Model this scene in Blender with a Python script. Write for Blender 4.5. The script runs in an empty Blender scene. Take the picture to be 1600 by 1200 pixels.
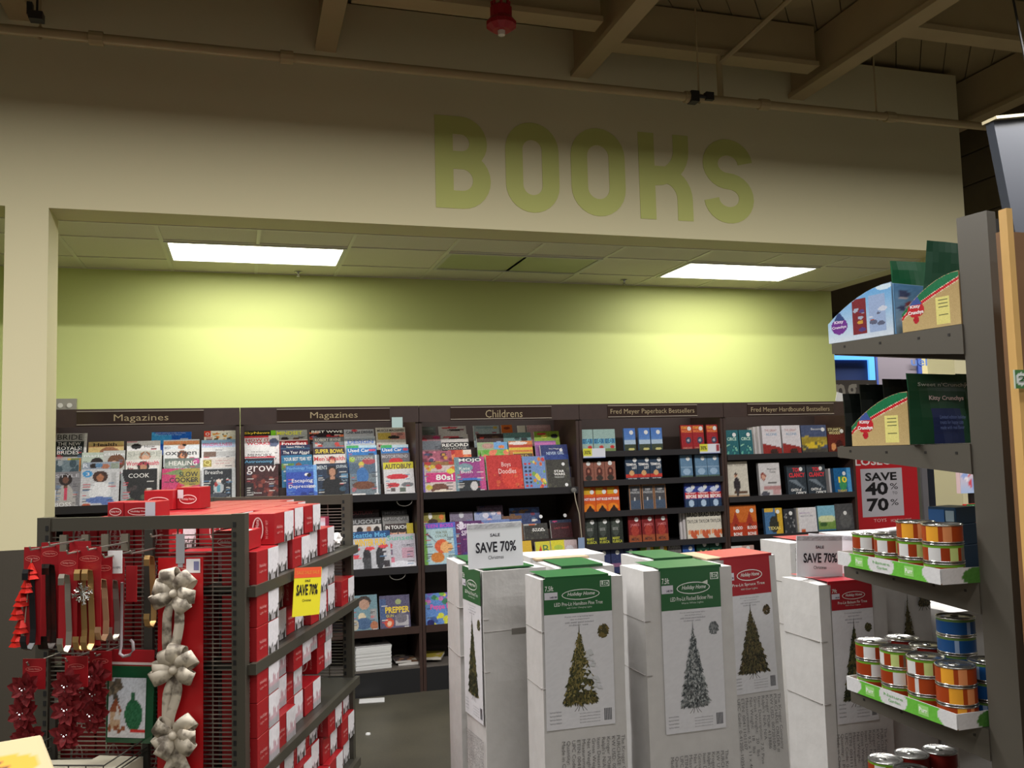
import bpy, bmesh, math, random
import numpy as np
from mathutils import Vector, Matrix, Euler, noise as mnoise

rnd = random.Random(7)
S = bpy.context.scene
COL = S.collection

# ------------------------------------------------------------------ camera
F_PX = 1395.0
PPX, PPY = 800.0, 600.0
EYE = np.array([0.0, 0.0, 1.66])


def _cd(x, y):
    v = np.array([(x - PPX) / F_PX, -(y - PPY) / F_PX, -1.0])
    return v / np.linalg.norm(v)


_Y = _cd(380, 718)
_X = _cd(5430, 584)
_X = _X - _Y * (_X @ _Y)
_X /= np.linalg.norm(_X)
_Z = np.cross(_X, _Y)
CAMW = np.array([_X, _Y, _Z])        # camera axes -> world

cam_data = bpy.data.cameras.new('camera')
cam = bpy.data.objects.new('camera', cam_data)
COL.objects.link(cam)
cam_data.sensor_fit = 'HORIZONTAL'
cam_data.sensor_width = 36.0
cam_data.lens = 36.0 * F_PX / 1600.0
cam_data.clip_start = 0.05
cam_data.clip_end = 100
m4 = Matrix.Identity(4)
for i in range(3):
    for j in range(3):
        m4[i][j] = CAMW[i][j]
    m4[i][3] = EYE[i]
cam.matrix_world = m4
S.camera = cam

# ------------------------------------------------------------------ world, lights, exposure
w = bpy.data.worlds.new('world')
S.world = w
w.use_nodes = True
w.node_tree.nodes['Background'].inputs[0].default_value = (1.0, 0.93, 0.80, 1)
w.node_tree.nodes['Background'].inputs[1].default_value = 0.115
S.view_settings.view_transform = 'Standard'
S.view_settings.look = 'None'
S.view_settings.exposure = 0.0
S.view_settings.gamma = 1.0
S.view_settings.use_curve_mapping = False


def area(name, loc, sx, sy, power, color=(1, 0.975, 0.95), spread=180, rot=(0, 0, 0)):
    d = bpy.data.lights.new(name, 'AREA')
    d.shape = 'RECTANGLE'
    d.size, d.size_y = sx, sy
    d.energy = power
    d.color = color
    d.spread = math.radians(spread)
    o = bpy.data.objects.new(name, d)
    o.location = loc
    o.rotation_euler = rot
    COL.objects.link(o)
    return o


# rows of shaded strip lamps hanging over the shop floor, in front of and behind the camera
area('strip_or_fill_lamp', (1.6, 2.9, 3.78), 10.0, 0.22, 420, spread=178)
area('strip_or_fill_lamp', (2.0, 0.4, 3.85), 11.0, 0.25, 120, spread=165)
area('strip_or_fill_lamp', (0.0, -3.0, 4.12), 12.0, 0.3, 300, spread=150)
area('strip_or_fill_lamp', (8.5, 8.6, 4.3), 4.0, 0.3, 200, spread=160)  # unseen fill lamp, added to brighten the pale far wall
LAMP_EMIT = 13.5


# ------------------------------------------------------------------ helpers
def ray(x, y):
    return CAMW @ np.array([(x - PPX) / F_PX, -(y - PPY) / F_PX, -1.0])


def at(x, y, ax, v):
    d = ray(x, y)
    return EYE + d * ((v - EYE[ax]) / d[ax])


def pl(x, y, n, p):
    d = ray(x, y)
    n = np.array(n, float)
    return EYE + d * (((np.array(p, float) - EYE) @ n) / (d @ n))


def lin(c):
    r = []
    for v in c[:3]:
        v = v / 255.0
        r.append(v / 12.92 if v <= 0.04045 else ((v + 0.055) / 1.055) ** 2.4)
    return tuple(r)


_mats = {}


def mat(name, c, rough=0.5, metal=0.0, bump=0.0, scale=30.0, var=0.0, emit=0.0, spec=0.5, alpha=1.0):
    key = (name, tuple(c), rough, metal, bump, scale, var, emit, spec)
    if key in _mats:
        return _mats[key]
    m = bpy.data.materials.new(name)
    m.use_nodes = True
    nt = m.node_tree
    b = nt.nodes['Principled BSDF']
    L = lin(c)
    b.inputs['Base Color'].default_value = (*L, 1)
    b.inputs['Roughness'].default_value = rough
    b.inputs['Metallic'].default_value = metal
    b.inputs['Specular IOR Level'].default_value = spec
    if var > 0 or bump > 0:
        tc = nt.nodes.new('ShaderNodeTexCoord')
        n = nt.nodes.new('ShaderNodeTexNoise')
        n.inputs['Scale'].default_value = scale
        n.inputs['Detail'].default_value = 5
        nt.links.new(tc.outputs['Object'], n.inputs['Vector'])
        if var > 0:
            r = nt.nodes.new('ShaderNodeValToRGB')
            r.color_ramp.elements[0].position = 0.3
            r.color_ramp.elements[1].position = 0.7
            r.color_ramp.elements[0].color = (*[max(0, v * (1 - var)) for v in L], 1)
            r.color_ramp.elements[1].color = (*[min(1, v * (1 + var)) for v in L], 1)
            nt.links.new(n.outputs['Fac'], r.inputs['Fac'])
            nt.links.new(r.outputs['Color'], b.inputs['Base Color'])
        if bump > 0:
            bp = nt.nodes.new('ShaderNodeBump')
            bp.inputs['Strength'].default_value = bump
            bp.inputs['Distance'].default_value = 0.004
            nt.links.new(n.outputs['Fac'], bp.inputs['Height'])
            nt.links.new(bp.outputs['Normal'], b.inputs['Normal'])
    if emit > 0:
        b.inputs['Emission Color'].default_value = (*L, 1)
        b.inputs['Emission Strength'].default_value = emit
    _mats[key] = m
    return m


def print_mat(name, rough, spec=0.5):
    m = bpy.data.materials.new(name)
    m.use_nodes = True
    nt = m.node_tree
    b = nt.nodes['Principled BSDF']
    a = nt.nodes.new('ShaderNodeAttribute')
    a.attribute_name = 'Col'
    nt.links.new(a.outputs['Color'], b.inputs['Base Color'])
    b.inputs['Roughness'].default_value = rough
    b.inputs['Specular IOR Level'].default_value = spec
    return m


PRINT = print_mat('glossy_print', 0.42, .22)
PRINTM = print_mat('matt_print', 0.6, .3)


class MB:
    def __init__(s):
        s.v = []
        s.f = []
        s.c = []

    def quad(s, a, b, c, d, col=None):
        i = len(s.v)
        s.v += [tuple(a), tuple(b), tuple(c), tuple(d)]
        s.f.append((i, i + 1, i + 2, i + 3))
        s.c.append(col)

    def tri(s, a, b, c, col=None):
        i = len(s.v)
        s.v += [tuple(a), tuple(b), tuple(c)]
        s.f.append((i, i + 1, i + 2))
        s.c.append(col)

    def box(s, x0, y0, z0, x1, y1, z1, col=None, M=None):
        P = [(x0, y0, z0), (x1, y0, z0), (x1, y1, z0), (x0, y1, z0), (x0, y0, z1), (x1, y0, z1), (x1, y1, z1), (x0, y1, z1)]
        if M is not None:
            P = [tuple(M @ Vector(p)) for p in P]
        i = len(s.v)
        s.v += P
        for q in ((0, 3, 2, 1), (4, 5, 6, 7), (0, 1, 5, 4), (1, 2, 6, 5), (2, 3, 7, 6), (3, 0, 4, 7)):
            s.f.append(tuple(i + k for k in q))
            s.c.append(col)
        return s

    def poly_prism(s, pts, axis, a0, a1, col=None):
        """pts 2D outline extruded along axis ('x','y','z') from a0 to a1"""
        def mk(p, a):
            return {'x': (a, p[0], p[1]), 'y': (p[0], a, p[1]), 'z': (p[0], p[1], a)}[axis]
        i = len(s.v)
        n = len(pts)
        s.v += [mk(p, a0) for p in pts] + [mk(p, a1) for p in pts]
        s.f.append(tuple(i + k for k in range(n)))
        s.f.append(tuple(i + n + k for k in reversed(range(n))))
        s.c += [col, col]
        for k in range(n):
            s.f.append((i + k, i + n + k, i + n + (k + 1) % n, i + (k + 1) % n))
            s.c.append(col)
        return s

    def tube(s, pts, r, n=6, col=None, caps=True):
        pts = [Vector(p) for p in pts]
        base = len(s.v)
        rs = r if isinstance(r, (list, tuple)) else [r] * len(pts)
        for k, p in enumerate(pts):
            t = (pts[min(k + 1, len(pts) - 1)] - pts[max(k - 1, 0)]).normalized()
            a = Vector((0, 0, 1)) if abs(t.z) < 0.9 else Vector((1, 0, 0))
            u = t.cross(a).normalized()
            v = t.cross(u)
            for j in range(n):
                an = 2 * math.pi * j / n
                s.v.append(tuple(p + (u * math.cos(an) + v * math.sin(an)) * rs[k]))
        for k in range(len(pts) - 1):
            for j in range(n):
                a = base + k * n + j
                b = base + k * n + (j + 1) % n
                s.f.append((a, b, b + n, a + n))
                s.c.append(col)
        if caps:
            s.f.append(tuple(base + j for j in range(n)))
            s.f.append(tuple(base + (len(pts) - 1) * n + j for j in reversed(range(n))))
            s.c += [col, col]
        return s

    def lathe(s, prof, n=20, cx=0, cy=0, col=None, cols=None):
        base = len(s.v)
        for (r, z) in prof:
            for j in range(n):
                an = 2 * math.pi * j / n
                s.v.append((cx + r * math.cos(an), cy + r * math.sin(an), z))
        for k in range(len(prof) - 1):
            for j in range(n):
                a = base + k * n + j
                b = base + k * n + (j + 1) % n
                s.f.append((a, b, b + n, a + n))
                s.c.append(cols(k, j) if cols else col)
        return s

    def strip(s, pts, wv, th=0.0015, col=None):
        """flat band along pts; wv = width vector (or list), thickness th"""
        pts = [Vector(p) for p in pts]
        base = len(s.v)
        for k, p in enumerate(pts):
            wk = Vector(wv[k]) if isinstance(wv, list) else Vector(wv)
            t = (pts[min(k + 1, len(pts) - 1)] - pts[max(k - 1, 0)])
            t = t.normalized() if t.length > 1e-9 else Vector((0, 0, 1))
            nn = t.cross(wk)
            nn = nn.normalized() * th / 2 if nn.length > 1e-9 else Vector((0, th / 2, 0))
            s.v += [tuple(p - wk / 2 - nn), tuple(p + wk / 2 - nn), tuple(p + wk / 2 + nn), tuple(p - wk / 2 + nn)]
        for k in range(len(pts) - 1):
            a = base + 4 * k
            for j in range(4):
                s.f.append((a + j, a + (j + 1) % 4, a + 4 + (j + 1) % 4, a + 4 + j))
                s.c.append(col)
        s.f.append((base, base + 3, base + 2, base + 1))
        e = base + 4 * (len(pts) - 1)
        s.f.append((e, e + 1, e + 2, e + 3))
        s.c += [col, col]
        return s

    def mesh(s, name, m, smooth=False, bevel=0.0):
        me = bpy.data.meshes.new(name)
        me.from_pydata(s.v, [], s.f)
        if any(c is not None for c in s.c):
            at_ = me.attributes.new('Col', 'FLOAT_COLOR', 'FACE')
            fl = []
            for c in s.c:
                fl += list(lin(c or (200, 200, 200))) + [1.0]
            at_.data.foreach_set('color', fl)
        me.materials.append(m)
        if bevel > 0:
            bm = bmesh.new()
            bm.from_mesh(me)
            bmesh.ops.remove_doubles(bm, verts=bm.verts, dist=1e-6)
            bmesh.ops.bevel(bm, geom=list(bm.edges), offset=bevel, segments=1, affect='EDGES', clamp_overlap=True)
            bm.to_mesh(me)
            bm.free()
        if smooth:
            me.polygons.foreach_set('use_smooth', [True] * len(me.polygons))
        me.update()
        return me

    def build(s, name, m, parent=None, M=None, **k):
        return link(name, s.mesh(name, m, **k), parent, M)


def link(name, data, parent=None, M=None):
    o = bpy.data.objects.new(name, data)
    COL.objects.link(o)
    if parent is not None:
        o.parent = parent
    if M is not None:
        if parent is None:
            o.matrix_world = M
        else:
            o.matrix_local = M
    return o


def tag(o, label=None, cat=None, group=None, kind=None):
    if label:
        o['label'] = label
    if cat:
        o['category'] = cat
    if group:
        o['group'] = group
    if kind:
        o['kind'] = kind
    return o


def empty(name, M, label, cat, group=None):
    o = link(name, None, None, M)
    o.empty_display_size = 0.05
    return tag(o, label, cat, group)


def TR(x, y, z, rz=0, rx=0, ry=0):
    return Matrix.Translation((x, y, z)) @ Matrix.Rotation(rz, 4, 'Z') @ Matrix.Rotation(ry, 4, 'Y') @ Matrix.Rotation(rx, 4, 'X')


# ---- painted cover art: a grid of coloured faces
class Art:
    def __init__(s, nx, ny, bg, bg2=None):
        s.nx, s.ny = nx, ny
        s.a = np.zeros((ny, nx, 3))
        s.a[:] = bg
        if bg2 is not None:
            t = np.linspace(0, 1, ny)[:, None, None]
            s.a[:] = np.array(bg) * t + np.array(bg2) * (1 - t)     # bg = top, bg2 = bottom
        s.U, s.V = np.meshgrid(np.arange(nx) / (nx - 1), np.arange(ny) / (ny - 1))

    def r(s, x0, y0, x1, y1, c):
        s.a[(s.U >= x0) & (s.U <= x1) & (s.V >= y0) & (s.V <= y1)] = c

    def e(s, cx, cy, rx, ry, c):
        s.a[((s.U - cx) / rx) ** 2 + ((s.V - cy) / ry) ** 2 <= 1] = c

    def t(s, x0, y0, x1, y1, x2, y2, c):
        def sg(ax, ay, bx, by):
            return (s.U - bx) * (ay - by) - (ax - bx) * (s.V - by)
        d1, d2, d3 = sg(x0, y0, x1, y1), sg(x1, y1, x2, y2), sg(x2, y2, x0, y0)
        neg = (d1 < 0) | (d2 < 0) | (d3 < 0)
        pos = (d1 > 0) | (d2 > 0) | (d3 > 0)
        s.a[~(neg & pos)] = c

    def s_(s, n, cols, x0=0, y0=0, x1=1, y1=1, size=.06, seed=1):
        R = random.Random(seed)
        for _ in range(n):
            k = size * R.uniform(.5, 1.3)
            s.e(R.uniform(x0, x1), R.uniform(y0, y1), k, k * .8, R.choice(cols))

    def p(s, cx, cy, k, hair, skin, shirt):
        s.e(cx, cy - 1.25 * k, .95 * k, .85 * k, shirt)
        s.r(cx - .2 * k, cy - .7 * k, cx + .2 * k, cy - .2 * k, skin)
        s.e(cx, cy + .03 * k, .52 * k, .47 * k, hair)
        s.e(cx, cy - .05 * k, .3 * k, .34 * k, skin)

    def n(s, amp, seed=0):
        g = np.random.RandomState(seed)
        s.a += g.uniform(-amp, amp, (s.ny, s.nx, 1))
        s.a = np.clip(s.a, 0, 255)


def art_ops(A, ops):
    for o in ops:
        getattr(A, {'s': 's_'}.get(o[0], o[0]))(*o[1:])


def art_mesh(A, w_, h_, name='cover', y=-0.0006, m=None, z0=0.0):
    nx, ny = A.nx - 1, A.ny - 1
    xs = (np.arange(nx + 1) / nx - .5) * w_
    zs = np.arange(ny + 1) / ny * h_ + z0
    X, Z = np.meshgrid(xs, zs)
    V = np.stack([X.ravel(), np.full(X.size, y), Z.ravel()], 1)
    i = np.arange(ny)[:, None] * (nx + 1) + np.arange(nx)[None, :]
    Fc = np.stack([i, i + 1, i + nx + 2, i + nx + 1], -1).reshape(-1, 4)
    me = bpy.data.meshes.new(name)
    me.vertices.add(len(V))
    me.vertices.foreach_set('co', V.ravel())
    me.loops.add(Fc.size)
    me.loops.foreach_set('vertex_index', Fc.ravel())
    me.polygons.add(len(Fc))
    me.polygons.foreach_set('loop_start', np.arange(len(Fc)) * 4)
    me.update(calc_edges=True)
    at_ = me.attributes.new('Col', 'FLOAT_COLOR', 'POINT')
    c = np.clip(A.a.reshape(-1, 3) / 255., 0, 1)
    c = np.where(c <= 0.04045, c / 12.92, ((c + 0.055) / 1.055) ** 2.4)
    at_.data.foreach_set('color', np.concatenate([c, np.ones((len(c), 1))], 1).ravel())
    me.materials.append(m or PRINT)
    return me


# ---- lettering: flat text meshes lying in the local XZ plane, facing -Y
_tx = {}
INK = {}


def ink(c, rough=0.5, emit=0):
    return mat('ink', c, rough, emit=emit)


def text_data(s, bold):
    k = (s, bold)
    if k in _tx:
        return _tx[k]
    cu = bpy.data.curves.new('t', 'FONT')
    cu.body = s
    cu.resolution_u = 2
    cu.offset = bold
    cu.fill_mode = 'FRONT'
    o = bpy.data.objects.new('t', cu)
    COL.objects.link(o)
    dg = bpy.context.evaluated_depsgraph_get()
    me = bpy.data.meshes.new_from_object(o.evaluated_get(dg))
    n = len(me.vertices)
    a = np.zeros(n * 3)
    me.vertices.foreach_get('co', a)
    a = a.reshape(-1, 3)[:, :2]
    fs = [tuple(p.vertices) for p in me.polygons]
    bpy.data.objects.remove(o)
    bpy.data.curves.remove(cu)
    bpy.data.meshes.remove(me)
    if len(a) == 0:
        a = np.zeros((1, 2))
    _tx[k] = (a, fs)
    return _tx[k]


def text(s, x0, x1, z0, z1, c, parent, y=-0.0012, bold=0.0, name='lettering', shear=0.0, rot=0, keep=False, M=None, m=None):
    a, fs = text_data(s, bold)
    a = a.copy()
    if rot == -90:      # reads downwards
        a = np.stack([a[:, 1], -a[:, 0]], 1)
    elif rot == 90:     # reads upwards
        a = np.stack([-a[:, 1], a[:, 0]], 1)
    lo, hi = a.min(0), a.max(0)
    d = np.maximum(hi - lo, 1e-6)
    sx, sz = (x1 - x0) / d[0], (z1 - z0) / d[1]
    if keep:
        k = min(sx, sz)
        ox, oz = ((x1 - x0) - d[0] * k) / 2, ((z1 - z0) - d[1] * k) / 2
        sx = sz = k
        x0, z0 = x0 + ox, z0 + oz
    X = x0 + (a[:, 0] - lo[0]) * sx
    Z = z0 + (a[:, 1] - lo[1]) * sz
    X = X + shear * (Z - z0)
    me = bpy.data.meshes.new(name)
    me.from_pydata([(float(p), y, float(q)) for p, q in zip(X, Z)], [], fs)
    me.materials.append(m or ink(c))
    return link(name, me, parent, M)


def ring_logo(parent, cx, cz, rx, rz, c, y=-0.0014, th=0.12, name='logo_ring', M=None):
    mb = MB()
    n = 20
    for k in range(n):
        a, b = 2 * math.pi * k / n, 2 * math.pi * (k + 1) / n
        t = th * rz
        mb.quad((cx + rx * math.cos(a), y, cz + rz * math.sin(a)), (cx + rx * math.cos(b), y, cz + rz * math.sin(b)),
                (cx + (rx - t) * math.cos(b), y, cz + (rz - t) * math.sin(b)), (cx + (rx - t) * math.cos(a), y, cz + (rz - t) * math.sin(a)))
    return mb.build(name, ink(c), parent, M)


def disc(parent, cx, cz, r, c, y=-0.0016, name='sticker', M=None, n=14):
    mb = MB()
    i = [(cx + r * math.cos(2 * math.pi * k / n), y, cz + r * math.sin(2 * math.pi * k / n)) for k in range(n)]
    mb.v = i
    mb.f = [tuple(range(n))]
    mb.c = [None]
    return mb.build(name, ink(c), parent, M)


def panel(parent, x0, z0, x1, z1, c, y=-0.001, name='panel', M=None):
    mb = MB()
    mb.quad((x0, y, z0), (x1, y, z0), (x1, y, z1), (x0, y, z1))
    return mb.build(name, ink(c), parent, M)


def copy_tree(o, M=None, label=None, parent=None):
    c = o.copy()
    COL.objects.link(c)
    if parent is not None:
        c.parent = parent
    if M is not None:
        c.matrix_world = M
    if label:
        c['label'] = label
    for ch in list(o.children):
        copy_tree(ch, None, None, c)
    return c


def softbox(w_, d_, h_, amp=0.003, seed=0, nx=5, ny=4, nz=14, bev=0.006):
    """slightly crushed carton; origin bottom, x 0..w, y 0..d, z 0..h"""
    bm = bmesh.new()
    vs = {}

    def V(i, j, k):
        key = (i, j, k)
        if key not in vs:
            x, y, z = i / nx * w_, j / ny * d_, k / nz * h_
            q = Vector((x * 9 + seed * 7, y * 9, z * 6))
            dx = mnoise.noise(q) * amp if i in (0, nx) else 0
            dy = mnoise.noise(q + Vector((5, 5, 5))) * amp if j in (0, ny) else 0
            dz = mnoise.noise(q + Vector((9, 1, 5))) * amp * 2.2 if k == nz else 0
            edge = (i in (0, nx)) + (j in (0, ny)) + (k in (0, nz))
            f = 0.35 if edge >= 2 else 1.0
            # rounded corners
            if edge >= 2:
                sx = (1 if i == 0 else -1 if i == nx else 0) * bev * .4
                sy = (1 if j == 0 else -1 if j == ny else 0) * bev * .4
                sz = (-1 if k == nz else 0) * bev * .4
            else:
                sx = sy = sz = 0
            vs[key] = bm.verts.new((x + dx * f + sx, y + dy * f + sy, z + dz * f + sz))
        return vs[key]
    for i in range(nx):
        for j in range(ny):
            bm.faces.new((V(i, j, 0), V(i, j + 1, 0), V(i + 1, j + 1, 0), V(i + 1, j, 0)))
            bm.faces.new((V(i, j, nz), V(i + 1, j, nz), V(i + 1, j + 1, nz), V(i, j + 1, nz)))
    for i in range(nx):
        for k in range(nz):
            bm.faces.new((V(i, 0, k), V(i + 1, 0, k), V(i + 1, 0, k + 1), V(i, 0, k + 1)))
            bm.faces.new((V(i, ny, k), V(i, ny, k + 1), V(i + 1, ny, k + 1), V(i + 1, ny, k)))
    for j in range(ny):
        for k in range(nz):
            bm.faces.new((V(0, j, k), V(0, j, k + 1), V(0, j + 1, k + 1), V(0, j + 1, k)))
            bm.faces.new((V(nx, j, k), V(nx, j + 1, k), V(nx, j + 1, k + 1), V(nx, j, k + 1)))
    me = bpy.data.meshes.new('carton')
    bm.to_mesh(me)
    bm.free()
    return me

# ------------------------------------------------------------------ the setting
YW0, YW1 = 5.50, 5.78          # front wall with the opening
HC = 3.11                      # alcove ceiling
YG = 7.18                      # green wall
XL, XR = -1.05, 5.18           # opening
CREAM = mat('cream_paint', (206, 198, 160), 0.75, bump=0.06, scale=220)
GREEN = mat('lime_paint', (204, 213, 138), 0.6, bump=0.05, scale=220)
DARKW = mat('brown_wainscot', (62, 56, 46), 0.6, bump=0.1, scale=60)
BROWNM = mat('painted_steel_ceiling', (150, 134, 98), 0.8, var=0.06, scale=4)


def floor_mat():
    m = bpy.data.materials.new('polished_concrete')
    m.use_nodes = True
    nt = m.node_tree
    b = nt.nodes['Principled BSDF']
    tc = nt.nodes.new('ShaderNodeTexCoord')
    n = nt.nodes.new('ShaderNodeTexNoise')
    n.inputs['Scale'].default_value = 2.2
    n.inputs['Detail'].default_value = 9
    n2 = nt.nodes.new('ShaderNodeTexNoise')
    n2.inputs['Scale'].default_value = 60
    r = nt.nodes.new('ShaderNodeValToRGB')
    r.color_ramp.elements[0].position = .3
    r.color_ramp.elements[1].position = .75
    r.color_ramp.elements[0].color = (*lin((58, 56, 48)), 1)
    r.color_ramp.elements[1].color = (*lin((84, 80, 68)), 1)
    mx = nt.nodes.new('ShaderNodeMath')
    mx.operation = 'MULTIPLY_ADD'
    mx.inputs[1].default_value = .3
    nt.links.new(tc.outputs['Object'], n.inputs['Vector'])
    nt.links.new(tc.outputs['Object'], n2.inputs['Vector'])
    nt.links.new(n2.outputs['Fac'], mx.inputs[0])
    nt.links.new(n.outputs['Fac'], mx.inputs[2])
    nt.links.new(mx.outputs[0], r.inputs['Fac'])
    nt.links.new(r.outputs['Color'], b.inputs['Base Color'])
    b.inputs['Roughness'].default_value = .38
    return m


fl = MB()
fl.box(-9, -8, -0.1, 14, 13, 0)
tag(fl.build('floor', floor_mat()), kind='structure')

wf = MB()
wf.box(-1.27, YW0, 1.2, XL, YW1, HC)
wf.box(XR, YW0, 0, 5.37, YW1, HC)
wf.box(-5.0, YW0, HC, 5.37, YW1, 4.52)
wall_front = tag(wf.build('wall_front', CREAM), kind='structure')
t = MB()
t.box(-1.275, YW0 - .005, 0, XL + .003, YW1 + .003, 1.2)
tag(t.build('trim_1', DARKW), kind='structure')
# far left room behind the pillar
t = MB()
t.box(-5, 6.6, 0, -2.35, 6.72, HC)
t.box(-2.4, 5.6, 0, -2.31, 6.6, HC)
tag(t.build('wall_left', CREAM), kind='structure')

wb = MB()
wb.box(-2.3, YG, 0, 5.37, YG + .12, HC + .1)
wall_back = tag(wb.build('wall_back', GREEN), kind='structure')
wl = MB()
wl.box(-2.3, YW1, 0, -2.2, YG, HC + .1)
tag(wl.build('wall_side', GREEN), kind='structure')

# alcove ceiling: grid with lay-in tiles
GRID = mat('ceiling_grid_metal', (216, 212, 196), 0.5)
TILE = mat('mineral_ceiling_tile', (214, 208, 192), 0.9, bump=0.5, scale=140, var=.05)
gx = [-2.2, -1.73, -1.12, -.51, .10, .71, 1.41, 2.02, 2.63, 3.33, 3.94, 4.55, XR]
gy = [YW1, 6.17, 6.78, YG]
cb = MB()
cb.box(-2.3, YW1, HC + .03, 5.37, YG, HC + .12)
cb.box(XR, YW1, HC, 5.37, YG, HC + .03)
alc = tag(cb.build('ceiling', CREAM), kind='structure')
gm = MB()
for x in gx:
    gm.box(x - .012, YW1, HC - .004, x + .012, YG, HC + .004)
for y in gy:
    gm.box(-2.2, y - .012, HC - .0045, XR, y + .012, HC + .0045)
g_ = gm.build('ceiling_grid', GRID, alc)
tile_me = {}
for i in range(len(gx) - 1):
    for j in range(3):
        if j == 1 and i in (3, 4, 6, 7, 9, 10):
            continue
        k = (round(gx[i + 1] - gx[i], 3), round(gy[j + 1] - gy[j], 3))
        if k not in tile_me:
            b = MB()
            b.box(0, 0, 0, k[0] - .016, k[1] - .016, .014)
            tile_me[k] = b.mesh('ceiling_tile', TILE)
        link('ceiling_tile', tile_me[k], alc, TR(gx[i] + .008, gy[j] + .008, HC + .002))

FRAME = mat('fixture_frame', (200, 198, 190), 0.4)
nm = ['lit white ceiling light panel over the left magazines', 'unlit greenish ceiling light panel between the two lit ones',
      'lit white ceiling light panel over the right bookcases']
for n_, (i, on) in enumerate(((3, 1), (6, 0), (9, 1))):
    x0, x1, y0, y1 = gx[i] + .012, gx[i + 2] - .012, gy[1] + .012, gy[2] - .012
    cx, cy = (x0 + x1) / 2, (y0 + y1) / 2
    r = empty('ceiling_light', TR(cx, cy, HC), nm[n_], 'ceiling light', 'ceiling lights of the book alcove')
    hw, hd = (x1 - x0) / 2, (y1 - y0) / 2
    b = MB()
    for (a0, b0, a1, b1) in ((-hw, -hd, hw, -hd + .025), (-hw, hd - .025, hw, hd), (-hw, -hd + .025, -hw + .025, hd - .025), (hw - .025, -hd + .025, hw, hd - .025)):
        b.box(a0, b0, -.012, a1, b1, .02)
    b.build('frame', FRAME, r)
    b = MB()
    b.box(-hw + .025, -hd + .025, -.004, hw - .025, hd - .025, .008)
    if on:
        b.build('diffuser', mat('lit_diffuser', (255, 252, 240), .4, emit=LAMP_EMIT), r)
    else:
        b.build('diffuser', mat('unlit_diffuser', (178, 184, 140), .3), r)
# small sprinkler heads under the tiles
for n_, (px_, py_) in enumerate(((466, 428), (975, 441))):
    p = at(px_, py_ - 4, 2, HC)
    b = MB()
    b.lathe([(.0, .0), (.03, .0), (.03, -.008), (.01, -.012), (.01, -.035), (.018, -.04), (0, -.042)], 12)
    o = b.build('ceiling_sprinkler', mat('chrome', (200, 200, 195), .25, 1.0), None, TR(p[0], min(p[1], 7.05), HC - .002), smooth=True)
    tag(o, ['small sprinkler head behind the left ceiling light', 'small sprinkler head left of the right ceiling light'][n_], 'sprinkler', 'sprinkler heads in the alcove ceiling')

# big painted word on the wall, each letter a part of the wall
LET = mat('lime_wall_lettering', (184, 188, 108), 0.7, bump=.05, scale=200)


def stroke(mb, pts, wd, y0, y1, closed=False):
    n = len(pts)
    P = [Vector(p) for p in pts]
    L, R = [], []
    for k in range(n):
        a = P[(k - 1) % n] if (closed or k > 0) else P[k]
        c = P[(k + 1) % n] if (closed or k < n - 1) else P[k]
        tt = (c - a).normalized()
        nn = Vector((-tt.y, tt.x)) * wd / 2
        L.append(P[k] + nn)
        R.append(P[k] - nn)
    m_ = n if closed else n - 1
    for k in range(m_):
        j = (k + 1) % n
        a, b, c, d = L[k], R[k], R[j], L[j]
        mb.quad((a.x, y0, a.y), (b.x, y0, b.y), (c.x, y0, c.y), (d.x, y0, d.y))
        mb.quad((a.x, y0, a.y), (d.x, y0, d.y), (d.x, y1, d.y), (a.x, y1, a.y))
        mb.quad((b.x, y0, b.y), (b.x, y1, b.y), (c.x, y1, c.y), (c.x, y0, c.y))


def arc(cx, cy, rx, ry, a0, a1, n=14):
    return [(cx + rx * math.cos(math.radians(a0 + (a1 - a0) * k / n)), cy + ry * math.sin(math.radians(a0 + (a1 - a0) * k / n))) for k in range(n + 1)]


z0, z1 = 3.235, 3.845
WD = .118
h2 = WD / 2


def xw(px_, py_=260):
    return at(px_, py_, 1, YW0)[0]


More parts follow.
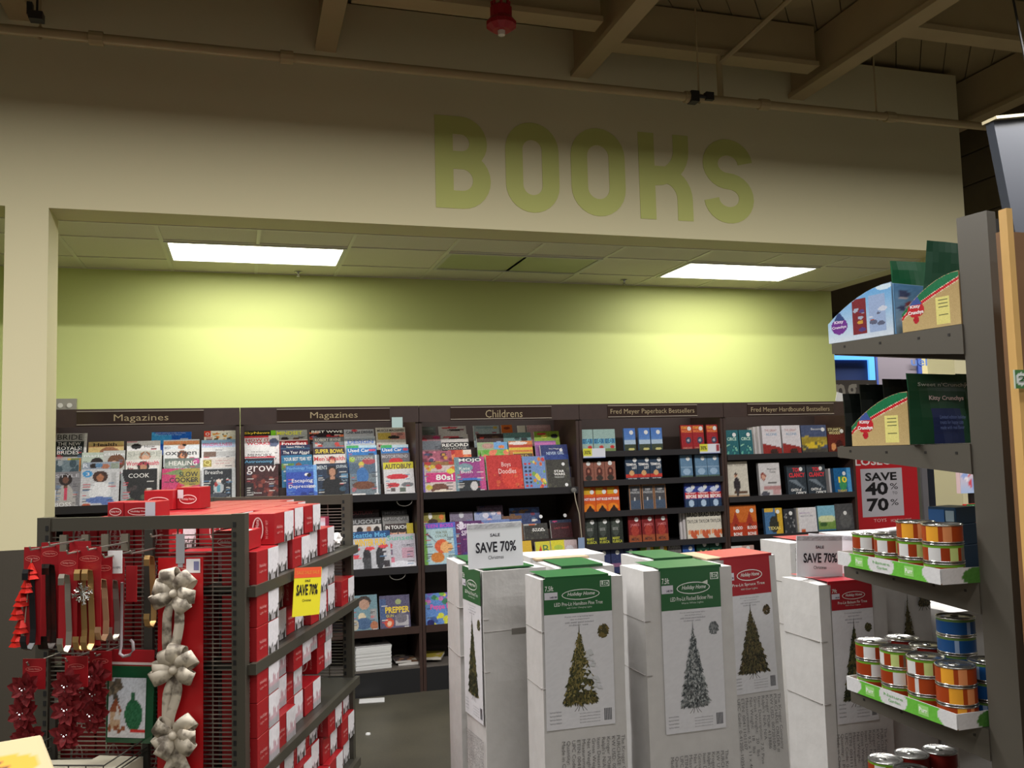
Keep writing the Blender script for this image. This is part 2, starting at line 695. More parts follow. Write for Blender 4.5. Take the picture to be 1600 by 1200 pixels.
ly0, ly1 = YW0 - .004, YW0
for ch, xa, xb in (('B', 680, 766), ('O', 790, 873), ('O', 892, 976), ('K', 998, 1080), ('S', 1098, 1175)):
    a, b = xw(xa) + h2, xw(xb) - h2
    zt, zb, zm = z1 - h2, z0 + h2, (z0 + z1) / 2 + .015
    mb = MB()
    if ch == 'B':
        stroke(mb, [(a, z0), (a, z1)], WD, ly0, ly1)
        r1, r2 = (zt - zm) / 2, (zm - zb) / 2
        stroke(mb, [(a + h2 * .9, zt)] + arc(b - r1 - .02, (zt + zm) / 2, r1, r1, 90, -90) + [(a + h2 * .9, zm)], WD, ly0 + .0003, ly1)
        stroke(mb, [(a + h2 * .9, zm)] + arc(b - r2, (zm + zb) / 2, r2, r2, 90, -90) + [(a + h2 * .9, zb)], WD, ly0 + .0006, ly1)
    elif ch == 'O':
        r_ = (b - a) / 2
        pts = arc((a + b) / 2, zt - r_, r_, r_, 0, 180) + arc((a + b) / 2, zb + r_, r_, r_, 180, 360)
        stroke(mb, pts, WD, ly0, ly1, closed=True)
    elif ch == 'K':
        stroke(mb, [(a, z0), (a, z1)], WD, ly0, ly1)
        rr_ = .2
        stroke(mb, [(b - .02, z1)] + arc(b - .02 - rr_, zm + rr_ - .02, rr_, rr_, 0, -90, 8) + [(a + h2 * .8, zm - .02)], WD, ly0 + .0003, ly1)
        stroke(mb, [(a + h2 * .9, zm - .0)] + arc(b - .16, zm - .17, .16, .17, 90, 0, 8) + [(b, z0)], WD, ly0 + .0006, ly1)
    else:
        r_ = (b - a) / 2
        cx = (a + b) / 2
        rv = (zt - zb) / 4
        pts = arc(cx, zt - rv, r_, rv, 5, 270, 20) + arc(cx, zb + rv, r_, rv, 90, -175, 20)[1:]
        stroke(mb, pts, WD, ly0, ly1)
    tag(mb.build('painted_letter', LET, wall_front), 'lime green painted letter %s' % ch)

# shop ceiling: diagonal planks, joists, blocking
pd = MB()
pd.box(-6, -8, 4.62, 14, 13, 4.7)
deck = tag(pd.build('ceiling', BROWNM), kind='structure')
b = MB()
b.box(-4.6, -.082, 0, 4.6, .082, .03)
pme = b.mesh('ceiling_plank', BROWNM)
ang = math.radians(50)
dx, dy = math.cos(ang), math.sin(ang)
for k in range(-34, 28):
    cxp, cyp = 3.0 + k * .17 * dy, 4.0 - k * .17 * dx
    link('ceiling_plank', pme, deck, TR(cxp + 0, cyp + 0, 4.565 + (k % 3) * .003, ang))
JM = mat('painted_joist', (168, 150, 112), 0.8, var=.05, scale=3)
jn = 0
for x in (-2.9, -1.2, .5, 2.2, 3.9, 5.6, 7.3):
    jn += 1
    b = MB()
    b.box(x - .035, -2, 4.21, x + .035, 5.5 if x < 5.4 else 12, 4.55)
    b.box(x - .065, -2, 4.19, x + .065, 5.5 if x < 5.4 else 12, 4.225)
    tag(b.build('trim_%d' % (jn + 1), JM), kind='structure')
for (x0, x1, y) in ((-1.1, .4, 4.75), (.6, 2.1, 4.9), (2.3, 3.8, 5.14), (4.0, 5.5, 4.5), (-2.8, -1.3, 5.1), (2.3, 3.8, 3.6)):
    jn += 1
    b = MB()
    b.box(x0, y - .03, 4.28, x1, y + .03, 4.55)
    b.box(x0, y - .07, 4.25, x1, y + .07, 4.285)
    tag(b.build('trim_%d' % (jn + 1), JM), kind='structure')
# short vertical hanger and brace under the middle blocking
jn += 1
b = MB()
b.tube([(3.04, 5.1, 4.28), (3.04, 5.1, 3.93)], .02)
b.tube([(3.04, 5.1, 4.2), (3.35, 4.7, 4.5)], .018)
tag(b.build('trim_%d' % (jn + 1), JM), kind='structure')

# pipe
p0 = at(-60, 39, 1, 5.0)
p1 = at(1660, 211, 1, 5.0)
r = empty('sprinkler_pipe', TR(0, 5.0, p0[2]), 'long cream painted sprinkler pipe running under the ceiling joists', 'pipe')
b = MB()
b.tube([(p0[0] - 2, 0, 0), (p1[0] + 1, 0, 0)], .027, 10)
b.build('pipe_run', JM, r, smooth=True)
for px_ in (150, 448, 1075, 1190, 1385):
    x = at(px_, 100, 1, 5.0)[0]
    b = MB()
    b.tube([(x - .035, 0, 0), (x + .035, 0, 0)], .037, 10)
    b.build('coupling', JM, r)
for px_ in (62, 1090, 1365):
    x = at(px_, 100, 1, 5.0)[0]
    b = MB()
    b.tube([(x, 0, .03), (x, 0, .6)], .006, 6)
    b.tube([(x, 0, -.035), (x - .03, 0, .0), (x, 0, .04), (x + .03, 0, 0), (x, 0, -.035)], .005, 5)
    b.build('hanger_rod', JM, r)
b = MB()
xc = at(1092, 150, 1, 5.0)[0]
BK = mat('black_metal', (30, 28, 26), .5)
b.box(xc - .075, -.045, -.04, xc - .02, .02, .03)
b.box(xc + .03, -.045, -.02, xc + .085, .02, .03)
b.tube([(xc - .03, -.03, 0), (xc + .04, -.03, 0)], .012)
b.build('valve_clamp', BK, r)
p = at(58, 24, 1, 4.9)
b = MB()
b.box(-.035, -.03, -.03, .03, .03, .012)
b.tube([(0, 0, 0), (.0, 0, .35)], .006)
b.box(-.045, -.02, -.005, -.02, .02, .06)
tag(b.build('ceiling_clamp', BK, None, TR(p[0], p[1], p[2])), 'small black clamp above the left end of the pipe', 'clamp')

# red fire alarm bell hanging from the deck
p = at(783, 28, 1, 4.6)
r = empty('fire_alarm', TR(p[0], p[1], p[2]), 'red fire alarm strobe hanging from the shop ceiling', 'alarm')
RED = mat('alarm_red', (150, 18, 30), .4)
b = MB()
b.lathe([(0, -.075), (.05, -.075), (.085, -.05), (.085, -.03), (.062, .0), (.062, .055), (.045, .07), (0, .07)], 12)
b.build('housing', RED, r)
b = MB()
for k in range(7):
    a = 2 * math.pi * k / 7
    b.tube([(.045 * math.cos(a), .045 * math.sin(a), .06), (.05 * math.cos(a), .05 * math.sin(a), .1)], .009, 5)
b.build('top_fins', RED, r)
b = MB()
b.lathe([(.022, -.075), (.02, -.1), (0, -.105)], 8)
b.build('strobe_lens', mat('clear_lens', (220, 215, 200), .15), r)
b = MB()
b.tube([(0, 0, .07), (0, 0, 4.56 - p[2])], .012)
b.build('conduit', JM, r)

# ---- far part of the shop seen past the right end
b = MB()
b.box(5.37, 10.5, 0, 14, 10.62, 4.6)
tag(b.build('wall_far', mat('pale_wall', (226, 214, 160), .8)), kind='structure')
SID = mat('brown_bulkhead', (112, 98, 72), .75, var=.08, scale=5)
b = MB()
b.box(6.35, 5.2, 3.1, 6.6, 12, 4.55)
bulk = tag(b.build('wall_right', SID), kind='structure')
for k in range(5):
    b = MB()
    b.box(6.325, 5.2, 3.12 + k * .285, 6.352, 12, 3.12 + k * .285 + .27)
    b.build('siding_board', SID, bulk)
b = MB()
b.box(6.3, 7.0, 2.86, 6.65, 12, 3.1)
tag(b.build('trim_30', mat('black_valance', (34, 32, 30), .7)), kind='structure')


def far(px0, py0, px1, py1, Y):
    a = at(px0, py0, 1, Y)
    c = at(px1, py1, 1, Y)
    return a[0], min(a[2], c[2]), c[0], max(a[2], c[2])


x0, z0_, x1, z1_ = far(1286, 553, 1366, 604, 9.0)
r = empty('display_case', TR((x0 + x1) / 2, 9.0, 0), 'far display case with a bright blue lit frame', 'display case')
hw = (x1 - x0) / 2
b = MB()
b.box(-hw, .0, z0_ - .3, hw, .3, z1_ + .05)
b.build('cabinet', mat('blue_case', (46, 66, 120), .5), r)
b = MB()
b.box(-hw, -.03, z1_ - .07, hw, 0, z1_)
b.box(hw - .08, -.03, z0_, hw, 0, z1_ - .07)
b.build('lit_frame', mat('blue_glow', (90, 170, 255), .5, emit=1.1), r)
b = MB()
b.box(-hw - .0, -.02, 0, hw, .3, z0_ - .3)
b.build('plinth', mat('grey_case', (90, 92, 98), .6), r)
x0, z0_, x1, z1_ = far(1280, 594, 1376, 700, 8.2)
b = MB()
b.box(x0, 8.2, 0, x1, 8.28, z1_)
o = b.build('aisle_sign', mat('grey_sign', (126, 120, 116), .6))
tag(o, 'grey far sign board with white lettering behind the bookcase end', 'sign')
xm = (x0 + x1) / 2
a_, b_ = at(1306, 600, 1, 8.19), at(1366, 626, 1, 8.19)
wa_ = (b_[0] - a_[0])
for ch_, u0_, u1_, dz_ in (('n', 0, .25, .0), ('g', .3, .56, -.07), ('a', .76, 1, 0)):
    tt_ = text(ch_, a_[0] + wa_ * u0_, a_[0] + wa_ * u1_, b_[2] + dz_, a_[2], (225, 220, 210), o, y=8.196, bold=.02)
x0, z0_, x1, z1_ = far(1366, 556, 1442, 640, 9.6)
b = MB()
b.box(x0, 9.6, 0, x1, 9.9, z1_)
o = tag(b.build('panel_board', mat('mauve_grey_board', (128, 120, 128), .6)), 'tall far grey board edged in blue with faint blue lettering', 'board')
b = MB()
b.box(x0, 9.58, 0, x0 + .03, 9.6, z1_)
b.box(x1 - .06, 9.57, 0, x1, 9.6, z1_)
b.build('edge_strip', mat('blue_edge', (60, 84, 160), .5), o)
a_, b_ = at(1420, 558, 1, 9.6), at(1436, 572, 1, 9.6)
text('uel', a_[0], b_[0] + .1, b_[2], a_[2], (80, 110, 170), o, y=9.565, bold=.01)
# standing doorframe / grey column
x0, _, x1, _ = far(1438, 700, 1452, 800, 7.9)
x2 = far(1464, 700, 1472, 800, 7.9)[0]
r = empty('door_frame', TR(x0, 7.9, 0), 'grey metal frame upright just right of the red closeout sign', 'frame')
b = MB()
b.box(0, 0, 0, .07, .1, 2.3)
b.box(.28, 0, 0, .4, .1, 2.3)
b.build('upright', mat('grey_frame', (150, 148, 156), .5), r)
b = MB()
b.box(.07, .04, .0, .28, .06, 2.3)
b.build('dark_pane', mat('dark_glass', (50, 56, 70), .2), r)
b = MB()
b.box(.07, .0, 1.55, .28, .04, 1.66)
b.build('crossbar', mat('grey_frame', (150, 148, 156), .5), r)
# red closeout poster on a stand
SY = 6.75
a_ = at(1334, 705, 1, SY)
b_ = at(1431, 705, 1, SY)
c_ = at(1431, 822, 1, SY)
W_ = b_[0] - a_[0] + .16
x0 = a_[0] - .16
ztop = 1.70
zbot = c_[2] - .02
r = empty('sale_poster', TR(x0, SY, 0), 'large red closeout poster with grey savings panel past the bookcase end', 'sign')
b = MB()
b.box(0, 0, zbot, W_, .012, ztop)
b.build('poster_sheet', mat('poster_red', (196, 30, 40), .5), r)
b = MB()
b.box(-.02, -.006, 0, 0, .02, ztop + .02)
b.box(W_, -.006, 0, W_ + .025, .02, ztop + .02)
b.box(-.02, -.006, zbot - .03, W_ + .025, .02, zbot)
b.build('stand_frame', mat('stand_grey', (120, 122, 110), .4, .5), r)


def sx(px_, py_):
    q = at(px_, py_, 1, SY)
    return q[0] - x0, q[2]


p_, q_ = sx(1344, 733), sx(1413, 805)
panel(r, p_[0], q_[1], q_[0], p_[1], (196, 192, 200), name='grey_panel')
LB = (22, 20, 24)


def st(s, a, b_, c, **k):
    u, v = sx(*a), sx(*b_)
    text(s, u[0], v[0], v[1], u[1], c, r, y=-.002, **k)


st('CLOSEOUT', (1321, 716), (1419, 725), (235, 225, 225), bold=.025)
st('SAVE', (1351, 739), (1401, 750), LB, bold=.03)
st('40', (1351, 754), (1388, 773), LB, bold=.035)
st('70', (1354, 779), (1389, 798), LB, bold=.035)
st('%', (1390, 755), (1403, 764), LB)
st('%', (1391, 780), (1404, 789), LB)
st('TO', (1394, 768), (1402, 772), LB)
st('TOYS', (1365, 811), (1385, 815), (230, 190, 190))
st('HOLIDAY HOME', (1392, 811), (1424, 814), (230, 190, 190))
# hanging clothes-like packages far right
for n_, (xa, ya, xb, yb, c, lb) in enumerate(((1499, 734, 1526, 770, (226, 196, 200), 'pink and blue folded print package hanging beyond the top can tray'),
                                             (1510, 788, 1532, 830, (196, 52, 44), 'red and green package standing behind the blue cartons'))):
    x0, z0_, x1, z1_ = far(xa, ya, xb, yb, 4.2)
    b = MB()
    b.box(0, 0, 0, x1 - x0, .03, z1_ - z0_)
    o = b.build('hanging_package', mat('pkg%d' % n_, c, .4), None, TR(x0, 4.2, z0_))
    tag(o, lb, 'package')
    A = Art(10, 12, c, (170, 190, 225) if n_ == 0 else (220, 120, 90))
    A.s_(8, [(240, 230, 235), (210, 80, 90), (150, 170, 220)], size=.2, seed=n_)
    if n_:
        A.r(0, .78, 1, 1, (30, 110, 60))
    link('front_print', art_mesh(A, x1 - x0, z1_ - z0_), o, TR((x1 - x0) / 2, -.001, 0))
    if n_:
        text('NYHC', .005, x1 - x0 - .005, (z1_ - z0_) * .8, (z1_ - z0_) * .95, (240, 240, 235), o, y=-.004, bold=.02)
x0, z0_, x1, z1_ = far(1484, 740, 1512, 810, 4.3)
b = MB()
b.tube([(x0 + .1, 4.25, 0), (x0 + .1, 4.25, 1.6)], .02)
b.box(x0 + .02, 4.24, 1.44, x0 + .36, 4.26, 1.47)
b.box(x0 - .2, 4.0, 0, x0 + .4, 4.5, .03)
tag(b.build('package_stand', BK), 'black stand carrying the hanging packages beyond the can shelves', 'stand')

# ------------------------------------------------------------------ bookcases
YB = 6.345
WOOD = mat('dark_brown_laminate', (58, 40, 34), 0.45, var=.12, scale=12)
WOODB = mat('dark_brown_laminate_back', (52, 38, 34), 0.6)
SHELFM = mat('black_shelf', (40, 38, 40), 0.45)
LIP = mat('black_shelf_lip', (44, 42, 44), 0.35)
xb = [-1.25, -.02, 1.21, 2.44, 3.67, 4.90]
names = ['dark wood magazine rack farthest left beside the wall opening', 'dark wood magazine rack second from left with pale tag on its header',
         'dark wood rack signed Childrens in the middle of the wall', 'dark wood bookcase of paperbacks with three-across books',
         'dark wood bookcase of hardbound books at the right end']
signs = [('Magazines', (178, 650), (263, 668), (120, 318)), ('Magazines', (484, 646), (558, 662), (432, 608)), ('Childrens', (757, 643), (815, 657), (703, 860)),
         ('Fred Meyer Paperback Bestsellers', (952, 640), (1083, 651), (948, 1087)), ('Fred Meyer Hardbound Bestsellers', (1171, 636), (1294, 648), (1166, 1300))]
TAN = (176, 158, 122)
racks = []
for n_ in range(5):
    x0, x1 = xb[n_], xb[n_ + 1]
    wd = x1 - x0 - .004
    r = empty('bookcase', TR(x0 + .002, YB, 0), names[n_], 'bookcase', 'row of bookcases along the green wall')
    racks.append(r)
    for a in (0, wd - .022):
        b = MB()
        b.box(a, .004, 0, a + .022, .52, 2.0)
        b.build('side_panel', WOOD, r)
    b = MB()
    b.box(.022, .50, 0, wd - .022, .52, 2.0)
    b.build('back_panel', WOODB, r)
    b = MB()
    b.box(0, -.012, 1.895, wd, .004, 2.012)
    b.build('header_fascia', WOOD, r)
    b = MB()
    b.box(.022, 0, 0, wd - .022, .02, .165)
    b.build('kick_plate', mat('black_kick', (22, 22, 24), .5), r)
    s_, pa, pb, (sa, sb) = signs[n_]
    ya = (pa[1] + pb[1]) / 2
    ax, bx = at(sa, ya, 1, YB)[0] - x0, at(sb, ya, 1, YB)[0] - x0
    ax = max(ax, .01)
    b = MB()
    b.box(ax, -.018, 1.907, bx, -.012, 2.0)
    b.build('sign_plate', mat('sign_plate', (56, 42, 36), .2), r)
    b = MB()
    for zz in (1.908, 1.994):
        b.box(ax, -.024, zz, bx, -.018, zz + .005)
    b.build('sign_holder_edge', mat('clear_edge', (176, 164, 150), .15), r)
    ta, tb = at(*pa, 1, YB), at(*pb, 1, YB)
    zc = 1.949
    hh = .052 if n_ < 3 else .044
    text(s_, ta[0] - x0, tb[0] - x0, zc - hh / 2 - .004, zc + hh / 2, TAN, r, y=-.0195, bold=-.004)
    if n_ < 3:
        zs = [1.345, .83, .41, .165]
        for q, zz in enumerate(zs):
            b = MB()
            b.box(.022, .0, zz, wd - .022, .5, zz + (.012 if q == 3 else .03))
            b.build('shelf', SHELFM if q != 3 else mat('grey_base_shelf', (92, 86, 80), .5), r)
            if q < 3:
                b = MB()
                b.box(.022, -.006, zz - .004, wd - .022, .004, zz + .046)
                b.build('shelf_lip', LIP if q < 2 else WOOD, r)
    else:
        zs = ([1.615, 1.395, 1.16, .915, .69, .45, .22] if n_ == 3 else [1.56, 1.225, .915, .68, .42, .17])
        for zz in zs:
            b = MB()
            b.box(.022, 0.0, zz, wd - .022, .5, zz + .022)
            b.build('shelf', SHELFM, r)
            b = MB()
            b.box(.022, -.006, zz - .008, wd - .022, .002, zz + .036)
            b.build('shelf_lip', LIP, r)
# risers behind the leaning tiers
LEAN = math.radians(14)
tiers = {'U': (YB + .022, 1.377, .052, .082), 'L': (YB + .02, .862, .05, .07), 'B': (YB + .02, .442, .05, .07)}


def tier_base(sh, k):
    y, z, dy, dz = tiers[sh]
    return y + dy * k, z + dz * k


for n_ in range(3):
    r = racks[n_]
    x0 = xb[n_] + .002
    wd = xb[n_ + 1] - xb[n_] - .004
    for sh, mx in (('U', 4), ('L', 3)):
        for k in range(1, mx + 1):
            y, z = tier_base(sh, k)
            b = MB()
            b.box(.024, y - .012 - YB, tiers[sh][1] - .002, wd - .024, y - .008 - YB + .048, z - .001)
            b.build('display_step', WOODB, r)


def printed(name, x, sh, k, wid, hei, th, A, labels, bodycol=(232, 230, 226), ox=0.0, m=None, yaw=0.0, roll=0.0):
    y, z = tier_base(sh, k)
    M = TR(x, y, z) @ Matrix.Rotation(roll, 4, 'Y') @ Matrix.Rotation(-LEAN, 4, 'X')
    b = MB()
    b.box(-wid / 2, 0, 0, wid / 2, th, hei)
    o = b.build(name, mat('paper_edge', bodycol, .7), None, M)
    link('cover', art_mesh(A, wid, hei, m=m), o)
    tag(o, *labels)
    return o


W_ = (238, 236, 232)
K = (26, 24, 26)
rows = {0: 'front row', 1: 'second row', 2: 'third row', 3: 'fourth row', 4: 'back row'}
bayn = ['left magazine rack', 'second magazine rack', 'childrens rack']


def mag(bay, sh, k, xa, xe, yt, bg, look, ops=(), txt=(), bg2=None, name='magazine', th=.006, where=None):
    y, z = tier_base(sh, k)
    nrm = (0, math.cos(LEAN), -math.sin(LEAN))
    pa = pl(xa, yt, nrm, (0, y, z))
    pb = pl(xe, yt, nrm, (0, y, z))
    wid = pb[0] - pa[0]
    hei = (pa[2] + pb[2] - 2 * z) / 2 / math.cos(LEAN)
    lo_, hi_ = xb[bay] + .03, xb[bay + 1] - .03
    c_ = (pa[0] + pb[0]) / 2
    c_ = min(max(c_, lo_ + wid / 2), hi_ - wid / 2)
    A = Art(42, int(42 * max(hei, .1) / wid) + 1, bg, bg2)
    art_ops(A, ops)
    seed = int(xa * 7 + yt * 3)
    if name == 'magazine' and hei > .16:
        # columns of small cover lines down both sides
        Rm = random.Random(seed)
        lum = sum(bg) / 3
        ic = (214, 210, 204) if lum < 120 else (66, 62, 70)
        for side in (.05, .72):
            v = .74 - Rm.random() * .1
            while v > .12:
                if Rm.random() < .55:
                    A.r(side, v, side + Rm.uniform(.1, .22), v + .012, Rm.choice([ic, ic, (196, 70, 80), (90, 130, 170)]))
                v -= .032
        A.r(.8, .02, .95, .07, (206, 204, 204))
    A.n(15, seed)
    wh = where or ('%s, %s' % (rows[k], bayn[bay]) if sh == 'U' else 'lower %s, %s' % (rows[k], bayn[bay]) if sh == 'L' else 'bottom display, %s' % bayn[bay])
    o = printed(name, c_, sh, k, wid, hei, th, A, (look + ', ' + wh, 'book' if name == 'book' else 'magazine', 'magazines and books on the ' + bayn[bay]),
                roll=math.radians(((seed * 37) % 10 - 5) * .12))
    for t_ in txt:
        s_, u0, u1, v0, v1, c = t_[:6]
        text(s_, (u0 - .5) * wid, (u1 - .5) * wid, v0 * hei, v1 * hei, c, o, y=-.0014, bold=t_[6] * .8 if len(t_) > 6 else .0)
    return o


def sticker(o, u, v, rr_, wid, hei):
    disc(o, (u - .5) * wid, v * hei, rr_, (225, 225, 225))


HB, BR, SK, SKD = (40, 30, 28), (110, 70, 46), (216, 168, 140), (110, 74, 60)
# --- left rack
mag(0, 'U', 3, 88, 136, 677, (176, 174, 172), 'grey bridal magazine with a black headline band', [('r', 0, .35, .92, .78, (34, 40, 38)), ('r', .92, 0, 1, 1, (210, 208, 205))],
    [('BRIDE', .04, .85, .82, .96, K), ('THE NEW', .06, .8, .66, .75, W_), ('ROYALS!', .06, .84, .54, .64, W_), ('BRIDES', .06, .76, .42, .52, W_)])
mag(0, 'U', 2, 106, 127, 716, (190, 120, 50), 'narrow orange and yellow children magazine', [('s', 9, [(226, 90, 50), (220, 180, 60), (120, 130, 60)], 0, .5, 1, 1, .2, 3)])
mag(0, 'U', 1, 88, 124, 719, (110, 126, 134), 'blue-grey magazine behind the dark haired cover woman', [('s', 9, [(60, 80, 90), (150, 160, 165)], 0, .5, 1, 1, .15, 5)])
mag(0, 'U', 0, 87, 127, 737, (128, 126, 130), 'grey magazine showing a dark haired woman with a pink tie',
    [('r', .1, 0, .85, .45, (170, 166, 164)), ('p', .42, .78, .34, HB, SKD, (178, 174, 170)), ('e', .42, .78, .26, .16, HB), ('e', .42, .77, .12, .09, SKD), ('r', .38, .22, .5, .56, (200, 70, 96)), ('r', 0, 0, .06, .5, (235, 235, 240))],
    [('STYLE', .03, .95, .84, .93, (200, 198, 205)), ('BOSS', .05, .68, .05, .16, (235, 235, 235))])
mag(0, 'U', 3, 139, 194, 690, (206, 180, 120), 'tan magazine titled in dark brown letters', [('r', 0, .8, 1, .86, (196, 150, 100)), ('e', .6, .55, .3, .25, (150, 100, 70))], [('Health', .14, .8, .83, .95, (60, 36, 24), .03)])
mag(0, 'U', 2, 128, 162, 707, (186, 198, 186), 'pale green fashion magazine with brown haired cover, left copy', [('e', .7, .62, .3, .2, HB), ('e', .7, .5, .2, .14, SK)], [('marie', .1, .98, .84, .93, (240, 240, 244))])
mag(0, 'U', 2, 162, 196, 704, (190, 192, 190), 'pale grey fashion magazine with brown haired cover, right copy', [('e', .6, .62, .4, .26, BR), ('e', .5, .5, .2, .16, SK)], [('claire', .04, .98, .84, .93, (245, 245, 248))])
mag(0, 'U', 1, 129, 187, 722, (150, 160, 176), 'blue-grey magazine with small faces across its top', [('e', .3, .88, .1, .08, HB), ('e', .62, .86, .12, .08, (170, 110, 84)), ('r', .78, .8, .98, .95, (140, 150, 136)), ('e', .45, .9, .1, .07, (90, 130, 170))], [('R', .03, .16, .84, .96, (235, 238, 245))])
mag(0, 'U', 0, 127, 187, 733, (200, 200, 204), 'light magazine with a seated woman in white and blue jeans',
    [('p', .5, .78, .3, (70, 44, 34), (170, 112, 80), (225, 226, 230)), ('e', .5, .8, .2, .15, (66, 42, 34)), ('e', .5, .77, .09, .1, (170, 112, 80)), ('e', .5, .45, .22, .2, (228, 228, 232)), ('e', .5, .18, .35, .09, (96, 120, 180)), ('e', .7, .14, .18, .1, (96, 120, 180)), ('e', .17, .06, .12, .04, (190, 90, 60)), ('e', .17, .88, .13, .09, (70, 150, 206)), ('r', .8, .5, .92, .9, (176, 176, 180))],
    [('3', .13, .22, .83, .92, W_), ('Special Guide', .05, .36, .55, .6, (130, 130, 140)), ('Style Issue', .05, .3, .44, .49, (130, 130, 140))])
mag(0, 'U', 3, 199, 251, 689, (226, 224, 226), 'white magazine with a black-haired head at its top', [('e', .28, .8, .16, .1, K), ('r', 0, .95, .3, .99, (210, 60, 90))], [('How', .52, .84, .74, .84, K)])
mag(0, 'U', 2, 198, 253, 704, (206, 206, 198), 'pale grey magazine with blonde woman and faint title', [('e', .52, .82, .17, .14, (150, 100, 70)), ('e', .54, .76, .11, .12, SK)], [('SHAPE', .03, .97, .8, .95, (170, 174, 166))])
mag(0, 'U', 1, 197, 250, 718, (226, 222, 218), 'white magazine with crimson title and dark haired woman', [('e', .52, .8, .18, .15, HB), ('e', .52, .76, .1, .1, (190, 140, 110))], [("Women'sHealth", .02, .98, .82, .96, (206, 50, 80), .02), ('Abs', .04, .22, .68, .78, K)])
mag(0, 'U', 0, 190, 246, 733, (24, 24, 24), 'black cookery magazine with thin white capitals', [('t', .0, .1, .0, .95, .35, .0, (150, 156, 160)), ('s', 12, [(90, 40, 26), (70, 80, 60), (140, 110, 80), (60, 50, 50)], .2, .05, 1, .5, .1, 3), ('r', 0, .9, .04, 1, (220, 220, 225))], [('COOK', .2, .78, .76, .88, W_)])
mag(0, 'U', 4, 237, 299, 675, (26, 90, 180), 'bright blue magazine with small white heading', [('t', 0, .5, 0, 1, .4, .7, (70, 160, 215)), ('r', 0, .5, .5, .85, (60, 150, 210))], [('Quick and Easy Crafts to Make', .1, .85, .93, .97, W_), ('Patterns Yarn Ideas', .1, .75, .86, .9, (190, 220, 240))])
mag(0, 'U', 3, 256, 312, 687, (222, 228, 234), 'white magazine with peach title and small face', [('r', 0, .82, 1, .97, (240, 180, 130)), ('e', .5, .72, .1, .09, (200, 150, 130)), ('e', .58, .8, .06, .05, K)], [('CLEAN EATING', .03, .95, .84, .95, (250, 130, 70)), ('BEST', .03, .2, .66, .75, K)])
mag(0, 'U', 2, 257, 311, 702, (228, 228, 228), 'white fitness magazine with wide dark lowercase title', [('e', .52, .8, .15, .16, (120, 70, 46)), ('e', .52, .78, .07, .09, (220, 150, 110))], [('oxygen', .03, .93, .75, .92, (40, 44, 50), .01)])
mag(0, 'U', 1, 257, 312, 716, (112, 122, 116), 'grey green magazine about herbs with white capitals', [('e', .3, .8, .3, .12, (150, 160, 150)), ('e', .9, .9, .1, .08, (190, 70, 140))], [('HEALING', .12, .92, .78, .92, W_, .01), ('Herbs', .3, .75, .63, .73, (210, 210, 220))])
mag(0, 'U', 0, 253, 312, 732, (196, 60, 110), 'pink and olive slow cooking magazine', [('e', .78, .76, .42, .26, (164, 150, 70)), ('t', 0, .85, .5, 1, .55, .8, (120, 140, 90)), ('e', .7, .25, .34, .26, (206, 176, 110)), ('e', .7, .22, .26, .18, (120, 80, 40)), ('t', .3, .3, .65, .3, .45, .6, (206, 46, 60))], [('SLOW', .45, .95, .76, .9, K, .02), ('COOKER', .2, .97, .6, .74, K, .02)])
mag(0, 'U', 4, 321, 370, 673, (226, 222, 210), 'white flowered magazine with a small red square initial', [('s', 16, [(220, 120, 70), (90, 90, 60), (220, 160, 60), (150, 60, 60)], .3, .6, 1, 1, .05, 4), ('r', 0, .74, .2, 1, (214, 66, 44))], [('O', .04, .17, .8, .93, W_, .02)])
mag(0, 'U', 3, 317, 370, 687, (150, 190, 226), 'light blue magazine with thin pink capitals', [('r', 0, .6, 1, .86, (190, 205, 230))], [('MINDFULNESS', .04, .9, .76, .88, (220, 60, 140))])
mag(0, 'U', 2, 315, 368, 699, (226, 226, 228), 'white magazine with a brown oblong photo', [('r', .07, .7, .42, .85, (120, 96, 86)), ('r', .42, .7, .98, .85, (196, 196, 198))], [('daisy', .4, .62, .88, .94, (80, 80, 80))])
mag(0, 'U', 1, 313, 367, 715, (222, 214, 210), 'pale magazine with a gold square initial', [('r', .09, .72, .34, .95, (166, 150, 70)), ('r', 0, .3, .08, 1, (240, 240, 240))], [('Q', .12, .3, .75, .93, (235, 225, 140), .0), ('simple ways to', .45, .9, .88, .92, (200, 90, 90)), ('live well now', .45, .85, .8, .84, (200, 90, 90))])
mag(0, 'U', 0, 316, 369, 731, (40, 44, 50), 'black framed magazine with a seated girl among white leaves',
    [('r', 0, 0, .06, 1, (206, 208, 210)), ('r', .9, 0, 1, 1, (206, 208, 210)), ('r', 0, .96, 1, 1, (206, 208, 210)), ('s', 26, [(190, 196, 196), (90, 96, 100)], .1, .1, .86, .72, .03, 8), ('e', .5, .6, .08, .07, (226, 206, 196)), ('e', .5, .42, .15, .16, (180, 186, 190)), ('r', .46, .3, .54, .5, (90, 150, 170)), ('e', .5, .2, .26, .07, (70, 74, 84)), ('e', .42, .52, .05, .07, (160, 50, 50))], [('Breathe', .1, .62, .82, .93, (225, 225, 225))])
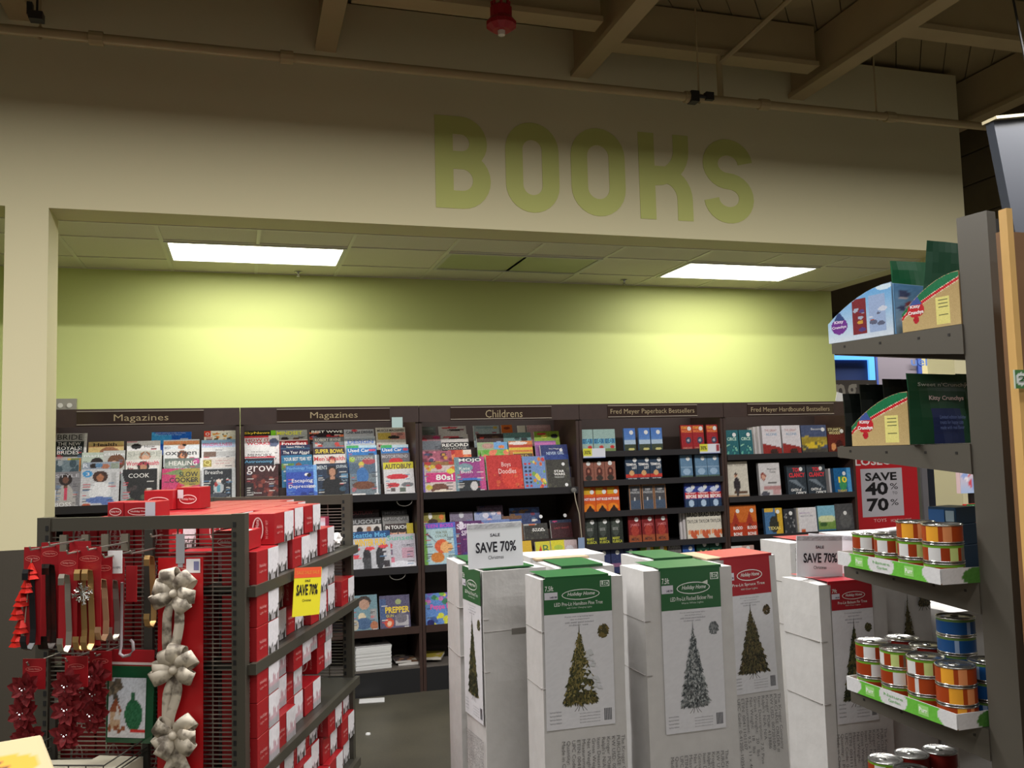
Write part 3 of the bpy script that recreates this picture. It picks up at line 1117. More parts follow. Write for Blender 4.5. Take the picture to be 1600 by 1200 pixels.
# --- second rack
mag(1, 'U', 4, 381, 430, 673, (30, 34, 30), 'black astronomy magazine with a yellow title and green edge', [('r', .85, .7, 1, 1, (120, 190, 40))], [('SkyNews', .0, .8, .82, .95, (230, 200, 50), .02)])
mag(1, 'U', 3, 379, 433, 681, (230, 226, 228), 'white science magazine with red title over two lines', [('r', 0, .93, .7, 1, (214, 60, 70)), ('e', .85, .75, .14, .16, (90, 100, 130))], [('HOW IT', .04, .72, .8, .9, (210, 30, 60), .02), ('WORKS', .06, .74, .68, .79, (210, 30, 60), .02)])
mag(1, 'U', 2, 380, 427, 698, (232, 230, 230), 'white magazine headed with black memory title', [('r', 0, .62, 1, .66, (190, 40, 60))], [('THE SCIENCE OF', .2, .8, .8, .85, (90, 80, 80)), ('MEMORY', .1, .9, .66, .76, K)])
mag(1, 'U', 1, 382, 428, 716, (26, 34, 50), 'dark magazine with light blue title under the memory one', [], [('Astronomy', .0, .95, .82, .94, (90, 160, 200), .02)])
mag(1, 'U', 0, 378, 430, 727, (60, 22, 24), 'dark red magazine with huge white lowercase title', [('s', 30, [(110, 40, 36), (84, 26, 28), (130, 60, 50)], .2, .1, 1, .7, .07, 3), ('r', 0, 0, .25, .5, (34, 22, 24))], [('grow', .05, .92, .74, .98, (232, 222, 222), .0), ('Choose', .2, .5, .2, .25, W_), ('Plant food', .6, .9, .5, .54, (200, 170, 170))])
mag(1, 'U', 4, 430, 480, 672, (150, 152, 150), 'grey magazine with bright yellow title', [('e', .3, .6, .12, .1, HB), ('e', .65, .58, .1, .08, (90, 60, 40))], [('MINDSET', .05, .85, .78, .95, (220, 220, 50), .03)])
mag(1, 'U', 3, 437, 481, 687, (160, 36, 44), 'deep red food magazine with white title', [('r', 0, .96, 1, 1, (230, 210, 210))], [('Foodies', .08, .95, .76, .92, W_, .01)])
mag(1, 'U', 2, 438, 484, 695, (24, 30, 70), 'navy yearly horoscope magazine with three white lines', [('r', 0, .86, 1, .9, (40, 80, 110))], [("Susan Miller's", .2, .8, .9, .96, W_), ('The Year Ahead', .08, .97, .7, .8, W_)])
mag(1, 'U', 1, 440, 488, 711, (40, 110, 150), 'teal magazine with white slogan and a face', [('e', .55, .62, .12, .14, (120, 70, 50)), ('r', 0, .55, .4, .75, (90, 130, 60))], [('YOUR BEST YEAR YET', .08, .97, .82, .93, W_, .01)])
mag(1, 'U', 0, 447, 495, 727, (46, 76, 170), 'blue psychology magazine with three white words', [('r', 0, .8, 1, 1, (60, 110, 180)), ('r', .9, 0, 1, 1, (120, 170, 226)), ('s', 9, [(30, 50, 130), (60, 100, 190)], 0, 0, 1, .3, .12, 3), ('e', .66, .72, .06, .05, W_), ('e', .75, .7, .07, .06, (16, 22, 50))], [('Psychology Today', .04, .98, .86, .95, (110, 170, 220), .02), ('Escaping', .18, .86, .46, .6, W_), ('Depression', .08, .94, .3, .43, W_)])
mag(1, 'U', 4, 483, 537, 671, (40, 30, 34), 'black and red wrestling magazine with white capitals', [('s', 10, [(170, 30, 40), (220, 120, 80)], 0, .6, 1, .86, .08, 3)], [('BEST WWE', .06, .96, .84, .95, W_, .03)])
mag(1, 'U', 3, 489, 537, 683, (110, 116, 120), 'grey magazine with white name across its head', [('s', 8, [(180, 60, 50), (70, 60, 60)], .1, .55, 1, .78, .08, 5)], [('ROBERT IRVINE', .06, .9, .83, .95, W_, .02)])
mag(1, 'U', 2, 489, 538, 698, (56, 44, 50), 'dark football magazine with yellow capitals', [('r', 0, .95, 1, 1, (110, 120, 140))], [('SUPER BOWL', .06, .97, .76, .91, (232, 206, 60), .02)])
mag(1, 'U', 1, 490, 540, 710, (216, 208, 204), 'pale mens magazine with a red title', [('e', .58, .82, .12, .12, (60, 40, 34)), ('e', .58, .76, .08, .1, SK)], [("Men'sHealth", .02, .98, .8, .94, (200, 50, 56), .02)])
mag(1, 'U', 0, 494, 544, 724, (34, 48, 70), 'navy magazine with a bearded man in a black jacket',
    [('p', .5, .76, .34, (34, 26, 26), (176, 130, 104), (22, 24, 28)), ('e', .5, .18, .36, .36, (22, 24, 28)), ('r', .78, .55, .98, .68, (90, 130, 160)), ('e', .8, .25, .1, .07, (50, 80, 100))],
    [("MEN'S", .03, .34, .83, .95, (190, 200, 206), .02), ('JOURNAL', .62, .97, .83, .95, (190, 200, 206), .02), ('Gear guide', .05, .25, .5, .56, W_), ('Top 50', .78, .95, .45, .52, (170, 200, 210))])
mag(1, 'U', 4, 537, 584, 671, (176, 178, 186), 'grey driving magazine with dark capitals', [('e', .35, .95, .1, .06, (200, 70, 80))], [('CAR and DRIVER', .08, .98, .8, .93, (44, 52, 70), .02)])
mag(1, 'U', 3, 538, 586, 682, (186, 192, 200), 'silver magazine with blue and white title', [('r', 0, .84, 1, .93, (150, 160, 170))], [('DESIGN', .1, .94, .72, .86, (70, 110, 190), .03)])
mag(1, 'U', 2, 541, 588, 696, (50, 120, 190), 'blue banner car magazine left of its twin', [('r', 0, .9, .4, 1, (70, 170, 100)), ('r', .4, .9, 1, 1, (180, 210, 225)), ('e', .85, .82, .12, .05, (200, 70, 110))], [('Used Car', .05, .75, .76, .88, W_, .02)])
mag(1, 'U', 0, 545, 592, 711, (110, 122, 130), 'tall plastic wrapped magazine of an angler with a brown fish',
    [('r', 0, .55, .9, .8, (80, 100, 120)), ('e', .65, .85, .22, .08, (170, 70, 80)), ('e', .4, .78, .09, .06, (206, 190, 80)), ('e', .4, .7, .07, .06, (196, 150, 120)), ('e', .42, .5, .2, .2, (60, 110, 170)), ('e', .45, .27, .36, .1, (110, 66, 46)), ('r', .86, 0, .92, 1, (220, 224, 230)), ('r', .0, 0, .5, .08, (230, 228, 226)), ('e', .1, .9, .1, .06, (160, 190, 60))], [('OUTDOOR', .06, .8, .88, .96, (190, 200, 190))])
mag(1, 'U', 4, 587, 633, 668, (206, 200, 190), 'cream muscle car magazine with dark title', [('r', .05, .45, .5, .75, (196, 170, 80)), ('r', .5, .45, .98, .75, (206, 140, 130)), ('e', .6, .55, .2, .08, (40, 40, 40))], [('MUSCLE MACHINES', .05, .95, .82, .92, (60, 54, 50), .02)])
mag(1, 'U', 2, 595, 638, 695, (50, 120, 190), 'blue banner car magazine right of its twin', [('r', 0, .9, .4, 1, (70, 170, 100)), ('r', .4, .9, 1, 1, (190, 214, 226)), ('e', .88, .82, .1, .05, (206, 70, 90))], [('Used Car', .05, .75, .76, .88, W_, .02)])
mag(1, 'U', 1, 596, 640, 708, (110, 104, 110), 'grey motoring magazine with a red car nose', [('e', .5, .74, .25, .1, (196, 40, 50))], [('MOTORTREND', .02, .94, .84, .95, (180, 176, 180), .03)])
mag(1, 'U', 0, 602, 649, 722, (206, 204, 206), 'white used car listing magazine with yellow masthead', [('r', .0, .8, 1, 1, (206, 196, 50)), ('e', .45, .56, .36, .08, (196, 40, 54)), ('e', .3, .31, .2, .07, (190, 50, 60)), ('e', .76, .31, .2, .07, (110, 112, 116)), ('r', .2, .12, .36, .22, (90, 80, 80)), ('r', .5, .1, .7, .22, (90, 100, 90)), ('r', .45, .0, .7, .05, (196, 190, 60))], [('AUTOBUY', .05, .93, .8, .95, (70, 50, 20), .03)])
# --- childrens rack
mag(2, 'U', 4, 653, 680, 667, (120, 126, 128), 'grey magazine in the corner under the header', [('r', .1, .86, .9, .94, (150, 156, 158))])
mag(2, 'U', 4, 685, 728, 666, (196, 190, 190), 'white magazine with red script and black scribble', [('e', .4, .93, .3, .04, (190, 50, 60)), ('e', .6, .82, .3, .04, (50, 40, 44)), ('e', .85, .83, .08, .04, (120, 60, 70))])
mag(2, 'U', 3, 652, 688, 680, (150, 110, 116), 'pink grey music magazine', [('e', .8, .9, .16, .06, (206, 60, 120)), ('e', .2, .8, .2, .1, (170, 60, 70)), ('r', 0, .4, 1, .75, (110, 116, 124))])
mag(2, 'U', 3, 687, 731, 679, (190, 184, 182), 'white magazine with red band below the scribbled one', [('e', .4, .9, .3, .04, (190, 60, 70)), ('e', .6, .84, .3, .03, (60, 50, 54))])
mag(2, 'U', 2, 690, 733, 691, (34, 32, 34), 'black record magazine with white capitals', [], [('RECORD', .02, .97, .84, .96, (226, 222, 216), .03), ('COLLECTOR', .02, .9, .74, .81, (190, 186, 180), .01)])
mag(2, 'U', 1, 653, 702, 705, (170, 90, 110), 'pink crowded magazine of many small faces', [('s', 26, [(216, 130, 150), (120, 50, 70), (206, 150, 60), (70, 70, 110), (60, 50, 56)], 0, .4, 1, 1, .09, 5)])
mag(2, 'U', 0, 655, 706, 722, (206, 190, 186), 'white magazine with pink block and large eighties numerals', [('r', 0, .9, 1, 1, (150, 110, 60)), ('r', .1, .36, 1, .66, (200, 50, 120)), ('s', 10, [(210, 110, 40), (190, 50, 50), (210, 180, 60)], 0, .75, 1, 1, .09, 2), ('r', 0, 0, .06, 1, (110, 90, 170)), ('e', .87, .7, .12, .08, (222, 210, 70)), ('e', .5, .16, .28, .16, (110, 66, 50)), ('e', .18, .2, .1, .08, (196, 180, 60)), ('e', .6, .05, .3, .08, (226, 214, 196))], [('80s!', .4, .93, .42, .6, W_, .03), ('THE GREATEST', .1, .7, .67, .71, (90, 40, 80))])
mag(2, 'U', 1, 700, 736, 703, (206, 80, 50), 'red orange comic magazine', [('s', 8, [(226, 130, 80), (180, 40, 40)], 0, .6, 1, 1, .14, 5), ('r', .65, .85, 1, 1, (226, 210, 200))])
mag(2, 'U', 0, 709, 756, 714, (150, 60, 130), 'magenta music magazine with white capitals and black band', [('r', 0, .0, .16, 1, (110, 140, 150)), ('r', .16, .86, 1, 1, (40, 60, 76)), ('e', .35, .7, .25, .12, (120, 150, 160)), ('r', .1, 0, .8, .36, (28, 34, 40)), ('e', .6, .18, .12, .13, (200, 196, 196)), ('r', .1, .34, .85, .4, (60, 110, 190)), ('r', .85, 0, 1, 1, (190, 70, 130))], [('MOJO', .15, .9, .84, .96, W_, .03), ('Kate', .15, .5, .64, .72, W_), ('Bush', .2, .58, .54, .62, W_)])
mag(2, 'U', 4, 739, 779, 665, (156, 170, 176), 'pale blue grey magazine under the childrens sign', [('r', .1, .88, .9, .93, (120, 140, 150)), ('e', .85, .9, .08, .06, (190, 160, 70))])
mag(2, 'U', 3, 744, 786, 678, (60, 42, 38), 'dark brown book with small red spots', [('e', .2, .84, .08, .05, (180, 60, 50)), ('e', .7, .86, .15, .04, (96, 70, 50))])
mag(2, 'U', 2, 745, 792, 691, (150, 170, 130), 'green and blue picture magazine for children', [('e', .35, .86, .2, .1, (180, 140, 130)), ('r', .55, .75, 1, 1, (110, 160, 210)), ('e', .8, .82, .1, .07, (220, 130, 60)), ('r', 0, .55, 1, .7, (110, 180, 60))])
mag(2, 'U', 1, 752, 795, 703, (120, 170, 80), 'bright green picture magazine behind the red book', [('s', 14, [(226, 200, 70), (90, 160, 50), (220, 120, 90)], 0, .6, 1, 1, .1, 2)])
mag(2, 'U', 0, 759, 814, 711, (186, 40, 36), 'large red childrens book with white handwritten title', [('e', .75, .35, .35, .3, (206, 56, 40)), ('s', 10, [(206, 90, 50), (150, 30, 30)], .2, .05, 1, .5, .05, 5)], [('Boys', .42, .68, .64, .8, (232, 200, 196)), ('Doodles', .32, .82, .48, .62, (232, 200, 196), .01)], name='book', th=.02)
mag(2, 'U', 4, 783, 800, 664, (196, 100, 40), 'small orange book at the top', [('e', .5, .85, .3, .06, (120, 50, 30))], name='book')
mag(2, 'U', 4, 808, 820, 665, (206, 200, 190), 'tiny pale book at the top', name='book')
mag(2, 'U', 3, 785, 829, 676, (96, 130, 130), 'teal book with two dark figures', [('e', .75, .72, .12, .08, K), ('e', .5, .76, .1, .06, (40, 60, 60))], name='book')
mag(2, 'U', 2, 794, 831, 689, (206, 120, 60), 'orange and yellow book with bright glare', [('e', .4, .92, .4, .06, (226, 216, 210)), ('r', 0, .66, 1, .76, (216, 186, 60)), ('r', 0, .78, 1, .86, (180, 60, 40))], name='book')  # glare is a pale ellipse painted into the cover art
mag(2, 'U', 1, 802, 832, 706, (90, 66, 36), 'brown book with gold capitals', [('r', 0, .93, 1, 1, (206, 170, 60))], [('GOLD', .1, .75, .78, .9, (206, 170, 90), .01)], name='book')
mag(2, 'U', 0, 815, 850, 713, (110, 140, 190), 'sticker book with columns of dots and cartoon scene', [('s', 22, [(210, 120, 50), (120, 160, 70), (196, 60, 60), (220, 200, 90)], .4, .05, .95, .95, .07, 5)] + [('e', u, .12 + .11 * q, .06, .035, (34, 44, 70) if q % 3 else (190, 50, 50)) for u in (.12, .3) for q in range(7)], name='book')
mag(2, 'U', 4, 823, 860, 664, (176, 140, 146), 'dusty pink book under the header', [('r', .1, .88, .9, .93, (190, 160, 166))], name='book')
mag(2, 'U', 3, 834, 873, 674, (130, 160, 50), 'lime green book with black mark', [('e', .8, .8, .14, .1, K), ('e', .3, .9, .2, .04, (196, 50, 60)), ('e', .4, .8, .14, .06, (216, 206, 80))], name='book')
mag(2, 'U', 2, 835, 868, 689, (140, 90, 150), 'purple book with lilac stripes', [('r', 0, .86, 1, .94, (190, 110, 170))], name='book')
o = mag(2, 'U', 1, 844, 886, 695, (40, 52, 110), 'navy book with white lines and a round sticker', [('r', 0, .2, 1, .7, (34, 60, 130))], [('The Magic of', .3, .8, .85, .9, W_), ('NEVER GIRL', .2, .85, .7, .79, (190, 210, 235), .01)], name='book', th=.02)
disc(o, .055, .215, .013, (225, 225, 225))
o = mag(2, 'U', 0, 852, 888, 718, (52, 50, 42), 'dark space themed book with white blocky capitals', [('s', 34, [(74, 72, 58), (40, 38, 34)], 0, 0, 1, 1, .05, 3)], [('STAR', .32, .76, .56, .64, W_, .03), ('WARS', .3, .78, .46, .54, W_, .03), ('MADE EASY', .32, .74, .37, .43, (200, 200, 196))], name='book', th=.02)
disc(o, .045, .19, .013, (225, 225, 225))
disc(o, .055, .03, .013, (225, 225, 225))
# --- lower displays
mag(1, 'L', 3, 545, 592, 797, (56, 40, 42), 'dark magazine with dull red title', [], [('OUTLAW', .1, .8, .84, .96, (130, 50, 56), .02)])
mag(1, 'L', 3, 597, 636, 797, (66, 66, 68), 'dark grey motorcycle magazine', [], [('MUSCLE', .1, .9, .84, .95, (110, 106, 106), .02)])
mag(1, 'L', 2, 546, 596, 809, (60, 58, 58), 'dark magazine with bold grey capitals', [('s', 8, [(120, 100, 90), (190, 180, 170)], 0, .4, 1, .7, .08, 3)], [('BUGOUT', .04, .98, .8, .94, (150, 150, 150), .04)])
mag(1, 'L', 2, 597, 638, 805, (140, 138, 136), 'grey classic car magazine', [], [('CLASSIC CAR', .04, .95, .82, .94, (50, 48, 48), .02)])
mag(1, 'L', 1, 547, 596, 820, (206, 200, 196), 'white celebrity magazine with several small heads', [('e', .3, .85, .1, .1, HB), ('e', .6, .87, .08, .08, (150, 100, 70)), ('e', .85, .84, .1, .1, HB)])
mag(1, 'L', 1, 601, 645, 818, (60, 46, 44), 'dark gossip magazine with white title and faces', [('e', .3, .72, .12, .12, SK), ('e', .6, .72, .12, .12, SK), ('e', .3, .8, .14, .08, HB), ('e', .6, .8, .14, .08, HB), ('r', .78, .6, 1, 1, (206, 186, 60))], [('IN TOUCH', .02, .76, .84, .95, W_, .03)])
mag(1, 'L', 0, 547, 609, 830, (190, 190, 196), 'city magazine with blue band, yellow words and two shoes', [('r', 0, .82, 1, 1, (36, 80, 130)), ('e', .4, .28, .11, .28, (48, 48, 52)), ('e', .72, .3, .11, .28, (48, 48, 52)), ('r', .3, 0, .5, .3, (70, 70, 74)), ('e', .12, .54, .11, .05, (216, 70, 80)), ('e', .48, .56, .12, .05, (216, 70, 80)), ('e', .82, .6, .12, .05, (216, 70, 80)), ('e', .12, .38, .1, .05, (216, 70, 80)), ('r', .82, .06, .97, .24, (60, 56, 60))], [('Seattle Met', .05, .9, .84, .97, (90, 170, 220), .02), ('WINTER FUN!', .1, .88, .62, .8, (236, 190, 40), .05)])
mag(1, 'L', 0, 608, 656, 834, (186, 182, 192), 'wintry magazine with mint green title', [('e', .15, .68, .1, .08, (216, 60, 76)), ('r', .1, .4, .25, .55, (120, 110, 130)), ('r', .55, .3, .95, .6, (190, 150, 166)), ('e', .5, .1, .5, .12, (220, 220, 228)), ('r', .1, .18, .3, .34, (210, 120, 140))], [('Sunset', .08, .95, .82, .97, (110, 180, 160), .02), ('YOUR BEST', .55, .95, .62, .7, (70, 66, 80))])
mag(2, 'L', 2, 656, 695, 801, (140, 130, 50), 'olive yellow comic half hidden at the top', [('e', .4, .9, .08, .1, W_), ('e', .85, .85, .1, .08, (216, 120, 50)), ('e', .5, .72, .2, .08, (60, 40, 30))])
mag(2, 'L', 2, 702, 738, 800, (120, 110, 130), 'mauve comic half hidden at the top', [('e', .5, .9, .1, .1, (200, 200, 206)), ('r', 0, .6, 1, .7, (80, 60, 90))])
mag(2, 'L', 2, 740, 782, 799, (150, 160, 190), 'pastel comic with pink faces', [('s', 10, [(216, 170, 170), (90, 110, 170), (210, 206, 220)], 0, .5, 1, 1, .1, 3)])
mag(2, 'L', 3, 745, 785, 790, (84, 66, 84), 'dim purple comic at the very back', [('s', 6, [(150, 80, 110), (60, 60, 90)], 0, .6, 1, 1, .1, 3)])
mag(2, 'L', 3, 795, 842, 793, (46, 60, 100), 'dim blue comic at the very back', [('s', 8, [(110, 40, 60), (60, 90, 140), (110, 80, 50)], 0, .6, 1, 1, .1, 6)])
mag(2, 'L', 2, 785, 815, 806, (110, 76, 50), 'brown and blue picture book', [('r', 0, .7, 1, .86, (60, 90, 150))], name='book')
mag(2, 'L', 0, 656, 708, 817, (96, 140, 190), 'bright blue how-to magazine with a painted archer', [('r', 0, .88, 1, 1, (90, 96, 190)), ('r', 0, 0, .1, 1, (110, 160, 70)), ('r', .12, .05, .92, .85, (170, 196, 200)), ('e', .55, .45, .22, .16, (206, 90, 50)), ('e', .68, .42, .18, .13, (226, 170, 110)), ('e', .4, .2, .2, .12, (196, 120, 50)), ('t', .1, .75, .14, .78, .5, .45, (70, 60, 80))], [('TEEN BOSS', .05, .93, .89, .97, (196, 60, 190), .02), ('WATER', .38, .74, .74, .8, (90, 90, 30)), ('COLORS', .36, .76, .66, .72, (90, 90, 30))])
mag(2, 'L', 0, 708, 752, 814, (84, 36, 96), 'purple magazine with white jagged title', [('e', .25, .9, .12, .1, (226, 220, 232)), ('e', .5, .1, .35, .2, (70, 50, 120)), ('r', .0, .0, .2, 1, (96, 40, 84))], [('SUPER', .1, .95, .82, .94, (216, 200, 220), .04), ('SPEAK', .25, .9, .66, .78, (216, 200, 220), .03), ('smart girls', .3, .9, .55, .6, (200, 90, 160))])
mag(2, 'L', 1, 752, 796, 812, (110, 130, 180), 'light blue magazine partly behind the sale card', [('s', 9, [(226, 220, 226), (196, 90, 100)], 0, .6, 1, 1, .08, 4)])
o = mag(2, 'L', 2, 818, 855, 818, (56, 54, 50), 'dark lower book with white blocky capitals', [('r', 0, .92, .55, 1, (180, 176, 170)), ('e', .35, .95, .15, .05, (206, 100, 60)), ('s', 26, [(80, 78, 66), (40, 38, 36)], 0, 0, 1, .85, .05, 3)], [('STAR', .35, .85, .6, .7, W_, .03), ('WARS', .32, .88, .49, .59, W_, .03)], name='book', th=.02)
disc(o, .05, .17, .014, (225, 225, 225))
o = mag(2, 'L', 2, 860, 893, 812, (60, 24, 28), 'dark red lower book with faint red title', [('r', 0, .85, 1, 1, (34, 46, 70)), ('e', .2, .92, .12, .04, (190, 60, 110))], [('LAST SHOT', .15, .85, .5, .6, (150, 40, 44), .01)], name='book', th=.02)
disc(o, .04, .17, .014, (225, 225, 225))
mag(2, 'L', 0, 836, 859, 846, (206, 196, 60), 'small yellow alphabet book, left', [('t', .1, .2, .35, .8, .5, .2, (196, 60, 40))], [('B', .5, .9, .3, .8, (50, 110, 60))], name='book', th=.02)
mag(2, 'L', 0, 860, 883, 844, (210, 200, 50), 'small yellow book beside the alphabet one', [('e', .5, .6, .3, .14, (170, 190, 70))], name='book', th=.02)
mag(2, 'L', 0, 885, 905, 843, (190, 170, 170), 'small pale pink book at the rack end', [('e', .4, .5, .3, .2, (206, 200, 206))], name='book', th=.02)
mag(2, 'L', 0, 815, 830, 845, (210, 170, 50), 'small golden book behind the sale card edge', [], name='book', th=.02)
mag(1, 'B', 0, 548, 589, 930, (110, 140, 150), 'photo magazine of a man above a family group', [('e', .5, .82, .26, .16, (60, 50, 46)), ('e', .5, .74, .2, .14, (176, 140, 120)), ('e', .4, .4, .14, .12, (206, 190, 160)), ('e', .45, .22, .3, .16, (70, 96, 130)), ('e', .12, .2, .14, .14, (180, 170, 150)), ('e', .85, .15, .15, .12, (170, 110, 80)), ('r', .72, .3, .96, .6, (150, 150, 150))])
mag(1, 'B', 0, 592, 639, 930, (84, 80, 106), 'survival magazine with bold yellow title', [('r', .0, .3, .2, .9, (70, 90, 130)), ('e', .62, .8, .1, .08, (150, 160, 110)), ('e', .3, .2, .16, .14, (196, 80, 50)), ('e', .3, .18, .08, .08, (220, 180, 150)), ('r', .5, .1, .95, .4, (170, 166, 170)), ('e', .7, .32, .2, .14, (110, 106, 116))], [('PREPPER', .18, .98, .48, .66, (222, 190, 40), .04), ('GUN', .2, .45, .36, .44, (216, 200, 70))])
mag(2, 'B', 0, 653, 700, 927, (90, 130, 190), 'bright nursery magazine with pink looping title', [('s', 22, [(110, 170, 70), (190, 110, 170), (206, 200, 70), (110, 90, 170), (60, 120, 90)], 0, .7, 1, 1, .09, 3), ('s', 10, [(200, 200, 60), (216, 130, 170), (60, 90, 150)], .2, .02, 1, .32, .1, 7), ('e', .16, .1, .13, .1, (28, 30, 90))], [('Peppa Pig', .18, .95, .46, .66, (216, 70, 150), .03)])

# ---------------------------------------------------------------- books on the two right bookcases
def face_books(bay, zs, xs, yt, wpx, bg, look, ops=(), txt=(), th=.022, depth=.03, stk=(.78, .84), copies=0, bg2=None, lb=None, grp=None, hh=None):
    """a run of equal books standing face out; first is built, the rest are copies"""
    first = None
    for q, xa in enumerate(xs):
        pa, pb = at(xa, yt, 1, YB + depth), at(xa + wpx, yt, 1, YB + depth)
        wid = pb[0] - pa[0] - .002
        if first is None:
            hei = (pa[2] + pb[2]) / 2 - zs + .0
            wid0, hei0 = wid, hei
            A = Art(20, max(4, int(20 * hei / wid)), bg, bg2)
            art_ops(A, ops)
            A.n(9, int(xa))
        lean = math.radians(4)
        M = TR((pa[0] + pb[0]) / 2, YB + depth, zs) @ Matrix.Rotation(-lean, 4, 'X')
        g_ = grp or 'three copies of the ' + look
        pos = ['left', 'middle', 'right'] if len(xs) == 3 else ['left', 'right'] if len(xs) == 2 else ['single']
        L = (look + ', ' + (pos[q] + ' copy' if len(xs) > 1 else 'standing alone') + ' on ' + lb)
        if first is None:
            b = MB()
            b.box(-wid / 2, 0, 0, wid / 2, th, hei)
            o = b.build('book', mat('book_block', tuple(int(v * .8) for v in (bg if bg2 is None else bg2)), .5), None, M)
            link('cover', art_mesh(A, wid, hei), o)
            for t_ in txt:
                text(t_[0], (t_[1] - .5) * wid, (t_[2] - .5) * wid, t_[3] * hei, t_[4] * hei, t_[5], o, y=-.0014, bold=t_[6] if len(t_) > 6 else .01)
            if stk:
                disc(o, (stk[0] - .5) * wid, stk[1] * hei, .017, (214, 214, 212))
            tag(o, L, 'book', g_ if len(xs) > 1 else None)
            first = o
        else:
            o = copy_tree(first, M, L)
        for c in range(copies if q == 0 else 0):
            b = MB()
            b.box(-wid0 / 2, 0, 0, wid0 / 2, th, hei0)
            o = b.build('book', mat('book_block2', (206, 200, 200), .6), None, M @ Matrix.Translation((-.016 * (c + 1), (th + .004) * (c + 1), 0)))
            tag(o, '%s spare copy behind the %s' % (('first', 'second', 'third')[c], look), 'book', 'spare copies behind the ' + look)
    return first


PBS = 'paperback shelf '
TE = (150, 176, 166)
z = 1.637
face_books(3, z, (909, 927, 944), 671, 17.5, (150, 176, 170), 'pale teal paperback with blue word', [('r', .05, .4, .95, .6, (70, 140, 180)), ('e', .7, .25, .2, .07, (190, 60, 60)), ('r', 0, 0, 1, .18, (120, 140, 90)), ('e', .5, .5, .2, .1, (120, 200, 226))], [('DEAR', .1, .9, .42, .6, (30, 70, 110), .02)], stk=None, lb='the top paperback shelf')
face_books(3, z, (975, 998, 1017), 669, 18, (70, 110, 180), 'blue sky paperback with yellow flowers', [('r', 0, .3, 1, .5, (170, 190, 210)), ('r', 0, 0, 1, .32, (60, 70, 56)), ('e', .6, .12, .25, .06, (196, 190, 120))], lb='the top paperback shelf', stk=(.65, .82), bg2=(110, 150, 200))
face_books(3, z, (1064, 1082, 1104), 664, 18, (150, 34, 40), 'red paperback with gold name and blue roundel', [('r', 0, .7, 1, .95, (180, 60, 40)), ('e', .62, .4, .24, .13, (60, 66, 90)), ('e', .62, .4, .1, .06, (170, 170, 180))], [('STUART', .05, .6, .84, .95, (226, 170, 60), .03), ('WOODS', .05, .95, .7, .81, (226, 130, 60), .03), ('UNBOUND', .1, .9, .06, .14, (206, 140, 120))], stk=(.75, .86), lb='the top paperback shelf')
z = 1.417
face_books(3, z, (911, 928, 945), 722, 17, (140, 90, 76), 'brown paperback with an arched figure', [('e', .5, .5, .28, .24, (84, 44, 38)), ('e', .5, .55, .1, .1, (170, 110, 90)), ('e', .5, .2, .3, .14, (60, 52, 46))], stk=(.5, .92), lb='the second paperback shelf')
face_books(3, z, (977, 996, 1015), 711, 19, (44, 60, 80), 'navy thriller paperback with a red band', [('r', 0, .12, 1, .24, (190, 60, 50)), ('e', .5, .3, .2, .1, (206, 160, 110))], [('TERMINAL', .05, .95, .58, .68, W_, .02), ('LIST', .55, .95, .45, .55, W_, .02), ('JACK CARR', .15, .9, .02, .1, W_, .02)], stk=(.8, .8), lb='the second paperback shelf')
face_books(3, z, (1063, 1086, 1105), 711, 19, (96, 128, 156), 'misty light blue paperback', [('r', 0, 0, 1, .14, (80, 100, 90)), ('e', .5, .3, .3, .14, (150, 176, 200)), ('r', 0, .46, 1, .5, (130, 156, 180))], stk=(.65, .84), lb='the second paperback shelf')
z = 1.182
face_books(3, z, (912, 931, 949), 761, 19, (206, 90, 30), 'flame orange paperback with white title band', [('r', 0, .72, .6, .95, (206, 160, 40)), ('r', 0, .46, 1, .6, (190, 60, 50)), ('e', .4, .2, .5, .16, (226, 130, 40)), ('t', 0, 0, .5, .3, 1, 0, (50, 34, 30))], [('HOT RULES', .04, .96, .48, .58, W_, .03)], stk=(.7, .8), lb='the third paperback shelf')
face_books(3, z, (983, 1003, 1022), 757, 19, (76, 76, 80), 'grey paperback framed in tan', [('r', 0, 0, .08, 1, (150, 110, 80)), ('r', .92, 0, 1, 1, (150, 110, 80)), ('r', 0, .95, 1, 1, (150, 110, 80)), ('r', .1, .1, .9, .4, (70, 84, 104)), ('e', .45, .45, .07, .07, (200, 200, 200))], [('DEEP', .3, .7, .76, .84, (190, 190, 190)), ('FREEZE', .12, .88, .66, .73, (190, 190, 190))], stk=None, lb='the third paperback shelf')
face_books(3, z, (1070, 1089, 1108), 755, 19, (60, 76, 140), 'blue paperback with red band and white word', [('r', 0, .66, 1, .98, (50, 66, 140)), ('e', .4, .74, .3, .1, (190, 200, 220)), ('r', 0, .38, 1, .64, (190, 36, 44)), ('r', 0, 0, 1, .36, (40, 60, 90)), ('e', .5, .2, .22, .14, (170, 190, 210))], [('BEFORE', .06, .96, .4, .54, W_, .03), ('THE NIGHT', .1, .9, .57, .63, W_)], stk=(.7, .84), lb='the third paperback shelf')
z = .937
face_books(3, z, (914, 934, 954), 807, 19.5, (44, 48, 44), 'black green paperback with yellow author name', [('e', .4, .6, .3, .3, (70, 76, 70))], [('MARY', .1, .7, .18, .27, (190, 190, 60), .02), ('KUBICA', .1, .9, .07, .16, (190, 190, 60), .02), ('GOOD GIRL', .15, .6, .5, .6, (170, 170, 166))], stk=(.6, .8), lb='the fourth paperback shelf')
face_books(3, z, (982, 1003, 1024), 805, 20, (120, 36, 38), 'dark red paperback with orange foot', [('r', 0, 0, 1, .3, (150, 80, 50)), ('e', .5, .45, .3, .2, (160, 60, 50))], [('JAMES', .15, .85, .58, .7, (206, 120, 120), .01), ('METAL', .2, .8, .1, .2, (60, 30, 30), .02)], stk=(.65, .84), lb='the fourth paperback shelf')
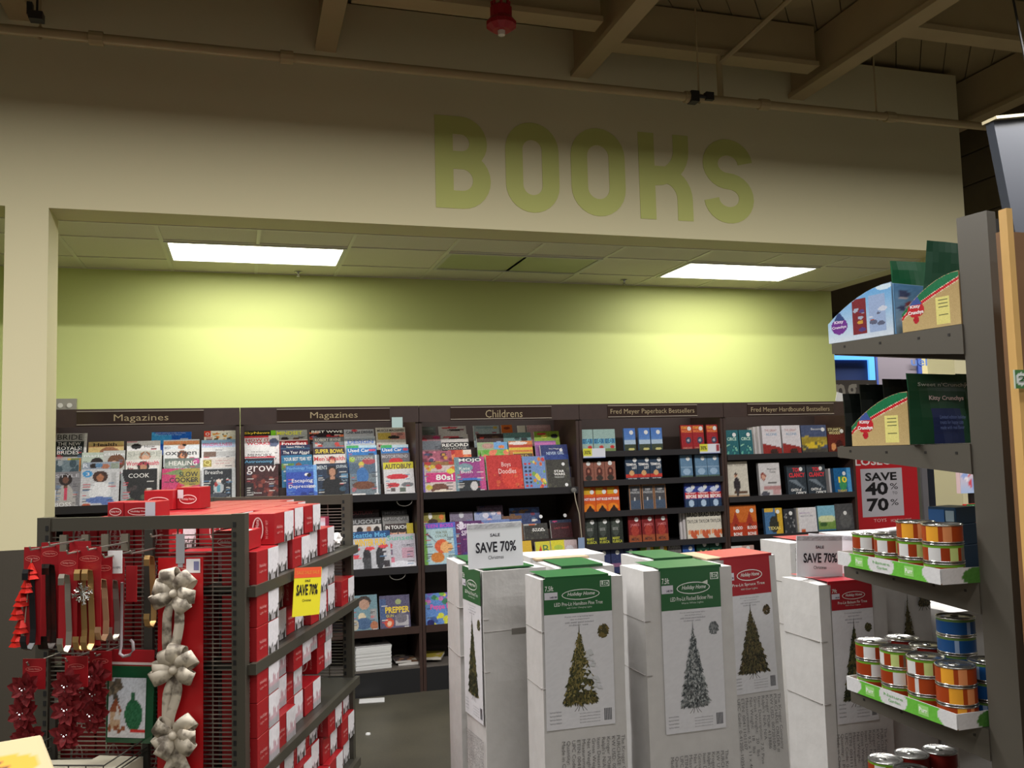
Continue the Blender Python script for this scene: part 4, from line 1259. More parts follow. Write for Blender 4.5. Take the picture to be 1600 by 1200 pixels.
face_books(3, z, (1073, 1091, 1109), 799, 18.5, (206, 200, 186), 'cream paperback with orange brush strokes at foot', [('s', 10, [(206, 110, 60), (216, 150, 110), (190, 90, 60)], 0, .04, 1, .28, .14, 3)], [('BRAD', .06, .96, .8, .95, K, .03), ('TAYLOR', .04, .97, .58, .7, K, .01)], stk=None, copies=2, lb='the fourth paperback shelf')
z = .712
face_books(3, z, (934, 955, 976), 858, 20.5, (50, 56, 90), 'dusky navy paperback with pink horizon', [('r', 0, .3, 1, .42, (130, 90, 120))], stk=(.5, .84), lb='the fifth paperback shelf')
face_books(3, z, (1002, 1023), 851, 20, (190, 150, 40), 'yellow paperback with a black bicycle shape', [('e', .55, .4, .3, .2, (210, 130, 70)), ('e', .5, .3, .2, .14, K), ('r', 0, .8, .4, 1, (90, 130, 60))], stk=(.6, .84), lb='the fifth paperback shelf')
face_books(3, z, (1044,), 850, 21, (96, 92, 92), 'grey paperback with pale figure', [('e', .5, .4, .2, .3, (150, 140, 136))], [('KAREN', .1, .9, .84, .94, (170, 170, 170))], stk=None, lb='the fifth paperback shelf')
face_books(3, z, (1067,), 848, 19, (50, 84, 150), 'bright blue paperback', [('r', .1, .5, .9, .6, (90, 120, 180))], stk=(.65, .78), lb='the fifth paperback shelf')
face_books(3, z, (1089, 1109), 845, 19.5, (24, 60, 46), 'dark green paperback with large gold letter', [], [('Y', .2, .85, .4, .66, (190, 170, 110), .02)], stk=(.65, .86), lb='the fifth paperback shelf')
# hardbacks
z = 1.582
face_books(4, z, (1133, 1155), 672, 21, (40, 96, 104), 'teal folk art hardback', [('s', 12, [(90, 170, 150), (150, 200, 170)], .1, .1, .9, .45, .05, 3)], [('CIRCE', .15, .85, .6, .72, (190, 220, 200), .02)], stk=(.7, .82), th=.03, lb='the top hardback shelf')
face_books(4, z, (1191, 1222), 665, 29, (206, 200, 204), 'white hardback with a red triangle', [('t', 0, .4, 0, 0, 1, .0, (140, 44, 40)), ('t', 0, .4, 1, .25, 1, 0, (140, 44, 40)), ('e', .6, .1, .2, .12, (60, 40, 36))], [('THE GREAT', .15, .8, .8, .88, (170, 120, 120)), ('ALONE', .2, .8, .66, .75, (120, 150, 180))], stk=None, copies=3, th=.032, lb='the top hardback shelf')
face_books(4, z, (1252,), 664, 40, (70, 80, 110), 'painted landscape hardback with yellow fields', [('r', 0, .3, 1, .6, (150, 130, 50)), ('e', .5, .3, .4, .1, (210, 180, 50)), ('r', 0, 0, 1, .2, (70, 66, 60)), ('s', 12, [(90, 90, 60), (170, 150, 60)], 0, .2, 1, .6, .08, 3)], [('Becoming', .4, .95, .8, .9, (190, 190, 190))], stk=(.86, .84), th=.04, lb='the top hardback shelf')
face_books(4, z, (1293,), 667, 27, (96, 34, 26), 'rust red hardback with pale name', [('r', 0, .75, 1, 1, (70, 50, 30)), ('e', .3, .25, .14, .14, (206, 140, 90)), ('e', .65, .3, .2, .2, (60, 24, 22))], [('STUART', .05, .8, .86, .96, (206, 196, 140), .02), ('WOODS', .1, .75, .72, .83, (226, 210, 150), .02)], stk=(.85, .84), th=.035, lb='the top hardback shelf')
z = 1.247
face_books(4, z, (1136,), 721, 33, (196, 190, 176), 'cream hardback of a seated man on a bench', [('e', .45, .36, .16, .2, (50, 44, 48)), ('e', .42, .62, .07, .05, (196, 150, 120)), ('e', .42, .65, .07, .04, (60, 40, 34)), ('r', .3, .12, .9, .2, (90, 66, 50)), ('r', 0, 0, 1, .08, (170, 140, 110)), ('r', .4, .05, .5, .3, (60, 54, 54))], [('THE TRAVELER', .1, .9, .88, .93, (140, 130, 120))], stk=None, th=.03, lb='the second hardback shelf')
face_books(4, z, (1186,), 723, 33, (200, 196, 196), 'white hardback with a small portrait and pink table', [('e', .2, .6, .12, .12, (140, 70, 60)), ('e', .2, .58, .07, .07, (206, 160, 140)), ('r', .4, .38, .8, .44, (60, 56, 56)), ('r', .2, .2, 1, .3, (176, 130, 130)), ('r', .6, .04, .98, .2, (190, 150, 150)), ('e', .25, .08, .2, .08, (80, 80, 90))], [('Magnolia', .4, .85, .78, .84, (110, 110, 110)), ('Table', .5, .8, .7, .76, (110, 110, 110))], stk=None, th=.03, lb='the second hardback shelf')
face_books(4, z, (1230, 1261), 727, 29.5, (50, 58, 66), 'dark thriller hardback with red author name', [('t', .1, .5, .5, .5, .9, .2, (110, 120, 130)), ('r', 0, .93, 1, 1, (34, 36, 40))], [('TOM', .3, .75, .78, .92, (206, 40, 50), .04), ('CLANCY', .1, .95, .6, .75, (206, 40, 50), .04), ('OATH of', .15, .7, .14, .23, W_, .02), ('OFFICE', .4, .95, .03, .12, W_, .02)], stk=(.75, .87), th=.035, lb='the second hardback shelf')
face_books(4, z, (1303,), 731, 27, (26, 90, 140), 'bright blue hardback with yellow letters and figure', [('e', .5, .4, .22, .3, (60, 140, 90)), ('r', .75, 0, 1, 1, (80, 150, 200))], [('10', .25, .75, .42, .66, (226, 206, 60), .03), ('TODAY', .15, .7, .06, .15, (226, 190, 50), .02)], stk=(.6, .78), th=.04, copies=2, lb='the second hardback shelf')
z = .937
face_books(4, z, (1138, 1160), 790, 22.5, (190, 100, 40), 'orange hardback with white runic title', [('r', 0, .0, 1, .45, (170, 60, 34)), ('e', .5, .5, .14, .2, (110, 40, 30)), ('t', .2, .4, .5, .8, .8, .4, (150, 50, 36))], [('BLOOD', .3, .95, .24, .34, W_, .02), ('BONE', .3, .9, .05, .15, W_, .02)], stk=(.68, .82), th=.04, lb='the third hardback shelf')
face_books(4, z, (1195,), 794, 28, (70, 110, 150), 'blue and yellow hardback with raised arm silhouette', [('r', .6, 0, 1, 1, (200, 160, 50)), ('e', .5, .4, .25, .3, (50, 50, 44)), ('r', .6, .4, .72, .8, (50, 50, 44)), ('r', 0, .85, .5, 1, (196, 160, 60))], [('TEXAS', .15, .85, .2, .32, (216, 200, 120), .02)], stk=(.75, .86), th=.03, lb='the third hardback shelf')
face_books(4, z, (1225,), 795, 17, (50, 52, 56), 'slim black hardback with white patterns', [('s', 16, [(110, 110, 112), (150, 150, 150)], 0, 0, 1, .8, .06, 3)], stk=(.65, .82), th=.03, lb='the third hardback shelf')
face_books(4, z, (1245,), 793, 31, (206, 202, 204), 'white hardback with small orange fruit', [('e', .3, .1, .12, .08, (190, 90, 50)), ('r', 0, 0, .08, 1, (160, 150, 130))], [('MEDICAL', .15, .7, .76, .82, (170, 150, 180)), ('MEDIUM', .2, .8, .64, .7, (150, 150, 160))], stk=None, th=.03, lb='the third hardback shelf')
face_books(4, z, (1278,), 790, 27, (120, 170, 190), 'sea blue and green hardback with clouds', [('r', 0, .1, 1, .5, (110, 140, 70)), ('e', .5, .5, .5, .14, (200, 206, 160)), ('e', .3, .3, .2, .1, (60, 90, 50)), ('r', 0, 0, 1, .08, (40, 100, 140))], stk=None, th=.03, lb='the third hardback shelf')
face_books(4, z, (1305,), 787, 31, (74, 74, 76), 'grey hardback with a white dot', [('e', .5, .4, .3, .3, (90, 90, 90))], stk=(.5, .66), th=.04, lb='the third hardback shelf')
z = .702
face_books(4, z, (1143,), 853, 18, (206, 204, 200), 'plain white hardback', [], stk=None, th=.03, lb='the fourth hardback shelf')
face_books(4, z, (1160,), 852, 19, (180, 150, 140), 'pinkish hardback with sticker', [('e', .5, .6, .3, .2, (206, 180, 170))], stk=(.5, .86), th=.03, lb='the fourth hardback shelf')
# shelf price tags
for n_, (xa, ya, xe, ye) in enumerate(((911, 699, 946, 713), (1093, 692, 1125, 706))):
    a_, b_ = at(xa, ya, 1, YB - .02), at(xe, ye, 1, YB - .02)
    wid, hei = b_[0] - a_[0], a_[2] - b_[2]
    A = Art(20, 8, (214, 216, 224))
    A.r(0, .2, .38, 1, (210, 206, 60))
    A.r(0, 0, 1, .12, (90, 110, 170))
    if n_:
        A.r(.8, .2, .95, .9, (150, 50, 60))
    b = MB()
    b.box(-wid / 2, 0, 0, wid / 2, .002, hei)
    o = b.build('price_tag', mat('paper', (225, 225, 225), .6), None, TR((a_[0] + b_[0]) / 2, YB - .02, b_[2] - .01))
    link('tag_print', art_mesh(A, wid, hei, m=PRINTM), o)
    text('30%', -wid * .46, -wid * .16, hei * .4, hei * .8, (60, 60, 30), o, y=-.0016, bold=.02)
    tag(o, ['yellow and white price tag on the left of the top paperback shelf', 'yellow and white price tag with red bar on the right of top paperback shelf'][n_], 'price tag', 'price tags on the top paperback shelf')
# pale tag on header, white paper on the top, outlet on the wall, cord and hang tag
a_, b_ = at(612, 652, 1, YB - .03), at(629, 668, 1, YB - .03)
b = MB()
b.box(a_[0], YB - .034, b_[2], b_[0], YB - .031, a_[2])
tag(b.build('paper_tag', mat('pale_cyan_paper', (186, 212, 210), .5)), 'pale cyan paper tag stuck on the header right of the second sign', 'tag')
a_ = at(1313, 626, 1, 6.5)
b = MB()
b.box(-.05, 0, 0, .05, .003, .08)
tag(b.build('paper_slip', mat('paper', (225, 225, 225), .6), None, TR(a_[0], 6.5, 2.013) @ Matrix.Rotation(.25, 4, 'Y')), 'white paper slip leaning on top of the right bookcase', 'paper')
a_ = at(103, 634, 1, YG)
r = tag(MB().box(-.075, -.035, -.05, .075, 0, .05).build('power_outlet', mat('steel_box', (150, 146, 136), .4), None, TR(a_[0], YG, a_[2])), 'grey double power outlet box low on the left of the green wall', 'outlet')
for s_ in (-.03, .03):
    b = MB()
    b.lathe([(.018, 0), (.018, .006), (0, .006)], 10)
    b.build('socket', mat('socket_white', (215, 212, 205), .4), r, TR(s_, -.036, 0, rx=math.pi / 2))
a_, b_ = at(897, 766, 1, YB - .03), at(907, 840, 1, YB - .03)
r = empty('elastic_cord', TR(a_[0], YB - .03, 0), 'beige elastic cord hanging from a hook between childrens rack and paperbacks', 'cord')
b = MB()
b.tube([(0, 0, a_[2]), (.01, 0, (a_[2] + b_[2]) / 2 + .1), (.035, 0, (a_[2] + b_[2]) / 2), (b_[0] - a_[0] + .01, 0, b_[2])], .004, 5)
b.build('cord', mat('beige_cord', (170, 160, 140), .7), r)
b = MB()
b.lathe([(.02, 0), (.02, .02), (.008, .026), (0, .026)], 10)
b.build('hook_knob', mat('clear_knob', (110, 108, 106), .2), r, TR(0, .02, a_[2], rx=math.pi / 2))
b = MB()
b.box(b_[0] - a_[0] - .02, -.004, b_[2] - .09, b_[0] - a_[0] + .03, .0, b_[2])
b.build('hang_tag', mat('blue_tag', (130, 150, 180), .5), r)

# bottom shelf stock
def at_shelf(px_, py_, z_):
    return at(px_, py_, 2, z_)


stk_ = at(583, 1050, 1, YB + .02)
r = empty('newspaper_stack', TR(stk_[0], YB + .19, .178, math.radians(3)), 'tall stack of white newspapers on the bottom shelf', 'newspapers')
for k in range(14):
    b = MB()
    j = rnd.uniform(-.004, .004)
    b.box(-.125 + j, -.16 + j, k * .0112, .125 + j, .12 + j, k * .0112 + .0108)
    b.build('newspaper', mat('newsprint', (206, 206, 204), .8), r)
A = Art(20, 22, (180, 172, 168))
A.e(.35, .5, .14, .12, (60, 48, 46))
A.e(.72, .55, .16, .12, (60, 50, 48))
A.r(0, 0, 1, .18, (206, 204, 202))
A.n(14, 3)
link('front_page', art_mesh(A, .25, .28, m=PRINTM), r, TR(0, -.16, 14 * .0112 + .0006, rx=-math.pi / 2))
for n_, (px_, py_, wv, dv, hv, rz, c, c2, lb) in enumerate(((640, 1034, .17, .2, .02, -.1, (200, 196, 190), (110, 80, 60), 'thin magazine lying flat beside the newspaper stack'),
                                                          (672, 1026, .15, .2, .018, -.35, (190, 184, 170), (150, 134, 50), 'yellow and white paperback lying askew on the bottom shelf'),
                                                          (628, 1036, .11, .2, .014, 0, (180, 176, 170), (70, 60, 60), 'small dark magazine lying flat against the stack'))):
    p = at(px_, py_, 2, .18)
    b = MB()
    b.box(-wv / 2, -dv / 2, 0, wv / 2, dv / 2, hv)
    zb_ = .178 + (hv if n_ == 1 else 0) + (.0205 if n_ == 2 else 0)
    o = b.build('flat_magazine', mat('flat%d' % n_, c, .6), None, TR(p[0], YB + .16, zb_ if n_ != 1 else .1985, rz))
    A = Art(12, 14, c2)
    A.s_(6, [(150, 110, 80), (190, 180, 160)], size=.15, seed=n_)
    link('cover', art_mesh(A, wv, dv, m=PRINTM), o, TR(0, -dv / 2, hv + .0005, rx=-math.pi / 2))
    tag(o, lb, 'magazine')
# wire scroll handles under the shelves
for n_, (px_, py_) in enumerate(((632, 783), (621, 898), (1, 1))):
    if n_ == 2:
        continue
    p = at(px_, py_, 1, YB - .01)
    b = MB()
    b.tube([(p[0] + .055 * math.cos(math.radians(a)), YB - .012, p[2] + .035 * math.sin(math.radians(a))) for a in range(180, 361, 20)], .003, 5)
    tag(b.build('wire_loop', mat('wire', (120, 116, 110), .4, .6)), ['thin wire loop hanging under the upper shelf of the second rack', 'thin wire loop hanging under the lower shelf of the second rack'][n_], 'wire loop')
# litter on the floor
p = at(581, 1094, 2, .004)
b = MB()
b.box(-.085, -.05, 0, .085, .05, .004)
tag(b.build('paper_sheet', mat('paper', (225, 225, 225), .6), None, TR(p[0], p[1], .0, -.15)), 'folded white paper lying on the floor by the racks', 'paper')
p = at(575, 1147, 2, .002)
b = MB()
b.lathe([(.016, 0), (.014, .008), (0, .01)], 7)
tag(b.build('paper_scrap', mat('paper', (225, 225, 225), .6), None, TR(p[0], p[1], 0)), 'tiny white scrap on the open floor', 'scrap')

# ------------------------------------------------------------------ wire rack with red cartons (left)
G0 = (-.01, 3.034)
gv = np.array([.37, .929])
gv /= np.linalg.norm(gv)
GA = math.atan2(-gv[0], gv[1])
GM = TR(G0[0], G0[1], 0, GA)            # local x = to the right, y = away from the camera
ev = np.array([gv[1], -gv[0]])
RW, RL, RH = .655, 1.27, 1.487


def gat(px_, py_, ly):                   # pixel -> local point on the plane local y = ly
    p = np.array([G0[0] + gv[0] * ly, G0[1] + gv[1] * ly, 0])
    q = pl(px_, py_, (gv[0], gv[1], 0), p)
    d_ = q[:2] - np.array(G0)
    return float(d_ @ ev), float(d_ @ gv), float(q[2])


def gax(px_, py_, lx):
    p = np.array([G0[0] + ev[0] * lx, G0[1] + ev[1] * lx, 0])
    q = pl(px_, py_, (ev[0], ev[1], 0), p)
    d_ = q[:2] - np.array(G0)
    return float(d_ @ ev), float(d_ @ gv), float(q[2])


STEEL = mat('grey_powder_steel', (78, 75, 66), .4, .3)
DSTEEL = mat('dark_powder_steel', (58, 56, 50), .45, .2)
WIRE = mat('bright_wire', (150, 146, 136), .3, .7)
r = empty('wire_rack', GM, 'dark steel wire rack stacked with red cartons at the left', 'rack')
rack = r
for (x, y, s_) in ((0, 0, 1), (-RW, 0, -1), (0, RL, 1), (-RW, RL, -1)):
    b = MB()
    b.box(x - .022, y - .018, 0, x + .022, y + .018, RH)
    p_ = b.build('post', STEEL, r)
    b = MB()
    xi = x - .012 * s_
    for k in range(46):
        zz = .05 + k * .031
        b.box(xi - .005, y - .0192, zz, xi + .005, y - .017, zz + .016)
    tag(b.build('slots', mat('slot_black', (12, 12, 12), .8), p_), kind='stuff')
for y in (0, RL):
    b = MB()
    b.box(-RW + .022, y - .014, RH - .045, -.022, y + .014, RH - .002)
    b.build('top_rail', STEEL, r)
    b = MB()
    b.box(-RW + .022, y - .014, .08, -.022, y + .014, .13)
    b.build('bottom_rail', STEEL, r)
    b = MB()
    k = 0
    z = .15
    while z < RH - .06:
        b.box(-RW + .02, y - .004, z, -.02, y, z + .0035)
        z += .0138
    for x in (-RW * .86, -RW * .68, -RW * .5, -RW * .32, -RW * .14):
        b.box(x - .002, y + .0, .13, x + .002, y + .004, RH - .04)
    tag(b.build('wire_mesh', WIRE, r), kind='stuff')
b = MB()
b.box(-RW * .45 - .017, -.02, 1.05, -RW * .45 + .012, -.004, RH - .045)
b.build('center_strip', DSTEEL, r)
for px_ in (100, 134, 165, 196):
    q = gat(px_, 835, -.01)
    b = MB()
    b.box(q[0] - .012, -.016, 1.375, q[0] + .012, -.004, 1.43)
    b.build('bracket_plate', mat('light_plate', (110, 104, 90), .5), r)
shz = [.30, .66, 1.008, 1.252]
for zz in shz:
    b = MB()
    b.box(-RW + .02, .02, zz - .02, .03, RL - .02, zz)
    sh = b.build('shelf', DSTEEL, r)
    b = MB()
    b.box(.03, -.0, zz - .032, .05, RL + .0, zz + .003)
    b.box(.022, -.0, zz - .032, .03, .03, zz)
    b.build('shelf_edge', STEEL, r)

# the carton: red box with a white picture panel on its aisle face
CRED = mat('carton_red', (158, 22, 30), .42)
BW, BD, BH = .118, .198, .108           # x depth, y length, z height


def carton(label, group, pic='dark'):
    b = MB()
    b.box(-BW, 0, 0, 0, BD, BH)
    o = b.build('carton', CRED, bevel=.0015)
    tag(o, label, 'box', group)
    # white picture wrap on aisle side (x = 0): art is in XZ -> rotate to face +x
    A = Art(16, 18, (214, 210, 214))
    R_ = random.Random(4 if pic == 'dark' else 9)
    if pic == 'dark':
        for k in range(7):
            u = .05 + k * .15
            hgt = R_.uniform(.12, .42)
            A.r(u, 0, u + .09, hgt, (60, 56, 54))
            A.e(u + .04, hgt, .07, .06, (70, 66, 62))
    else:
        for k in range(8):
            u = .04 + k * .13
            hgt = R_.uniform(.3, .62)
            A.r(u, R_.uniform(.05, .25), u + .07, hgt, (150, 40, 70))
            A.r(u, 0, u + .05, .2, (60, 50, 56))
    A.n(8, 3)
    Mx = Matrix.Rotation(math.pi / 2, 4, 'Z')      # local XZ plane facing -Y -> facing +X
    wv = BD * .5
    link('picture_panel', art_mesh(A, wv, BH * .98, m=PRINTM), o, Matrix.Translation((.0012, BD * .74, .001)) @ Mx)
    # end face (y = 0) logo upright
    Me = TR(-BW / 2, -.0008, 0)
    ring_logo(o, 0, BH * .5, .02, .042, (222, 190, 186), th=.1, M=Me)
    text('Holiday Home', -.009, .009, .02, .088, (230, 200, 196), o, rot=90, M=Me, y=-.0014)
    text('30 LIGHT SET', .028, .036, .02, .085, (214, 150, 146), o, rot=90, M=Me, y=-.0014)
    Ma = Matrix.Translation((.0012, BD * .25, .0)) @ Mx
    text('Holiday', -.03, .03, .05, .064, (222, 160, 156), o, M=Ma, y=-.0008)
    text('Light Set', -.03, .03, .034, .044, (214, 140, 136), o, M=Ma, y=-.0008)
    return o


cm = {}
ord_ = ['lowest shelf', 'second lowest shelf', 'second highest shelf', 'top shelf']
rowsn = [3, 3, 2, 2]
for si, zz in enumerate(shz):
    pic = 'dark' if si != 1 else 'pink'
    grp = 'red cartons on the %s of the wire rack' % ord_[si]
    lb = 'red carton with %s picture panel on the %s of the wire rack' % ('a grey white' if pic == 'dark' else 'a pink white', ord_[si])
    proto = None
    for row in range(rowsn[si]):
        for cx in range(5):
            for cy in range(6):
                if si == 3 and row == 1 and cy == 0 and cx < 2:
                    continue
                vis_front = cx == 0
                vis_end = cy == 0
                vis_top = si == 3 and row == 1
                if not (vis_front or vis_end or vis_top):
                    continue
                if vis_front and not vis_end:
                    if si == 1 and ((cy == 3 and row < 2) or (cy == 4 and row < 1) or (cy == 5)):
                        if not (cy == 3 and row == 0):
                            continue
                    if si == 3 and (cy > 4 or (row == 1 and cy > 3)):
                        continue
                    if si == 2 and row == 1 and cy > 4:
                        continue
                if si == 3 and row == 1 and cy > 4 and cx < 2:
                    continue
                jx = rnd.uniform(-.006, .006) + (.0 if not vis_front else rnd.choice([0, .004, .03, -.014]))
                if vis_front and cy == 0:
                    jx = .045
                x = -.002 - cx * (BW + .006) + jx * (1 if vis_front else .3)
                y = .024 + (.004 if (vis_front and cy == 0) else 0) + cy * (BD + .0085) + rnd.uniform(0, .003)
                M = GM @ TR(x, y, zz + .001 + row * (BH + .0015))
                rw_ = ['bottom row', 'upper row'][row] if rowsn[si] == 2 else ['bottom row', 'middle row', 'upper row'][row]
                nth = ['nearest', 'second', 'third', 'fourth', 'fifth', 'farthest'][cy]
                if vis_front:
                    lb = 'red carton on the %s, %s from the near post, %s' % (ord_[si], nth, rw_)
                elif vis_end:
                    lb = 'red carton behind the end wires, %s, %s, %s from right' % (ord_[si], rw_, ['', 'second', 'third', 'fourth', 'fifth'][cx])
                else:
                    lb = 'red carton top in the top layer, %s row back, %s from right' % (nth, ['', 'second', 'third', 'fourth', 'fifth'][cx])
                if proto is None:
                    proto = carton(lb, grp, pic)
                    proto.matrix_world = M
                else:
                    copy_tree(proto, M, lb)
                cm[si] = proto
# cartons lying and standing loose on top of the stack
ztp = shz[3] + 2 * (BH + .0015) + .002
loose = [(.0 - .16, .30, .0, 'open red carton tipped forward on the top of the left stack'), ]


def on_top(px0, py0, px1, py1, ly, lab, z_=ztp, roty=0, depth=.1, open_=False, white=False):
    a_, c_ = gat(px0, py1, ly), gat(px1, py1, ly)
    t_ = gat(px0, py0, ly)
    wid, hei = c_[0] - a_[0], max(.03, t_[2] - z_)
    b = MB()
    b.box(0, 0, 0, wid, depth, hei)
    o = b.build('carton', CRED, None, GM @ TR(a_[0], ly, z_), bevel=.0012)
    tag(o, lab, 'box', 'loose red cartons on the top of the wire rack')
    ring_logo(o, wid / 2, hei * .45, wid * .38, hei * .22, (230, 190, 186), th=.2, y=-.0016)
    text('Holiday Home', wid * .22, wid * .78, hei * .38, hei * .52, (236, 210, 206), o, y=-.0018)
    if white:
        panel(o, wid * .68, .002, wid * .998, hei * .99, (196, 192, 202), y=-.0021, name='picture_panel')
    return o, wid, hei


on_top(225, 767, 270, 790, .55, 'red carton lying with its open dark end to the right on top')
o, wid, hei = on_top(276, 762, 312, 790, .58, 'red carton with small barcode lying behind the open one')
panel(o, wid * .05, hei * .5, wid * .3, hei * .9, (200, 196, 200), y=-.0021, name='barcode_sticker')
on_top(168, 785, 193, 812, .03, 'upright red carton with half logo, left of the pair at the rack top')
on_top(194, 785, 243, 812, .031, 'upright red carton with white and blue leaf side at the rack top', white=True)
b = MB()
b.box(-.115, 0, 0, 0, .15, .062)
o = b.build('carton', CRED, None, GM @ TR(.01, .03, shz[3] + BH + .004, .06), bevel=.0012)
tag(o, 'red carton lying with an open white flap at the near right corner', 'box', 'loose red cartons on the top of the wire rack')
ring_logo(o, -.055, .03, .042, .014, (230, 190, 186), y=-.0016, th=.14)
text('Holiday Home', -.085, -.025, .024, .036, (236, 210, 206), o, y=-.0018)
b = MB()
b.quad((-.115, -.004, .0635), (-.06, -.006, .078), (-.06, .06, .07), (-.115, .06, .0635))
b.quad((-.06, -.006, .078), (0, -.004, .0635), (0, .06, .0635), (-.06, .06, .07))
b.build('open_flap', mat('white_board', (212, 208, 206), .6), o)
# white crumpled bag and pink carton at the far end of the top shelf
bm = bmesh.new()
bmesh.ops.create_icosphere(bm, subdivisions=3, radius=.05)
for v in bm.verts:
    n_ = mnoise.noise(v.co * 34) * .016 + mnoise.noise(v.co * 70) * .008
    v.co += v.co.normalized() * n_
    v.co.z *= .72
    v.co.z = max(v.co.z, -.032)
me = bpy.data.meshes.new('crumple')
bm.to_mesh(me)
bm.free()
me.materials.append(mat('white_tissue', (214, 210, 208), .7))
q = gax(517, 862, -.02)
o = link('crumpled_bag', me, None, GM @ TR(-.045, 1.17, shz[3] + .033))
tag(o, 'crumpled white tissue bag at the far end of the top rack shelf', 'bag')
b = MB()
b.box(0, 0, 0, .19, .05, .135)
o = b.build('pink_carton', mat('magenta_edge', (150, 40, 70), .4), None, GM @ TR(-.27, 1.2, shz[3] + .001))
A = Art(16, 12, (206, 170, 178), (170, 90, 110))
A.r(.25, 0, 1, .9, (206, 200, 210))
A.s_(6, [(170, 150, 180)], .3, .1, .9, .6, .08, 3)
link('front_print', art_mesh(A, .185, .13, m=PRINTM), o, TR(.095, -.001, .002))
tag(o, 'pink edged carton behind the crumpled white bag', 'box')
# yellow sale flag hanging from the top shelf edge
a_, b_, c_ = gax(461, 872, .062), gax(500, 868, .062), gax(470, 937, .062)
wv = b_[1] - a_[1]
b = MB()
b.box(0, -.001, 0, .155, .001, .17)
Ms = GM @ Matrix.Translation((.056, a_[1] - .02, shz[3] - .155)) @ Matrix.Rotation(math.pi / 2 - .36, 4, 'Z') @ Matrix.Rotation(.1, 4, 'Y')
o = b.build('sale_flag', mat('yellow_card', (226, 214, 40), .5), None, Ms)
tag(o, 'yellow sale flag with orange strip hanging from the wire rack shelf', 'sign')
panel(o, -.002, .135, .152, .172, (226, 86, 50), y=-.0016, name='orange_strip')
text('SALE SALE SALE', .01, .14, .148, .16, (230, 150, 60), o, y=-.0022)
text('SALE', .06, .09, .12, .128, K, o, y=-.0022, bold=.02)
text('SAVE 70%', .014, .136, .072, .112, K, o, y=-.0022, bold=.03)
text('Christmas', .05, .1, .05, .06, K, o, y=-.0022)

# ---- goods hung on the near end of the rack
CARD = mat('red_card', (150, 20, 28), .45)
CHROME = mat('chrome', (200, 200, 195), .25, 1.0)
GOLD = mat('brushed_gold', (186, 150, 96), .35, .8)
BLACKG = mat('gloss_black', (24, 24, 26), .3)
SILV = mat('brushed_silver', (170, 162, 150), .35, .8)


def hanger(x0, x1, yt, yb, ly, metal, lab, card=True, stripx=None, snow=False, logo=True, stripw=.018):
    """red header card carrying a bent metal wreath hanger"""
    a_, c_ = gat(x0, yt, ly), gat(x1, yb, ly)
    x, X, zt, zb = a_[0], c_[0], a_[2], c_[2]
    r_ = empty('wreath_hanger', GM @ TR((x + X) / 2, ly, zb), lab, 'wreath hanger', 'wreath hangers on red cards at the rack end')
    w_, h_ = X - x, zt - zb
    if card:
        b = MB()
        b.box(-w_ / 2, .002, .012, w_ / 2, .004, h_)
        k_ = b.build('header_card', CARD, r_)
        if logo:
            ring_logo(k_, 0, h_ - .035, w_ * .42, .009, (220, 120, 110), th=.16, y=.0015)
            text('Holiday Home', -w_ * .3, w_ * .3, h_ - .039, h_ - .031, (226, 150, 140), k_, y=.0012)
    for i_, sx_ in enumerate(stripx or [0.0]):
        b = MB()
        path = [(sx_, .0, h_ - .095), (sx_, -.006, h_ - .07), (sx_, -.03, h_ - .064), (sx_, -.034, h_ - .075), (sx_, -.034, h_ - .095)]
        path = list(reversed(path)) + [(sx_ + .004, -.004, h_ * .5), (sx_ + .01, -.006, .06), (sx_ + .012, -.012, .02), (sx_ + .012, -.03, .004), (sx_ + .012, -.05, .012), (sx_ + .012, -.058, .034), (sx_ + .012, -.056, .05)]
        b.strip(path, (stripw, 0, 0), .0025)
        b.build('metal_strip', metal, r_)
    if snow:
        b = MB()
        for k in range(8):
            an = math.pi * k / 4 + .2
            L_ = .032 if k % 2 == 0 else .024
            zc = h_ * .56
            b.tube([(0, -.03, zc), (L_ * math.cos(an), -.034, zc + L_ * math.sin(an))], .0028, 5)
            for t_ in (.5, .8):
                px_, pz_ = L_ * t_ * math.cos(an), zc + L_ * t_ * math.sin(an)
                for d_ in (.7, -.7):
                    b.tube([(px_, -.033, pz_), (px_ + .009 * math.cos(an + d_), -.035, pz_ + .009 * math.sin(an + d_))], .002, 4)
        b.build('snowflake', CHROME, r_)
    return r_


hanger(37, 62, 855, 1014, -.20, BLACKG, 'black strip wreath hanger on red card, far left at the rack end')
hanger(64, 90, 848, 1014, -.12, mat('dark_bronze', (50, 44, 40), .35, .7), 'dark bronze wreath hanger on red card, second from left', stripx=[-.004, .01])
hanger(92, 119, 862, 1018, -.22, SILV, 'plain silver wreath hanger on red card in front')
hanger(121, 156, 855, 1015, -.20, GOLD, 'gold wreath hanger pair with silver snowflake ornament', stripx=[-.018, .006], snow=True)
hanger(108, 140, 846, 980, -.08, mat('dark_bronze', (50, 44, 40), .35, .7), 'dark hanger on red card half hidden behind the snowflake one')
hanger(152, 174, 870, 1000, -.15, mat('tan_strip', (150, 116, 86), .5), 'tan wreath hanger on red card right of the snowflake')
hanger(168, 193, 872, 1000, -.10, SILV, 'silver wreath hanger on red card behind the tan one')
hanger(228, 247, 835, 979, -.06, GOLD, 'single gold wreath hanger without card beside the bow garland', card=False)
